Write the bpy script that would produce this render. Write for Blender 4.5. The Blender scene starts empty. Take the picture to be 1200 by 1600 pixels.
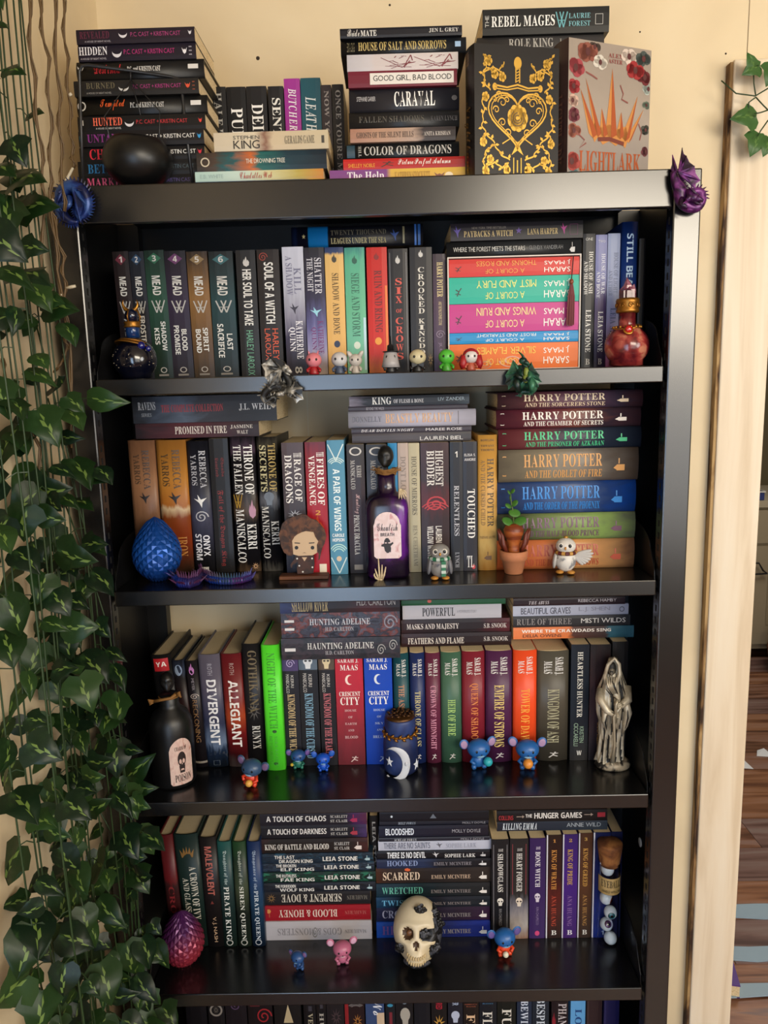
import bpy, math, random
from mathutils import Vector, Matrix
random.seed(7)
R = math.radians
scene = bpy.context.scene
col = scene.collection

# ---------------------------------------------------------------- camera
EZ = 1.55                                   # eye height over the floor
F_PX, PITCH, YAW, ROLL, CX, CD = 1200.0, .1670, -.0138, -.0254, .0194, 1.1654
_cy, _sy = math.cos(YAW), math.sin(YAW)
FWD = Vector((_sy * math.cos(PITCH), _cy * math.cos(PITCH), -math.sin(PITCH)))
_rt = Vector((_cy, -_sy, 0)); _up = _rt.cross(FWD)
RGT = _rt * math.cos(ROLL) + _up * math.sin(ROLL)
UPV = _up * math.cos(ROLL) - _rt * math.sin(ROLL)
CAM = Vector((CX, -CD, EZ))
cd = bpy.data.cameras.new('camera')
cd.sensor_fit = 'VERTICAL'; cd.sensor_height = 32; cd.lens = 32 * F_PX / 1600
cd.clip_start = .02
cam = bpy.data.objects.new('camera', cd); col.objects.link(cam)
M3 = Matrix((RGT, UPV, -FWD)).transposed()
cam.matrix_world = Matrix.Translation(CAM) @ M3.to_4x4()
scene.camera = cam

# ---------------------------------------------------------------- light
def lin(h):
    h = h.lstrip('#'); o = []
    for i in (0, 2, 4):
        c = int(h[i:i+2], 16) / 255
        o.append((c / 12.92 if c <= .04045 else ((c + .055) / 1.055) ** 2.4) ** 1.12)
    return (*o, 1)
w = bpy.data.worlds.new('world'); scene.world = w; w.use_nodes = True
w.node_tree.nodes['Background'].inputs[0].default_value = (.80, .88, 1, 1)
w.node_tree.nodes['Background'].inputs[1].default_value = .3
def area(name, loc, target, sx, sy, power, color):
    l = bpy.data.lights.new(name, 'AREA'); l.shape = 'RECTANGLE'; l.size = sx; l.size_y = sy
    l.energy = power; l.color = color
    o = bpy.data.objects.new(name, l); col.objects.link(o); o.location = loc
    o.rotation_euler = (Vector(target) - Vector(loc)).to_track_quat('-Z', 'Z').to_euler()
    return o
area('window_daylight_side', (2.15, -1.75, 1.60), (.1, .1, 1.40), .75, .95, 22, (1, .97, .92))
area('window_sky_rear', (1.35, -2.74, 2.10), (1.0, 0, 1.85), 1.6, .66, 60, (1, .89, .72))
area('window_ground_rear', (1.35, -2.74, 1.22), (1.0, 0, 1.3), 1.6, 1.0, 13, (1, .96, .9))
area('glass_door_daylight', (-.22, -2.74, 1.0), (-.1, 0, .9), .48, 1.8, 15, (.55, .74, 1))
area('window_daylight_left', (-.44, -2.1, 1.15), (.5, -1.2, .95), .7, 1.3, 9, (.55, .74, 1))
area('kitchen_daylight', (1.9, 1.9, 2.3), (1.5, 1.6, 0), .8, .8, 22, (1, .95, .88))
vs = scene.view_settings
vs.view_transform = 'Standard'; vs.look = 'None'; vs.gamma = 1; vs.use_curve_mapping = False
vs.exposure = -0.06

# ---------------------------------------------------------------- helpers
def ray(u, v): return FWD + RGT * ((u - 600) / F_PX) - UPV * ((v - 800) / F_PX)
def at(u, v, Y):                    # point of the vertical plane y = Y seen there
    d = ray(u, v); return CAM + d * ((Y + CD) / d.y)
def atz(u, v, z):                   # point of the level plane z seen there
    d = ray(u, v); return CAM + d * ((z - EZ) / d.z)

def tag(o, label=None, cat=None, group=None, kind=None):
    if label: o['label'] = label
    if cat: o['category'] = cat
    if group: o['group'] = group
    if kind: o['kind'] = kind
    return o
def thing(name, label, cat, loc=(0, 0, 0), rot=(0, 0, 0), group=None):
    o = bpy.data.objects.new(name, None); col.objects.link(o); o.empty_display_size = .02
    o.location = loc; o.rotation_euler = rot
    return tag(o, label, cat, group)

class MB:
    def __init__(s): s.v = []; s.f = []; s.m = []; s.mi = 0
    def add(s, vs_, fs):
        n = len(s.v); s.v += [tuple(p) for p in vs_]
        for f in fs: s.f.append(tuple(i + n for i in f)); s.m.append(s.mi)
        return s
    def box(s, a, b, M=None):
        (x0, y0, z0), (x1, y1, z1) = a, b
        p = [Vector(q) for q in ((x0,y0,z0),(x1,y0,z0),(x1,y1,z0),(x0,y1,z0),(x0,y0,z1),(x1,y0,z1),(x1,y1,z1),(x0,y1,z1))]
        if M: p = [M @ q for q in p]
        return s.add(p, [(0,3,2,1),(4,5,6,7),(0,1,5,4),(1,2,6,5),(2,3,7,6),(3,0,4,7)])
    def tube(s, pts, rad, n=6, cap=True):
        pts = [Vector(p) for p in pts]; k = len(pts)
        if not hasattr(rad, '__len__'): rad = [rad] * k
        T = [(pts[min(i+1, k-1)] - pts[max(i-1, 0)]).normalized() for i in range(k)]
        nrm = T[0].orthogonal().normalized(); vs_ = []; fs = []
        for i in range(k):
            nrm = (nrm - T[i] * nrm.dot(T[i]))
            nrm = nrm.normalized() if nrm.length > 1e-6 else T[i].orthogonal().normalized()
            b = T[i].cross(nrm)
            for j in range(n):
                a = 2 * math.pi * j / n
                vs_.append(pts[i] + (nrm * math.cos(a) + b * math.sin(a)) * rad[i])
        for i in range(k-1):
            for j in range(n):
                j2 = (j+1) % n
                fs.append((i*n+j, i*n+j2, (i+1)*n+j2, (i+1)*n+j))
        if cap: fs += [tuple(range(n))[::-1], tuple((k-1)*n + j for j in range(n))]
        return s.add(vs_, fs)
    def lathe(s, prof, n=24, c=(0, 0, 0), sq=1, cap=True, M=None):
        vs_ = []; fs = []
        for r, z in prof:
            for j in range(n):
                a = 2*math.pi*j/n; q = Vector((r*math.cos(a), r*math.sin(a)*sq, z))
                if M: q = M @ q
                vs_.append(q + Vector(c))
        for i in range(len(prof)-1):
            for j in range(n):
                j2 = (j+1) % n; fs.append((i*n+j, i*n+j2, (i+1)*n+j2, (i+1)*n+j))
        if cap: fs += [tuple(range(n))[::-1], tuple((len(prof)-1)*n+j for j in range(n))]
        return s.add(vs_, fs)
    def ell(s, c, r, n=12, m=8, M=None):
        if not hasattr(r, '__len__'): r = (r, r, r)
        vs_ = []; fs = []; c = Vector(c)
        for i in range(1, m):
            t = math.pi*i/m
            for j in range(n):
                a = 2*math.pi*j/n
                q = Vector((r[0]*math.sin(t)*math.cos(a), r[1]*math.sin(t)*math.sin(a), r[2]*math.cos(t)))
                if M: q = M @ q
                vs_.append(q + c)
        a = Vector((0, 0, r[2])); b = -a
        if M: a = M @ a; b = M @ b
        vs_ += [c + a, c + b]; N = len(vs_)
        for i in range(m-2):
            for j in range(n):
                j2 = (j+1) % n; fs.append((i*n+j, (i+1)*n+j, (i+1)*n+j2, i*n+j2))
        for j in range(n):
            j2 = (j+1) % n
            fs.append((N-2, j, j2)); fs.append((N-1, (m-2)*n+j2, (m-2)*n+j))
        return s.add(vs_, fs)
    def plate(s, pts, th, M=None):     # outline (x, z) extruded along y from 0 to th
        n = len(pts)
        vs_ = [Vector((x, 0, z)) for x, z in pts] + [Vector((x, th, z)) for x, z in pts]
        if M: vs_ = [M @ q for q in vs_]
        return s.add(vs_, [tuple(range(n)), tuple(range(n, 2*n))[::-1]] + [(i, n+i, n+(i+1) % n, (i+1) % n) for i in range(n)])
    def build(s, name, mat, parent=None, smooth=False, bevel=0, sub=0):
        me = bpy.data.meshes.new(name); me.from_pydata(s.v, [], s.f)
        for m_ in (mat if isinstance(mat, (list, tuple)) else [mat]): me.materials.append(m_)
        if any(s.m): me.polygons.foreach_set('material_index', s.m)
        if smooth: me.polygons.foreach_set('use_smooth', [True]*len(s.f))
        me.update()
        o = bpy.data.objects.new(name, me); col.objects.link(o); o.parent = parent
        if bevel:
            b = o.modifiers.new('edge', 'BEVEL'); b.width = bevel; b.segments = 2; b.limit_method = 'ANGLE'
        if sub:
            b = o.modifiers.new('soft', 'SUBSURF'); b.levels = sub; b.render_levels = sub
        return o

# ---------------------------------------------------------------- materials
_mc = {}
def mat(c, rough=.5, metal=0., spec=.5, coat=0., emit=0., bump=0., bscale=200.):
    key = (c, rough, metal, spec, coat, emit, bump, bscale)
    if key in _mc: return _mc[key]
    m = bpy.data.materials.new('paint_' + c.strip('#')); m.use_nodes = True
    b = m.node_tree.nodes['Principled BSDF']
    b.inputs['Base Color'].default_value = lin(c); b.inputs['Roughness'].default_value = rough
    b.inputs['Metallic'].default_value = metal; b.inputs['Specular IOR Level'].default_value = spec
    b.inputs['Coat Weight'].default_value = coat; b.inputs['Coat Roughness'].default_value = .1
    if bump:
        nt = m.node_tree; n = nt.nodes.new('ShaderNodeTexNoise'); n.inputs['Scale'].default_value = bscale
        n.inputs['Detail'].default_value = 3
        tc = nt.nodes.new('ShaderNodeTexCoord'); nt.links.new(tc.outputs['Object'], n.inputs['Vector'])
        bp = nt.nodes.new('ShaderNodeBump'); bp.inputs['Strength'].default_value = bump; bp.inputs['Distance'].default_value = .002
        nt.links.new(n.outputs['Fac'], bp.inputs['Height']); nt.links.new(bp.outputs[0], b.inputs['Normal'])
    _mc[key] = m; return m
def ramp_mat(stops, lng=0., nz=1., scale=4., rough=.42, stretch=(1, 1, 1), axis=2, coord='Generated', metal=0., spec=.5, bump=0., detail=4., seed=None, xdir=0.):
    """colour ramp over (position along the piece) * lng + noise * nz"""
    m = bpy.data.materials.new('print'); m.use_nodes = True; nt = m.node_tree
    b = nt.nodes['Principled BSDF']; b.inputs['Roughness'].default_value = rough; b.inputs['Metallic'].default_value = metal
    b.inputs['Specular IOR Level'].default_value = spec
    tc = nt.nodes.new('ShaderNodeTexCoord'); mp = nt.nodes.new('ShaderNodeMapping'); mp.inputs['Scale'].default_value = stretch
    mp.inputs['Location'].default_value = (random.random()*9,)*3 if seed is None else (seed,)*3
    nt.links.new(tc.outputs[coord], mp.inputs[0])
    n = nt.nodes.new('ShaderNodeTexNoise'); n.inputs['Scale'].default_value = scale; n.inputs['Detail'].default_value = detail; n.inputs['Distortion'].default_value = .6
    nt.links.new(mp.outputs[0], n.inputs['Vector'])
    sx = nt.nodes.new('ShaderNodeSeparateXYZ'); nt.links.new(tc.outputs[coord], sx.inputs[0])
    a = nt.nodes.new('ShaderNodeMath'); a.operation = 'MULTIPLY_ADD'      # along*lng + off
    nt.links.new(sx.outputs[axis], a.inputs[0]); a.inputs[1].default_value = -lng if axis == 2 else lng; a.inputs[2].default_value = lng if axis == 2 else 0
    k = nt.nodes.new('ShaderNodeMath'); k.operation = 'MULTIPLY_ADD'      # (noise-.5)*nz*2 -> spread
    nt.links.new(n.outputs['Fac'], k.inputs[0]); k.inputs[1].default_value = nz*2; k.inputs[2].default_value = -nz + (.5 if not lng else 0)
    s_ = nt.nodes.new('ShaderNodeMath'); s_.operation = 'ADD'
    nt.links.new(a.outputs[0], s_.inputs[0]); nt.links.new(k.outputs[0], s_.inputs[1])
    last = s_.outputs[0]
    if xdir:
        k2 = nt.nodes.new('ShaderNodeMath'); k2.operation = 'MULTIPLY_ADD'; nt.links.new(sx.outputs[0], k2.inputs[0])
        k2.inputs[1].default_value = xdir; nt.links.new(last, k2.inputs[2]); last = k2.outputs[0]
    cr = nt.nodes.new('ShaderNodeValToRGB'); el = cr.color_ramp.elements
    while len(el) < len(stops): el.new(.5)
    for e, (p, c) in zip(el, stops): e.position = p; e.color = lin(c)
    nt.links.new(last, cr.inputs[0]); nt.links.new(cr.outputs[0], b.inputs['Base Color'])
    if bump:
        bp = nt.nodes.new('ShaderNodeBump'); bp.inputs['Strength'].default_value = bump; bp.inputs['Distance'].default_value = .002
        nt.links.new(n.outputs['Fac'], bp.inputs['Height']); nt.links.new(bp.outputs[0], b.inputs['Normal'])
    return m
def even(cs):  # colours -> evenly spread stops around the middle of the noise
    n = len(cs); return [(.22 + .56*i/max(1, n-1), c) for i, c in enumerate(cs)]
def glass(c, rough=.05, ior=1.45, tr=1.):
    m = bpy.data.materials.new('glass'); m.use_nodes = True; b = m.node_tree.nodes['Principled BSDF']
    b.inputs['Base Color'].default_value = lin(c); b.inputs['Roughness'].default_value = rough
    b.inputs['IOR'].default_value = ior; b.inputs['Transmission Weight'].default_value = tr
    return m

# ---------------------------------------------------------------- glyphs
_MB = {'sb': (0x1D400, 0x1D41A, 0x1D7CE), 'si': (0x1D434, 0x1D44E, 0x1D7CE), 'sc': (0x1D4D0, 0x1D4EA, 0x1D7CE),
       'fr': (0x1D56C, 0x1D586, 0x1D7CE), 'bb': (0x1D5D4, 0x1D5EE, 0x1D7EC), 'bi': (0x1D468, 0x1D482, 0x1D7CE), 'b': None}
_gc = {}
def uch(ch, st):
    t = _MB[st]
    if t:
        if 'A' <= ch <= 'Z': return chr(t[0] + ord(ch) - 65)
        if 'a' <= ch <= 'z':
            return chr(t[1] + ord(ch) - 97) if not (st == 'si' and ch == 'h') else chr(0x1D489)
        if '0' <= ch <= '9': return chr(t[2] + ord(ch) - 48)
    return ch
def load_glyphs(keys):
    """all glyphs come from ONE text object, a glyph to a line, and are told apart by the line they stand on"""
    keys = sorted(keys)
    c = bpy.data.curves.new('g', 'FONT'); c.body = '\n'.join(uch(ch, st) for st, ch in keys); c.resolution_u = 2; c.space_line = 4
    o = bpy.data.objects.new('g', c); col.objects.link(o)
    dg = bpy.context.evaluated_depsgraph_get(); eo = o.evaluated_get(dg); me = eo.to_mesh()
    co = [(v.co.x, v.co.y) for v in me.vertices]; G_ = {}
    for p in me.polygons:
        vi = tuple(p.vertices); k = round((.3 - co[vi[0]][1])/4)
        vm, fs = G_.setdefault(k, ({}, [])); fs.append(tuple(vm.setdefault(i, len(vm)) for i in vi))
    for k, (vm, fs) in G_.items():
        if 0 <= k < len(keys):
            vs_ = [(co[i][0], co[i][1] + 4*k) for i in vm]; x0 = min(p[0] for p in vs_); x1 = max(p[0] for p in vs_)
            _gc[keys[k]] = ([(x-x0, y) for x, y in vs_], fs, x1-x0)
    eo.to_mesh_clear(); bpy.data.objects.remove(o); bpy.data.curves.remove(c)
def run(txt, st, gap=.07):
    """glyph run -> verts in a unit box (0..1, 0..1), faces"""
    x = 0; V = []; Fc = []
    for ch in txt:
        if ch == ' ': x += .26; continue
        g = _gc.get((st, ch))
        if not g: continue
        n = len(V); V += [(x+a, b) for a, b in g[0]]; Fc += [tuple(i+n for i in f) for f in g[1]]
        x += g[2] + gap
    if not V: return [], []
    x0 = min(p[0] for p in V); x1 = max(p[0] for p in V); y0 = min(p[1] for p in V); y1 = max(p[1] for p in V)
    return [((a-x0)/max(1e-6, x1-x0), (b-y0)/max(1e-6, y1-y0)) for a, b in V], Fc
_gkeys = set()
def want(txt, st):
    for ch in txt:
        if ch != ' ': _gkeys.add((st, ch))

# small flat ornaments, all inside the unit square
def _circ(n=20, r=.5, cx=.5, cy=.5): return [(cx+r*math.cos(2*math.pi*i/n), cy+r*math.sin(2*math.pi*i/n)) for i in range(n)]
def _ring(n=20, r0=.36):
    o = _circ(n); i_ = _circ(n, r0); return o+i_, [(k, (k+1) % n, n+(k+1) % n, n+k) for k in range(n)]
def _moon(n=16):
    V = []
    for k in range(n+1):
        t = .967 + (2*math.pi - 1.934)*k/n; q = 1.369 + (2*math.pi - 2.738)*k/n
        V += [(.5 + .5*math.cos(t), .5 + .5*math.sin(t)), (.7 + .42*math.cos(q), .5 + .42*math.sin(q))]
    return V, [(2*k, 2*k+2, 2*k+3, 2*k+1) for k in range(n)]
def _star(n=5, r0=.2):
    p = [(.5+(.5 if i % 2 == 0 else r0)*math.sin(math.pi*i/n), .5+(.5 if i % 2 == 0 else r0)*math.cos(math.pi*i/n)) for i in range(2*n)]
    return p, [tuple(range(2*n))]
def _poly(*p): return list(p), [tuple(range(len(p)))]
def _multi(*shapes):
    V = []; Fc = []
    for v, f in shapes: n = len(V); V += v; Fc += [tuple(i+n for i in q) for q in f]
    return V, Fc
def _bar(x0, y0, x1, y1, w_):
    dx, dy = x1-x0, y1-y0; l = math.hypot(dx, dy) or 1; nx, ny = -dy/l*w_/2, dx/l*w_/2
    return [(x0-nx, y0-ny), (x1-nx, y1-ny), (x1+nx, y1+ny), (x0+nx, y0+ny)], [(0, 1, 2, 3)]
def _c2(r, cx, cy, n=14): return _circ(n, r, cx, cy), [tuple(range(n))]
ORN = {
    'rect': lambda: ([(i/6, j/6) for j in range(7) for i in range(7)], [(j*7+i, j*7+i+1, j*7+i+8, j*7+i+7) for j in range(6) for i in range(6)]), 'disc': lambda: (_circ(), [tuple(range(20))]), 'ring': _ring,
    'diam': lambda: _poly((.5, 0), (1, .5), (.5, 1), (0, .5)), 'moon': _moon, 'star': _star,
    'smile': lambda: (lambda n=12: ([(.5-.5*math.cos(math.pi*k/n), .75-.75*math.sin(math.pi*k/n)) for k in range(n+1)] + [(.5-.5*math.cos(math.pi*k/n), .9-.45*math.sin(math.pi*k/n)) for k in range(n+1)], [(k, k+1, n+2+k, n+1+k) for k in range(n)]))(),
    'bird': lambda: _poly((0, .9), (.3, .55), (.5, .7), (.7, .55), (1, .9), (.8, .2), (.5, 0), (.25, .2)),
    'wing': lambda: _poly((0, .7), (.35, .6), (.3, 1), (.55, .62), (1, .75), (.65, .4), (.6, 0), (.4, .38)),
    'runner': lambda: _multi(_bar(.1, 0, .45, .45, .12), _bar(.45, .45, .9, .2, .12), _bar(.45, .45, .6, .8, .14), _bar(.6, .7, .95, .75, .1), _bar(.6, .7, .2, .85, .1), _c2(.1, .66, .92)),
    'vv': lambda: _multi(_bar(0, 1, .33, 0, .09), _bar(.33, 0, .66, 1, .09), _bar(.33, 1, .66, 0, .09), _bar(.66, 0, 1, 1, .09), _bar(.2, .45, .8, .45, .05)),
    'house': lambda: _multi(_poly((.3, 0), (1, 0), (1, .45), (.3, .45)), _poly((0, .2), (.3, .05), (.3, .42)), _bar(.5, .5, .5, .9, .1)),
    'tri': lambda: _poly((0, 0), (1, 0), (.5, 1)),
    'skull': lambda: _multi(_c2(.36, .5, .62), _poly((.32, 0), (.68, 0), (.72, .35), (.28, .35))),
    'sockets': lambda: _multi(_c2(.2, .22, .5), _c2(.2, .78, .5)),
    'crown': lambda: _poly((.12, 0), (.88, 0), (1, .7), (.78, .35), (.72, .9), (.58, .4), (.5, 1), (.42, .4), (.28, .9), (.22, .35), (0, .7)),
    'arrow': lambda: _multi(_bar(0, .5, 1, .5, .18), _poly((.75, .1), (1, .5), (.75, .9))),
    'swirl': lambda: (lambda n=26: ([(.5+(.5-.4*k/n)*math.cos(k*.42), .5+(.5-.4*k/n)*math.sin(k*.42)) for k in range(n+1)] + [(.5+(.42-.4*k/n)*math.cos(k*.42), .5+(.42-.4*k/n)*math.sin(k*.42)) for k in range(n+1)], [(k, k+1, n+2+k, n+1+k) for k in range(n)]))(),
    'flame': lambda: _poly((.5, 0), (.8, .15), (.85, .45), (.65, .7), (.62, .5), (.5, 1), (.3, .6), (.25, .75), (.12, .4), (.2, .15)),
    'claw': lambda: _multi(*[(lambda a: _poly((.5+.12*math.cos(a), .5+.12*math.sin(a)), (.5+.5*math.cos(a+.25), .5+.5*math.sin(a+.25)), (.5+.16*math.cos(a+.7), .5+.16*math.sin(a+.7))))(k*math.pi/5) for k in range(10)]),
    'sky': lambda: _poly((0, 0), (1, 0), (1, .4), (.9, .4), (.9, .7), (.8, .7), (.8, .5), (.7, .5), (.7, 1), (.64, 1), (.64, .45), (.5, .45), (.5, .8), (.4, .8), (.4, .35), (.3, .35), (.3, .6), (.2, .6), (.2, .3), (0, .3)),
    'arcs': lambda: _multi(*[(lambda r, n=10: ([(.5+r*math.cos(math.pi*(.2+.6*k/n)), -.1+r*1.7*math.sin(math.pi*(.2+.6*k/n))) for k in range(n+1)] + [(.5+(r-.05)*math.cos(math.pi*(.2+.6*k/n)), -.1+(r-.05)*1.7*math.sin(math.pi*(.2+.6*k/n))) for k in range(n+1)], [(k, k+1, n+2+k, n+1+k) for k in range(n)]))(r) for r in (.60, .49, .38)]),
    'frame': lambda: _multi(_bar(0, .01, 1, .01, .04), _bar(0, .99, 1, .99, .04), _bar(.02, 0, .02, 1, .05), _bar(.98, 0, .98, 1, .05)),
    'vee': lambda: _multi(_bar(0, 1, .5, 0, .07), _bar(.5, 0, 1, 1, .07)),
    'lines': lambda: _multi(*[_bar(0, y, 1, y, .12) for y in (.1, .5, .9)]),
    'scrib': lambda: (lambda r: _multi(*[_bar(r.random(), r.random(), r.random(), r.random(), .03) for k in range(16)]))(random.Random(3)),
}
SHELF = [1.5646, 1.2359, .8755, .5165, .160]   # tops of the five boards
TOP = 1.8407

# ---------------------------------------------------------------- books: data
# decal: text or @ornament | style | colour | s0,s1,t0,t1 | orientation   (s runs head to tail, t across the spine)
W_, K_ = 'e8e6e2', '1d1c1e'
def G(*c, nz=.15, sc=6): return ('g', c, nz, sc)
def Mo(*c, sc=4): return ('m', c, sc)
T_HON = 'P.C. CAST + KRISTIN CAST'
def rose(c): return []
STACKS = []
def stack(loc, Y, base, items, group, d=.135, yaw=0): STACKS.append((loc, Y, base, items, group, d, yaw))
ROWS = []
def row(loc, Y, si, items, group, d=.14): ROWS.append((loc, Y, si, items, group, d))

P, H = 0, 1   # paperback, hardcover
stack('stack behind the black hanging bowl', .05, TOP, [
 (119,304,44,65,'#2c2430',P,'dark plum paperback with faded purple title',['REVEALED|sb|6b2f48|.03,.28,.35,.85','A HOUSE OF NIGHT NOVEL|b|b9b4bb|.07,.29,.1,.22','@smile|-|d9d6da|.36,.43,.35,.75',T_HON+'|b|a8457e|.46,.88,.42,.72','@bird|-|d9d6da|.945,.975,.45,.8']),
 (120,305,66,89,'#251f2e',P,'navy-plum paperback with white capital title',['HIDDEN|sb|e4e2e6|.01,.25,.38,.9','A HOUSE OF NIGHT NOVEL|b|b9b4bb|.02,.24,.1,.22','@smile|-|d9d6da|.29,.37,.2,.65',T_HON+'|b|b5377e|.39,.82,.38,.68','@bird|-|e4e2e6|.88,.925,.3,.75','@lines|-|9a97a0|.94,.965,.2,.8']),
 (118,318,90,119,'#19191b',H,'black hardcover with red script title',['Destined|sc|d2303a|.14,.35,.35,.85','P.C. and KRISTIN CAST|sb|dedbd6|.4,.66,.42,.68','@smile|-|d0cecb|.01,.06,.5,.85','@rect|-|d8d6d2|.875,.955,.48,.72']),
 (115,310,120,142,'#2b2929',P,'charcoal paperback with dull olive title',['BURNED|sb|6d6550|.1,.33,.45,.85','A HOUSE OF NIGHT NOVEL|b|a19d98|.1,.3,.12,.24','@smile|-|d0cecb|.36,.44,.25,.6',T_HON+'|b|a83d80|.47,.86,.4,.66','@bird|-|d8593a|.89,.935,.35,.75','@lines|-|8a4a30|.95,.97,.2,.8']),
 (118,322,143,171,'#161617',H,'black hardcover with orange script title',['Tempted|sc|e2662f|.18,.37,.3,.9','P.C. and KRISTIN CAST|sb|d2d0cc|.41,.67,.4,.68','@ring|-|c9c7c3|.005,.07,.3,.8','@rect|-|dcdad6|.875,.955,.45,.7']),
 (120,320,172,194,'#1b1a1c',P,'black paperback with coral serif title',['HUNTED|sb|f0765a|.12,.35,.35,.88','A HOUSE OF NIGHT NOVEL|b|c9c6c2|.14,.34,.12,.24','@smile|-|d9d6da|.37,.44,.25,.65',T_HON+'|b|c03a40|.46,.86,.42,.68','@bird|-|e0483e|.945,.975,.4,.75','@rect|-|e0ded9|.02,.045,.4,.75']),
 (122,318,195,217,'#222024',P,'black paperback with purple title',['UNTAMED|sb|8d3a8a|.07,.42,.25,.8',T_HON+'|b|dedbd6|.46,.93,.42,.7','@bird|-|3a9bd0|.945,.98,.35,.75','@rect|-|49a0b8|.01,.035,.3,.7']),
 (122,318,218,238,'#1c1b1d',P,'black paperback with bright red title',['CHOSEN|sb|e23348|.08,.42,.12,.88',T_HON+'|b|e6e4e0|.46,.93,.4,.7','@bird|-|d8324a|.945,.98,.35,.75']),
 (120,316,239,261,'#1d1e22',P,'black paperback with blue title',['BETRAYED|sb|2f7fb4|.08,.5,.2,.8',T_HON+'|b|4e5e66|.5,.93,.4,.66']),
 (120,314,262,280,'#1a191c',P,'black paperback with pink title',['MARKED|sb|cf5c86|.08,.4,.2,.85',T_HON+'|b|54467a|.5,.93,.4,.7']),
 (130,299,281,288,'#b2384a',P,'thin crimson paperback',[]),
], 'stacked books behind the hanging bowl', .125)

row('behind the low stack atop the bookcase', .145, -1, [
 (325,352,136,'#242324',P,'black book with grey serif title',['HALF BLOOD|sb|a5a29c|.05,.7,.3,.75']),
 (353,383,136,'#1f1f22',P,'black book with bold white four-letter title',['PURE|sb|eae8e4|.18,.55,.2,.8']),
 (384,415.5,135,'#222226',P,'black book with bold white title',['DEITY|sb|eae8e4|.15,.55,.25,.8']),
 (418,442,135,'#26262a',P,'narrow black book with white title',['SENTINEL|sb|e4e2dc|.1,.75,.25,.8']),
 (443,468,123,'#a83f9c',P,'magenta book with white brush title',['BUTCHER & BLACKBIRD|bi|efe6ee|.08,.9,.25,.75']),
 (469,500,122,'#2d6270',P,'teal book with white brush title',['LEATHER & LARK|bi|e6eaea|.15,.85,.22,.75']),
 (501,517,133,'#4a4346',P,'grey-brown slim book with pale serif title',['NOW YOURE MINE|sb|b3aca8|.05,.9,.3,.75']),
 (518,536,132,'#3c3b3b',P,'charcoal slim book with pale serif title',['ONCE YOURE MINE|sb|b5b1ab|.05,.9,.3,.75']),
], 'upright books atop the bookcase', .12)
stack('low stack atop the bookcase', .03, TOP, [
 (334,513,205,232,G((0,'#c9bda8'),(.35,'#d3c8b2'),(.45,'#8d6a5a'),(.52,'#c9b99f'),(1,'#c4b89e'),nz=.04),P,'cream paperback with black capital author name',['STEPHEN|b|55524c|.17,.4,.6,.8','KING|b|3a3733|.17,.4,.1,.55','GERALDS GAME|sb|77705f|.62,.88,.3,.72','@rect|-|4a463f|.94,.965,.3,.7']),
 (306,510,233,260,G((0,'#3a3431'),(.15,'#54443a'),(.25,'#2b6064'),(.42,'#c9703a'),(.5,'#2f6c68'),(.7,'#26424e'),(1,'#1d2733'),nz=.13,sc=7),P,'teal and copper illustrated paperback',['THE DROWNING TREE|b|e0ddd0|.38,.68,.38,.62','@ring|-|c8bda8|.03,.1,.25,.75']),
 (304,505,261,275,G((0,'#b5cfc8'),(.35,'#c5d6cc'),(.58,'#cfcaa0'),(.8,'#b9a85e'),(1,'#c58a4a'),nz=.06),P,'pale mint paperback with red script title',['E.B. WHITE|b|9fb4b0|.04,.22,.3,.7','Charlottes Web|sc|b0423c|.35,.6,.2,.85']),
 (305,507,276,284,G((0,'#20406e'),(.85,'#25507e'),(.9,'#d0a840'),(1,'#c89a38'),nz=.02),P,'thin blue paperback with yellow end',[]),
], 'low stack of lying books atop the bookcase', .105)
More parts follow.
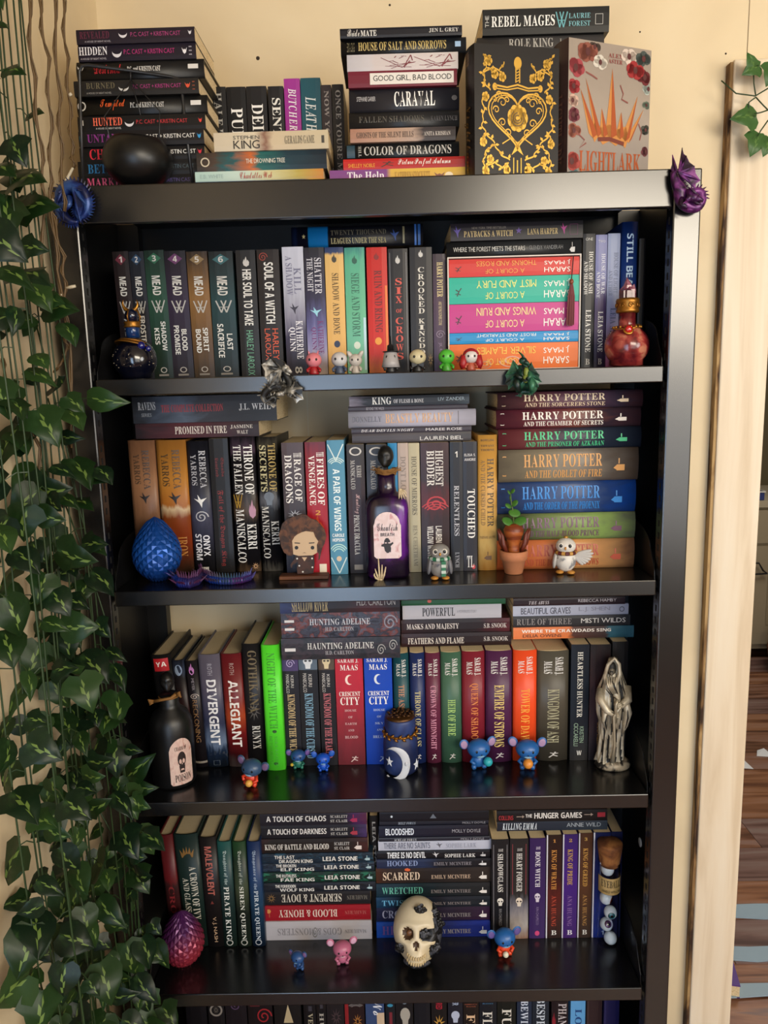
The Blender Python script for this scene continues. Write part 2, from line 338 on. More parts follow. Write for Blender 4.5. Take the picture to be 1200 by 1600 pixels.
stack('tall stack beside the black-gold cover', .046, TOP, [
 (531,722,42,56,'#23232b',P,'slim midnight-blue paperback',['Bride|sc|dad8d4|.06,.16,.15,.9','MATE|sb|e2e0dc|.17,.3,.15,.75','JEN L. GREY|sb|cfcdc9|.73,.97,.3,.75']),
 (532,729,57,80,G((0,'#191a1e'),(1,'#20242a'),nz=.05),H,'black hardcover with gold lettered title',['HOUSE OF SALT AND SORROWS|sb|c2ae72|.14,.84,.25,.8','ERIN A. CRAIG|b|8c8468|.05,.11,.2,.8','@rect|-|9ab6d2|.91,.955,.35,.7']),
 (542,716,81,106,G((0,'#b9b6bb'),(.2,'#c6c2c6'),(.25,'#c9c0c0'),(1,'#cfc8c6'),nz=.03),P,'white paperback with dark red scribbles',['@scrib|-|7a3440|.3,.62,.1,.9','@scrib|-|84404a|.6,.98,.1,.9']),
 (544,714,107,131,'#762b3c',P,'maroon paperback with white title strip',['@rect|-|ddd8d2|.2,.97,.15,.85','GOOD GIRL, BAD BLOOD|b|2c2a2a|.23,.95,.3,.7']),
 (545,718,132,167,G((0,'#34343c'),(1,'#25252c'),nz=.1),H,'thick slate hardcover with large white title',['STEPHANIE GARBER|b|c0bec0|.07,.24,.45,.65','CARAVAL|sb|f0eeea|.41,.78,.2,.85','@disc|-|3c3c44|.93,.98,.4,.62']),
 (545,718,168,193,'#2b2b2d',H,'charcoal hardcover with barely visible dark title',['FALLEN SHADOWS|sb|55524c|.09,.68,.35,.72','KAREN LYNCH|sb|48464a|.74,.98,.35,.65']),
 (547,712,194,214,G((0,'#a8806e'),(.3,'#b5937e'),(.6,'#b09a8c'),(.7,'#4a4446'),(1,'#3c3638'),nz=.08),P,'dusty pink paperback fading to grey',['GHOSTS OF THE SILENT HILLS|sb|5a463c|.06,.6,.3,.72','ANITA KRISHAN|sb|c4bcb6|.7,.95,.35,.65']),
 (538,718,215,238,'#1f2123',H,'black hardcover with wide silver capitals',['THE|sb|a5a29c|.12,.145,.15,.85|h','COLOR OF DRAGONS|sb|bdbab4|.17,.93,.22,.78','@rect|-|2d4a58|.02,.09,.1,.9']),
 (536,727,239,255,G((0,'#c02f2c'),(.5,'#b5302e'),(1,'#a62c2a'),nz=.08),P,'red paperback with white script title',['SHELLEY NOBLE|b|e6a43c|.04,.26,.2,.55','Picture Perfect Autumn|sc|f2e8e0|.45,.88,.15,.9','@runner|-|47302a|.3,.42,.2,.7'],dict(d=.066)),
 (515,727,256,280,G((0,'#8a5590'),(.42,'#8a5590'),(.455,'#d9b45c'),(1,'#dcb556'),nz=.004),P,'paperback half purple half yellow',['The Help|sb|efe6ee|.13,.4,.2,.85','KATHRYN STOCKETT|sb|b98f3c|.48,.74,.25,.8','@bird|-|8a5a4a|.77,.85,.3,.75','@disc|-|f0e2c8|.85,.91,.3,.7'],dict(d=.066)),
], 'tall stack of lying books atop the bookcase', .13)
stack('stack behind the displayed covers', .165, TOP, [
 (754,952,12,51,'#2a2b2c',P,'thick black paperback with white title',['THE|b|c8c6c2|.02,.05,.3,.75|h','REBEL MAGES|sb|eceae6|.07,.57,.3,.72','@vv|-|6fb0b8|.58,.67,.22,.82','LAURIE|sb|7fb4bc|.68,.85,.55,.75','FOREST|sb|7fb4bc|.68,.85,.25,.45','@frame|-|d0cecb|.89,.95,.3,.7']),
 (746,945,54,92,'#4c4a4a',H,'grey hardcover with pale serif title',['ROLE KING|sb|b9b6b0|.25,.6,.5,.9','LARA|sb|99968f|.65,.8,.6,.85']),
 (748,940,93,140,'#333237',H,'thick charcoal hardcover',[]),
 (748,940,141,200,'#232227',H,'thickest black hardcover',[]),
 (748,940,201,258,'#2a2424',H,'dark brown hardcover',[]),
 (746,942,259,317,'#26282c',H,'slate black hardcover',[]),
], 'books stacked behind the displayed covers', .12)

# ---- first shelf
MEAD = lambda n, c, t, lo: ['@diam|-|%s|.02,.105,.15,.85|h' % c, n+'|bb|cfcac6|.04,.085,.4,.6|h', 'MEAD|bb|d2d0cb|.195,.345,.3,.72', '@vv|-|b9b7b2|.385,.48,.2,.85|h'] + t + ['@ring|-|b9b3ad|.91,.955,.35,.68|h', '@rect|-|8d8780|.965,.98,.25,.75|h']
row('first shelf', .10, 0, [
 (174.7,199.3,393,G((0,'#2a2223'),(1,'#35292b'),nz=.1),P,'black-brown numbered paperback behind the galaxy bottle',MEAD('1','6d2a3c',['ACADEMY|bb|cfccc7|.52,.78,.35,.7'],0),dict(lean=-1.2)),
 (200,223.4,393,G((0,'#22252e'),(1,'#2a2a33'),nz=.1),P,'slate numbered paperback behind the galaxy bottle',MEAD('2','2c4a68',['FROSTBITE|bb|cfccc7|.5,.8,.35,.7'],0),dict(lean=-1.2)),
 (224,254.8,391,G((0,'#22322b'),(.35,'#2c5040'),(.7,'#284034'),(1,'#26302a'),nz=.08),P,'dark green numbered paperback',MEAD('3','2f6a50',['SHADOW|bb|dcdad5|.55,.78,.55,.8','KISS|bb|dcdad5|.6,.73,.2,.45'],0),dict(lean=-1)),
 (255.5,288.8,392,G((0,'#262329'),(.4,'#3a2e44'),(1,'#2c272c'),nz=.1),P,'dark violet numbered paperback',MEAD('4','6a3a68',['BLOOD|bb|dcdad5|.61,.78,.55,.8','PROMISE|bb|dcdad5|.58,.81,.2,.45'],0),dict(lean=-.6)),
 (290.3,322.7,393,G((0,'#3a3028'),(.35,'#8d6a40'),(.7,'#6a5034'),(1,'#443a30'),nz=.1),P,'bronze-brown numbered paperback',MEAD('5','8a7450',['SPIRIT|bb|dcdad5|.6,.79,.55,.8','BOUND|bb|dcdad5|.61,.8,.2,.45'],0),dict(lean=-.5)),
 (325,362.8,393,G((0,'#23282a'),(.4,'#2c4a4e'),(1,'#282e30'),nz=.1),P,'dark teal numbered paperback',MEAD('6','3a6a70',['LAST|bb|dcdad5|.65,.78,.58,.82','SACRIFICE|bb|dcdad5|.57,.84,.2,.46'],0)),
 (367.4,398,391,'#2c2b2d',P,'charcoal paperback with white and mint lettering',['HER SOUL TO TAKE|bb|e0deda|.15,.59,.3,.75','HARLEY LAROUX|b|77b094|.63,.99,.35,.7','@flame|-|c9c6c2|.05,.13,.3,.75|h']),
 (400.4,435,390,G((0,'#2e2624'),(1,'#2b2728'),nz=.2),P,'charcoal paperback with white and orange lettering',['SOUL OF A WITCH|bb|e2e0dc|.1,.58,.3,.72','HARLEY|b|d8603c|.62,.87,.55,.82','LAROUX|b|d8603c|.62,.87,.2,.46','@swirl|-|9a4030|.02,.1,.05,.5|h']),
 (439.9,473,386,G((0,'#c8cad8'),(.3,'#b8bac8'),(.55,'#8c8a9c'),(.7,'#44405a'),(1,'#37333e'),nz=.14,sc=5),P,'paperback fading from pale lilac to black',['KILL|sb|7c7c94|.16,.36,.52,.85','A SHADOW|sb|7c7c94|.07,.37,.15,.45','KATHERINE|sb|e6e4ea|.57,.87,.52,.85','QUINN|sb|e6e4ea|.62,.81,.15,.48','@wing|-|3a3648|.43,.52,.25,.7|h','8|bb|dad8d4|.93,.985,.4,.75']),
 (474.3,505.5,387,G((0,'#2c2a30'),(.4,'#3c3852'),(.6,'#6a6898'),(.8,'#a09cc0'),(1,'#cbb8a8'),nz=.12,sc=5),P,'paperback fading from black to lavender',['SHATTER|sb|d0ced6|.08,.36,.5,.85','THE NIGHT|sb|d0ced6|.08,.34,.12,.42','KATHERINE|sb|7c3a78|.57,.83,.55,.85','QUINN|sb|7c3a78|.62,.8,.2,.48','@wing|-|9ad0e0|.46,.54,.2,.8|h']),
 (506.7,536,386.7,G((0,'#2a3a66'),(.04,'#3a4a70'),(.06,'#dcb878'),(.5,'#dfb672'),(1,'#dcae68'),nz=.02),P,'pale gold paperback with spiky serif title',['SHADOW AND BONE|sb|6a5228|.2,.68,.35,.7','@flame|-|4a4438|.05,.12,.32,.68|h','@disc|-|2e3c5c|.73,.785,.35,.68|h','BARDUGO|sb|9a7a40|.87,.9,.2,.8|h']),
 (537.5,569,387,G((0,'#4a8f88'),(.08,'#62b094'),(.5,'#70b896'),(.8,'#7cc0a8'),(1,'#8fc4a0'),nz=.1,sc=8),P,'mint green paperback with spiky serif title',['SIEGE AND STORM|sb|3c7460|.2,.7,.3,.7','@flame|-|2e6456|.06,.13,.32,.68|h','@disc|-|d8e4d8|.74,.8,.35,.68|h','@rect|-|b9d6e0|.55,.97,.86,.98']),
 (572,604,386.7,G((0,'#c23028'),(.5,'#c8322c'),(.85,'#cc3a2c'),(.95,'#d8702c'),(1,'#d07a30'),nz=.06),P,'scarlet paperback with orange flame edge',['RUIN AND RISING|sb|6e1c1c|.18,.67,.35,.72','@flame|-|8a2020|.04,.1,.32,.66|h','@disc|-|e6a03c|.71,.77,.32,.66|h','@rect|-|e07c2c|.3,.97,.87,.98']),
 (606,636.5,389,'#2e2d30',P,'charcoal paperback with stacked coral letters',['SIX|sb|d05a4c|.225,.44,.34,.68|v','OF|sb|d05a4c|.48,.51,.36,.66|h','CROWS|sb|d05a4c|.54,.9,.32,.7|v','@flame|-|c9c7c4|.05,.12,.32,.66|h','@rect|-|77767a|.03,.98,.9,.94','@rect|-|77767a|.03,.98,.06,.1']),
 (639.5,674.5,386.7,'#333235',P,'charcoal paperback with stacked ivory letters',['CROOKED|sb|d6d2ca|.15,.53,.36,.64|v','KINGDOM|sb|d6d2ca|.56,.91,.36,.64|v','@flame|-|c9c7c4|.02,.08,.36,.64|h','@claw|-|b59a70|.86,.98,.0,.3','@claw|-|b59a70|.84,.97,.75,1']),
 (676,696.5,397,G((0,'#4a4048'),(.4,'#5a4658'),(1,'#54465e'),nz=.2),P,'slim dusty plum paperback with cream title',['HARRY POTTER|sb|e0cf9c|.07,.36,.3,.75','AND THE PHILOSOPHERS STONE|b|d6c6a0|.4,.6,.4,.65','@swirl|-|8c7c90|.64,.72,.1,.9|h','J.K. ROWLING|b|9c8aa4|.75,.95,.35,.65']),
 (911.5,930.5,365.5,'#2a2b30',P,'slim black paperback with white title',['HOUSE OF ASH|sb|d8d6d2|.13,.44,.5,.85','AND SHADOW|sb|d8d6d2|.2,.45,.1,.42','LEIA STONE|sb|e8e6e2|.56,.88,.3,.75','ONE|b|c8c6c2|.03,.05,.2,.8|h','B|sb|d8d6d2|.93,.975,.35,.7|h'],),
 (931.6,949.5,367,G((0,'#8f92bc'),(.3,'#8286b4'),(.5,'#5a4c74'),(1,'#3c3048'),nz=.1),P,'slim paperback, periwinkle head and plum foot',['HOUSE OF WAR|sb|d8dae6|.14,.44,.5,.85','AND BONE|sb|d8dae6|.27,.47,.1,.42','LEIA STONE|sb|e8e6e2|.57,.88,.3,.75','TWO|b|dcdce6|.04,.06,.2,.8|h','B|sb|d8d6d2|.93,.975,.35,.7|h']),
 (950.6,969.8,365,G((0,'#a2adcc'),(.5,'#939cbe'),(.8,'#9a86b4'),(1,'#b46a9c'),nz=.1),P,'slim pale blue paperback with pink foot',['HOUSE OF LIGHT|sb|707a98|.14,.44,.5,.85','AND ETHER|sb|707a98|.27,.46,.1,.42','LEIA STONE|sb|5c6484|.55,.85,.3,.75']),
 (973,998,346.5,G((0,'#1f3a78'),(.5,'#234488'),(1,'#1c2c54'),nz=.15),H,'tall royal blue hardcover behind the red potion bottle',['STILL BEATING|bb|b9d4ee|.08,.62,.3,.72']),
 (999.5,1009.5,373,'#1d1c1f',P,'thin black paperback against the side panel',[]),
], 'upright books on the first shelf', .14)
stack('lying on the upright books, first shelf', .115, 'auto', [
 (455,661,352,384,G((0,'#14182a'),(.03,'#1c2c50'),(.05,'#14182a'),(.125,'#14182a'),(.13,'#1c86c8'),(.275,'#1a7cc0'),(.28,'#141722'),(1,'#14161f'),nz=.002),H,'navy hardcover with bright blue square',['TWENTY THOUSAND|sb|6a6658|.3,.72,.55,.8','LEAGUES UNDER THE SEA|sb|b5aa7c|.3,.72,.15,.42','@wing|-|2c4c8c|.75,.82,.2,.8','@rect|-|8a8468|.845,.86,.1,.9','@rect|-|3a6ab0|.935,.95,0,1','@rect|-|2a5a98|.96,.98,0,1','@star|-|b5aa7c|.08,.11,.4,.65']),
], 'book lying on the first shelf row', .12)
stack('stack atop the boxed set', .088, 'auto', [
 (704,911,347,373,G((0,'#2b262e'),(1,'#2a282c'),nz=.1),P,'black paperback with purple moth drawings',['PAYBACKS A WITCH|sb|c2ac78|.1,.47,.2,.55','NEW YORK TIMES BESTSELLER|b|8a8278|.16,.42,.65,.78','LANA HARPER|sb|c2ac78|.58,.81,.25,.6','@wing|-|5f4f9c|.02,.08,.15,.9','@wing|-|b03c8c|.83,.88,.2,.9','@star|-|6a4f9c|.49,.54,.3,.7','@frame|-|6c2c5c|.9,.96,.2,.8']),
 (698,910,374,398,'#2e2f31',H,'black hardcover with cream and silver lettering',['WHERE THE FOREST MEETS THE STARS|b|c8c6c0|.05,.58,.32,.62','GLENDY VANDERAH|b|7c7c7c|.61,.86,.36,.62','@house|-|d0cecb|.91,.95,.15,.85']),
], 'books lying on the boxed set', .14)
# ---- second shelf
OWLC = lambda a: ['@frame|-|0|0,0,0,0']
row('second shelf', .112, 1, [
 (198,239.7,688.7,G((0,'#7c5a44'),(.3,'#9a7254'),(.6,'#7a5840'),(1,'#5a402e'),nz=.14),H,'bronze hardcover behind the blue dragon egg',['REBECCA|sb|4c3a2c|.07,.36,.52,.78','YARROS|sb|5a4636|.1,.32,.18,.42','@wing|-|241c18|.38,.47,.3,.72|h']),
 (242,288.7,688,G((0,'#9c6c34'),(.3,'#b8813a'),(.48,'#a86a2c'),(.51,'#c8b08c'),(.58,'#8a4a24'),(.75,'#8a3c20'),(1,'#4a3a2c'),nz=.05),H,'amber hardcover with sunset band',['REBECCA|sb|5a4428|.07,.36,.52,.78','YARROS|sb|5a4428|.1,.34,.15,.4','@wing|-|2a2018|.38,.48,.3,.75|h','IRON|sb|b57a30|.72,.87,.55,.85','FLAME|sb|b57a30|.7,.9,.15,.45']),
 (290,324,689.6,G((0,'#1f1f26'),(.3,'#33343e'),(.6,'#4a4a5c'),(.85,'#2c2b30'),(1,'#222024'),nz=.14),H,'slate hardcover with white dragon silhouette',['REBECCA|sb|b5b4b8|.07,.35,.55,.85','YARROS|sb|b5b4b8|.1,.33,.15,.42','@wing|-|e6e4e0|.4,.5,.2,.8|h','@swirl|-|b9b7ba|.52,.62,.15,.85|h','ONYX|bb|e0dee2|.71,.87,.52,.82','STORM|bb|e0dee2|.7,.9,.15,.45','@rect|-|c9c6c2|.955,.985,.35,.7|h']),
 (325.5,355,685.5,'#252324',P,'black paperback with dark red gothic title',['Fall of the Dragon King|fr|8c302c|.38,.95,.3,.62','Shanda|fr|7c2a28|.14,.28,.55,.75','Lawford|fr|7c2a28|.14,.28,.25,.45']),
 (357.5,396.4,683,G((0,'#2a262c'),(.1,'#5a4a5a'),(.14,'#201e22'),(.4,'#201e22'),(.55,'#5a4a3c'),(.62,'#201e22'),(.92,'#201e22'),(1,'#7a6450'),nz=.08,sc=9),H,'black hardcover with large white title and keys',['THRONE OF|sb|e6e4e0|.06,.42,.55,.9','THE FALLEN|sb|e6e4e0|.06,.42,.12,.45','KERRI|sb|e6e4e0|.64,.83,.55,.9','MANISCALCO|sb|e6e4e0|.53,.93,.1,.45','@vv|-|b5923c|.42,.52,.05,.4|h','@flame|-|b58aa0|.46,.6,.6,.98|h','@claw|-|c9a27c|.93,.99,.65,.95|h']),
 (399.6,432,683,G((0,'#2c2a28'),(.08,'#5a564c'),(.12,'#1f1e20'),(.4,'#1f1e20'),(.46,'#6a6c74'),(.54,'#222124'),(.92,'#201e22'),(1,'#77726a'),nz=.08,sc=9),H,'black hardcover with gold and white title',['THRONE OF|sb|c2a85c|.05,.4,.55,.9','SECRETS|sb|d0c8a0|.06,.4,.12,.45','KERRI|sb|e0ded8|.62,.8,.55,.9','MANISCALCO|sb|e0ded8|.51,.9,.1,.45','@skull|-|77808c|.4,.5,.15,.85|h']),
 (439,473,692,G((0,'#5a4c50'),(.5,'#453c40'),(.62,'#4a4c58'),(1,'#24283c'),nz=.16),P,'brown-grey paperback behind the wooden figure',['THE|sb|e6e2de|.075,.11,.55,.9','RAGE OF|sb|e6e2de|.12,.44,.55,.88','DRAGONS|sb|e6e2de|.09,.45,.12,.45','@claw|-|b9bcc8|.5,.58,.15,.85|h'],dict(Y=.084)),
 (475.6,508,691,G((0,'#6e2c3c'),(.12,'#8a2430'),(.4,'#a42230'),(1,'#ae1f30'),nz=.12),P,'crimson paperback behind the wooden figure',['THE|sb|f0ece6|.075,.11,.55,.9','FIRES OF|sb|f0ece6|.12,.47,.55,.88','VENGEANCE|sb|f0ece6|.1,.47,.15,.45','2|bb|d89a3c|.51,.545,.4,.65|h','@flame|-|b8481c|.54,.72,.1,.9|h','@rect|-|e8dcc8|.92,.99,.5,.85'],dict(Y=.084)),
 (510,537,688,'#5a93ae',P,'sky blue paperback with white geometric lines',['A PAIR OF WINGS|bb|e6f0f0|.21,.67,.3,.7','@vee|-|d6e4e4|.03,.15,.05,.95|h','@arcs|-|cfe4e0|.12,.19,.0,1|h','CAROLE|bb|f0f4f4|.69,.715,.15,.85|h','HOPSON|bb|f0f4f4|.725,.75,.15,.85|h','@arcs|-|bfe0d8|.76,.85,.0,1|h','@disc|-|d8c0a4|.86,.9,.35,.65|h','@vee|-|d6e4e4|.87,.99,.05,.95|h'],dict(Y=.08)),
 (541,568.5,694.8,G((0,'#3c3838'),(.3,'#3a2c30'),(.6,'#43242c'),(1,'#26242a'),nz=.15),P,'black-burgundy paperback with script title line',['KERRI|sb|b9b5b0|.16,.25,.55,.8','MANISCALCO|sb|b9b5b0|.12,.34,.2,.45','Hunting|sc|d8b4b4|.38,.53,.35,.7','PRINCE DRACULA|sb|dcd8d4|.54,.85,.3,.62','@ring|-|c9c5c0|.02,.085,.15,.85|h','@rect|-|8c8884|.93,.97,.25,.75|h'],dict(Y=.084)),
 (571.5,604,694.8,G((0,'#34353c'),(.5,'#3a4050'),(1,'#2a2a30'),nz=.15),P,'slate paperback half behind the purple bottle',['KERRI|sb|b9b5b0|.16,.25,.55,.8','MANISCALCO|sb|b9b5b0|.12,.34,.2,.45','@ring|-|c9c5c0|.02,.085,.15,.85|h'],dict(Y=.084)),
 (605.5,620,692.7,'#2484b4',P,'bright blue paperback peeking behind the skull stopper',[],dict(Y=.084)),
 (621,637.5,692.7,'#b5a59c',P,'slim dusty pink paperback with grey title',['DONT LOOK BACK|sb|8c8078|.1,.62,.25,.75'],dict(Y=.084)),
 (638,655,692.7,'#b8b096',P,'slim ivory paperback with grey serif title',['HOUSE OF MIRRORS|sb|66604e|.1,.55,.25,.72','BEN CHEETHAM|sb|857d68|.63,.95,.3,.7'],dict(Y=.084)),
 (656.5,701,691.9,G((0,'#4a3236'),(.3,'#3c2a2e'),(.42,'#5a262c'),(.6,'#3a262a'),(1,'#352628'),nz=.15),P,'wide black-maroon paperback with red rose',['HIGHEST|sb|d8d4d0|.06,.33,.52,.8','BIDDER|sb|d8d4d0|.06,.33,.22,.48','@swirl|-|b5343c|.4,.54,.1,.9|h','@arcs|-|b5343c|.44,.54,0,1|h','LAUREN|bb|d8d4d0|.64,.77,.5,.72','WILLOW WINTERS|bb|d8d4d0|.64,.93,.2,.42'],dict(Y=.084)),
 (702.7,722.5,691,G((0,'#2a2b33'),(1,'#2b2b30'),nz=.1),P,'slim black paperback numbered one',['1|bb|d8d6d2|.07,.115,.4,.6|h','RELENTLESS|sb|b9b9c0|.33,.72,.3,.7','LYNCH|sb|a5a5ac|.85,.97,.35,.68'],dict(Y=.084)),
 (723,745,690.4,G((0,'#33333c'),(.5,'#2c2c34'),(1,'#302c34'),nz=.12),P,'black paperback with large white ornate title',['TOUCHED|sb|e2e0dc|.36,.74,.3,.85','ELISA S.|bb|c8c6c8|.09,.11,.1,.9|h','AMORE|bb|c8c6c8|.125,.145,.1,.9|h','TL|sb|dcdad8|.88,.97,.25,.75|h','@disc|-|c8404c|.95,.985,.6,.85|h'],dict(Y=.084)),
 (746.5,777,680,G((0,'#c2944c'),(.5,'#c99e58'),(.8,'#d8b878'),(1,'#c08c48'),nz=.1),H,'golden yellow hardcover',['HARRY POTTER|sb|5c4a2c|.17,.67,.48,.82','AND THE CURSED CHILD|sb|8c7040|.18,.66,.15,.38','ROWLING|sb|6c5430|.03,.045,.15,.85|h','TIFFANY|sb|6c5430|.07,.085,.15,.85|h','THORNE|sb|6c5430|.1,.115,.15,.85|h','PARTS ONE AND TWO|sb|8c7040|.74,.76,.1,.9|h','@house|-|6c4c28|.85,.92,.3,.7|h'],dict(Y=.084,d=.13)),
], 'upright books on the second shelf', .15)
stack('stack under the silver dragon', .112, 'auto', [
 (207,432,618,656,G((0,'#26272c'),(.15,'#3c4350'),(.35,'#5a6474'),(.5,'#3c3c44'),(.7,'#2c2b30'),(1,'#2a282a'),nz=.2,sc=5),P,'thick dark paperback with grey clouds',['RAVENS|sb|b5b8bc|.04,.16,.5,.8','SERIES|b|8c9096|.06,.13,.25,.38','THE COMPLETE COLLECTION|sb|a8383c|.2,.63,.4,.68','J.L. WEIL|sb|d8d6d4|.74,.96,.4,.66']),
 (210.5,404,660,684,G((0,'#2c2024'),(.4,'#5a2a30'),(.6,'#4c262c'),(1,'#33262a'),nz=.2),P,'maroon paperback with ivory fantasy title',['PROMISED IN FIRE|sb|dcd2c8|.32,.74,.25,.75','JASMINE|sb|d0c8c0|.77,.95,.52,.78','WALT|sb|d0c8c0|.82,.91,.18,.42']),
], 'books lying on the second shelf row', .14)
stack('stack over the purple bottle', .09, 'auto', [
 (545.6,733.4,618,632.5,G((0,'#8a8490'),(.06,'#77707c'),(.15,'#2c2c32'),(.9,'#333840'),(1,'#4a545c'),nz=.1),P,'slim black paperback with white title',['KING|sb|e6e4e0|.19,.35,.15,.9','OF FLESH & BONE|sb|d0ced0|.37,.62,.25,.65','LIV ZANDER|b|a5b4bc|.74,.96,.4,.75']),
 (544,731,633.5,640,'#45404a',P,'thin plum-grey paperback',['BEYOND THE WILDS|b|a8a4ac|.15,.3,.2,.8']),
 (544,744,641,666,G((0,'#b9bac8'),(.5,'#b5b4c4'),(1,'#aaa8b4'),nz=.1),H,'pale lilac hardcover with copper title',['DONNELLY|sb|6c6c78|.03,.26,.35,.68','BEASTLY BEAUTY|sb|d8b08c|.29,.82,.25,.82','@rect|-|77767f|.86,.865,.1,.9']),
 (549,736.7,667,675,'#45404a',P,'thin charcoal paperback with white capitals',['DEAR DEVILS NIGHT|bi|d8d6d8|.08,.52,.25,.75','MAREE ROSE|b|d8d6d8|.62,.92,.25,.75']),
 (550,736.7,675.5,690.5,G((0,'#4a4448'),(.5,'#5a5458'),(1,'#4a484c'),nz=.25,sc=8),P,'grey marbled paperback',['LAUREN BIEL|b|d6d4d2|.57,.93,.15,.55']),
], 'books stacked over the purple bottle', .14)
def HP(sub, c, c2=None): c2 = c2 or c; return ['HARRY POTTER|sb|%s|.18,.74,.45,.85' % c, sub+'|sb|%s|.19,.74,.12,.36' % c2, '@house|-|%s|.82,.9,.3,.72' % c, '@frame|-|%s|.03,.055,.2,.8' % c2]
stack('stack behind the potted sprout', .082, SHELF[1], [
 (777.5,1005,611,637,G((0,'#4a3238'),(.3,'#6a4048'),(.6,'#5a4054'),(.85,'#3c3444'),(1,'#4a3038'),nz=.18),H,'dusky maroon hardcover with beige title',HP('AND THE SORCERERS STONE','d6c3a8')),
 (776,1003,638,667,G((0,'#5a2c3a'),(.3,'#6e3440'),(.55,'#7a4c44'),(.8,'#3c303c'),(1,'#4c343c'),nz=.2),H,'wine red hardcover with white title',HP('AND THE CHAMBER OF SECRETS','ece6de')),
 (779,1003,668.5,700,G((0,'#6e343c'),(.25,'#7a4448'),(.45,'#46404c'),(.7,'#2c3444'),(1,'#283040'),nz=.15),H,'navy and rose hardcover with green title',HP('AND THE PRISONER OF AZKABAN','4ec08c')),
 (779,998,701,750.5,G((0,'#7a7264'),(.3,'#8c8472'),(.6,'#827a70'),(.8,'#66605c'),(1,'#5c5048'),nz=.2),H,'thick khaki grey hardcover with orange title',HP('AND THE GOBLET OF FIRE','d09c5c')),
 (777.5,995,751.5,800.5,G((0,'#3a4c74'),(.3,'#3c5484'),(.6,'#4a5c80'),(.8,'#2c4478'),(1,'#1c4a98'),nz=.22),H,'thick blue hardcover with blue foil title',HP('AND THE ORDER OF THE PHOENIX','2a86d0')),
 (777,993.6,801.5,841.5,G((0,'#4c5048'),(.25,'#6a7450'),(.5,'#7c8c58'),(.75,'#88a060'),(1,'#6c7460'),nz=.2),H,'moss green hardcover with purple title',HP('AND THE HALF-BLOOD PRINCE','77546c')),
 (777,991.5,842.5,888,G((0,'#c2683c'),(.35,'#cc7c4c'),(.6,'#c89460'),(.85,'#a8825c'),(1,'#7c5c48'),nz=.14),H,'orange hardcover with red title',HP('AND THE DEATHLY HALLOWS','b05038')),
], 'series hardcovers stacked on the second shelf', .16)
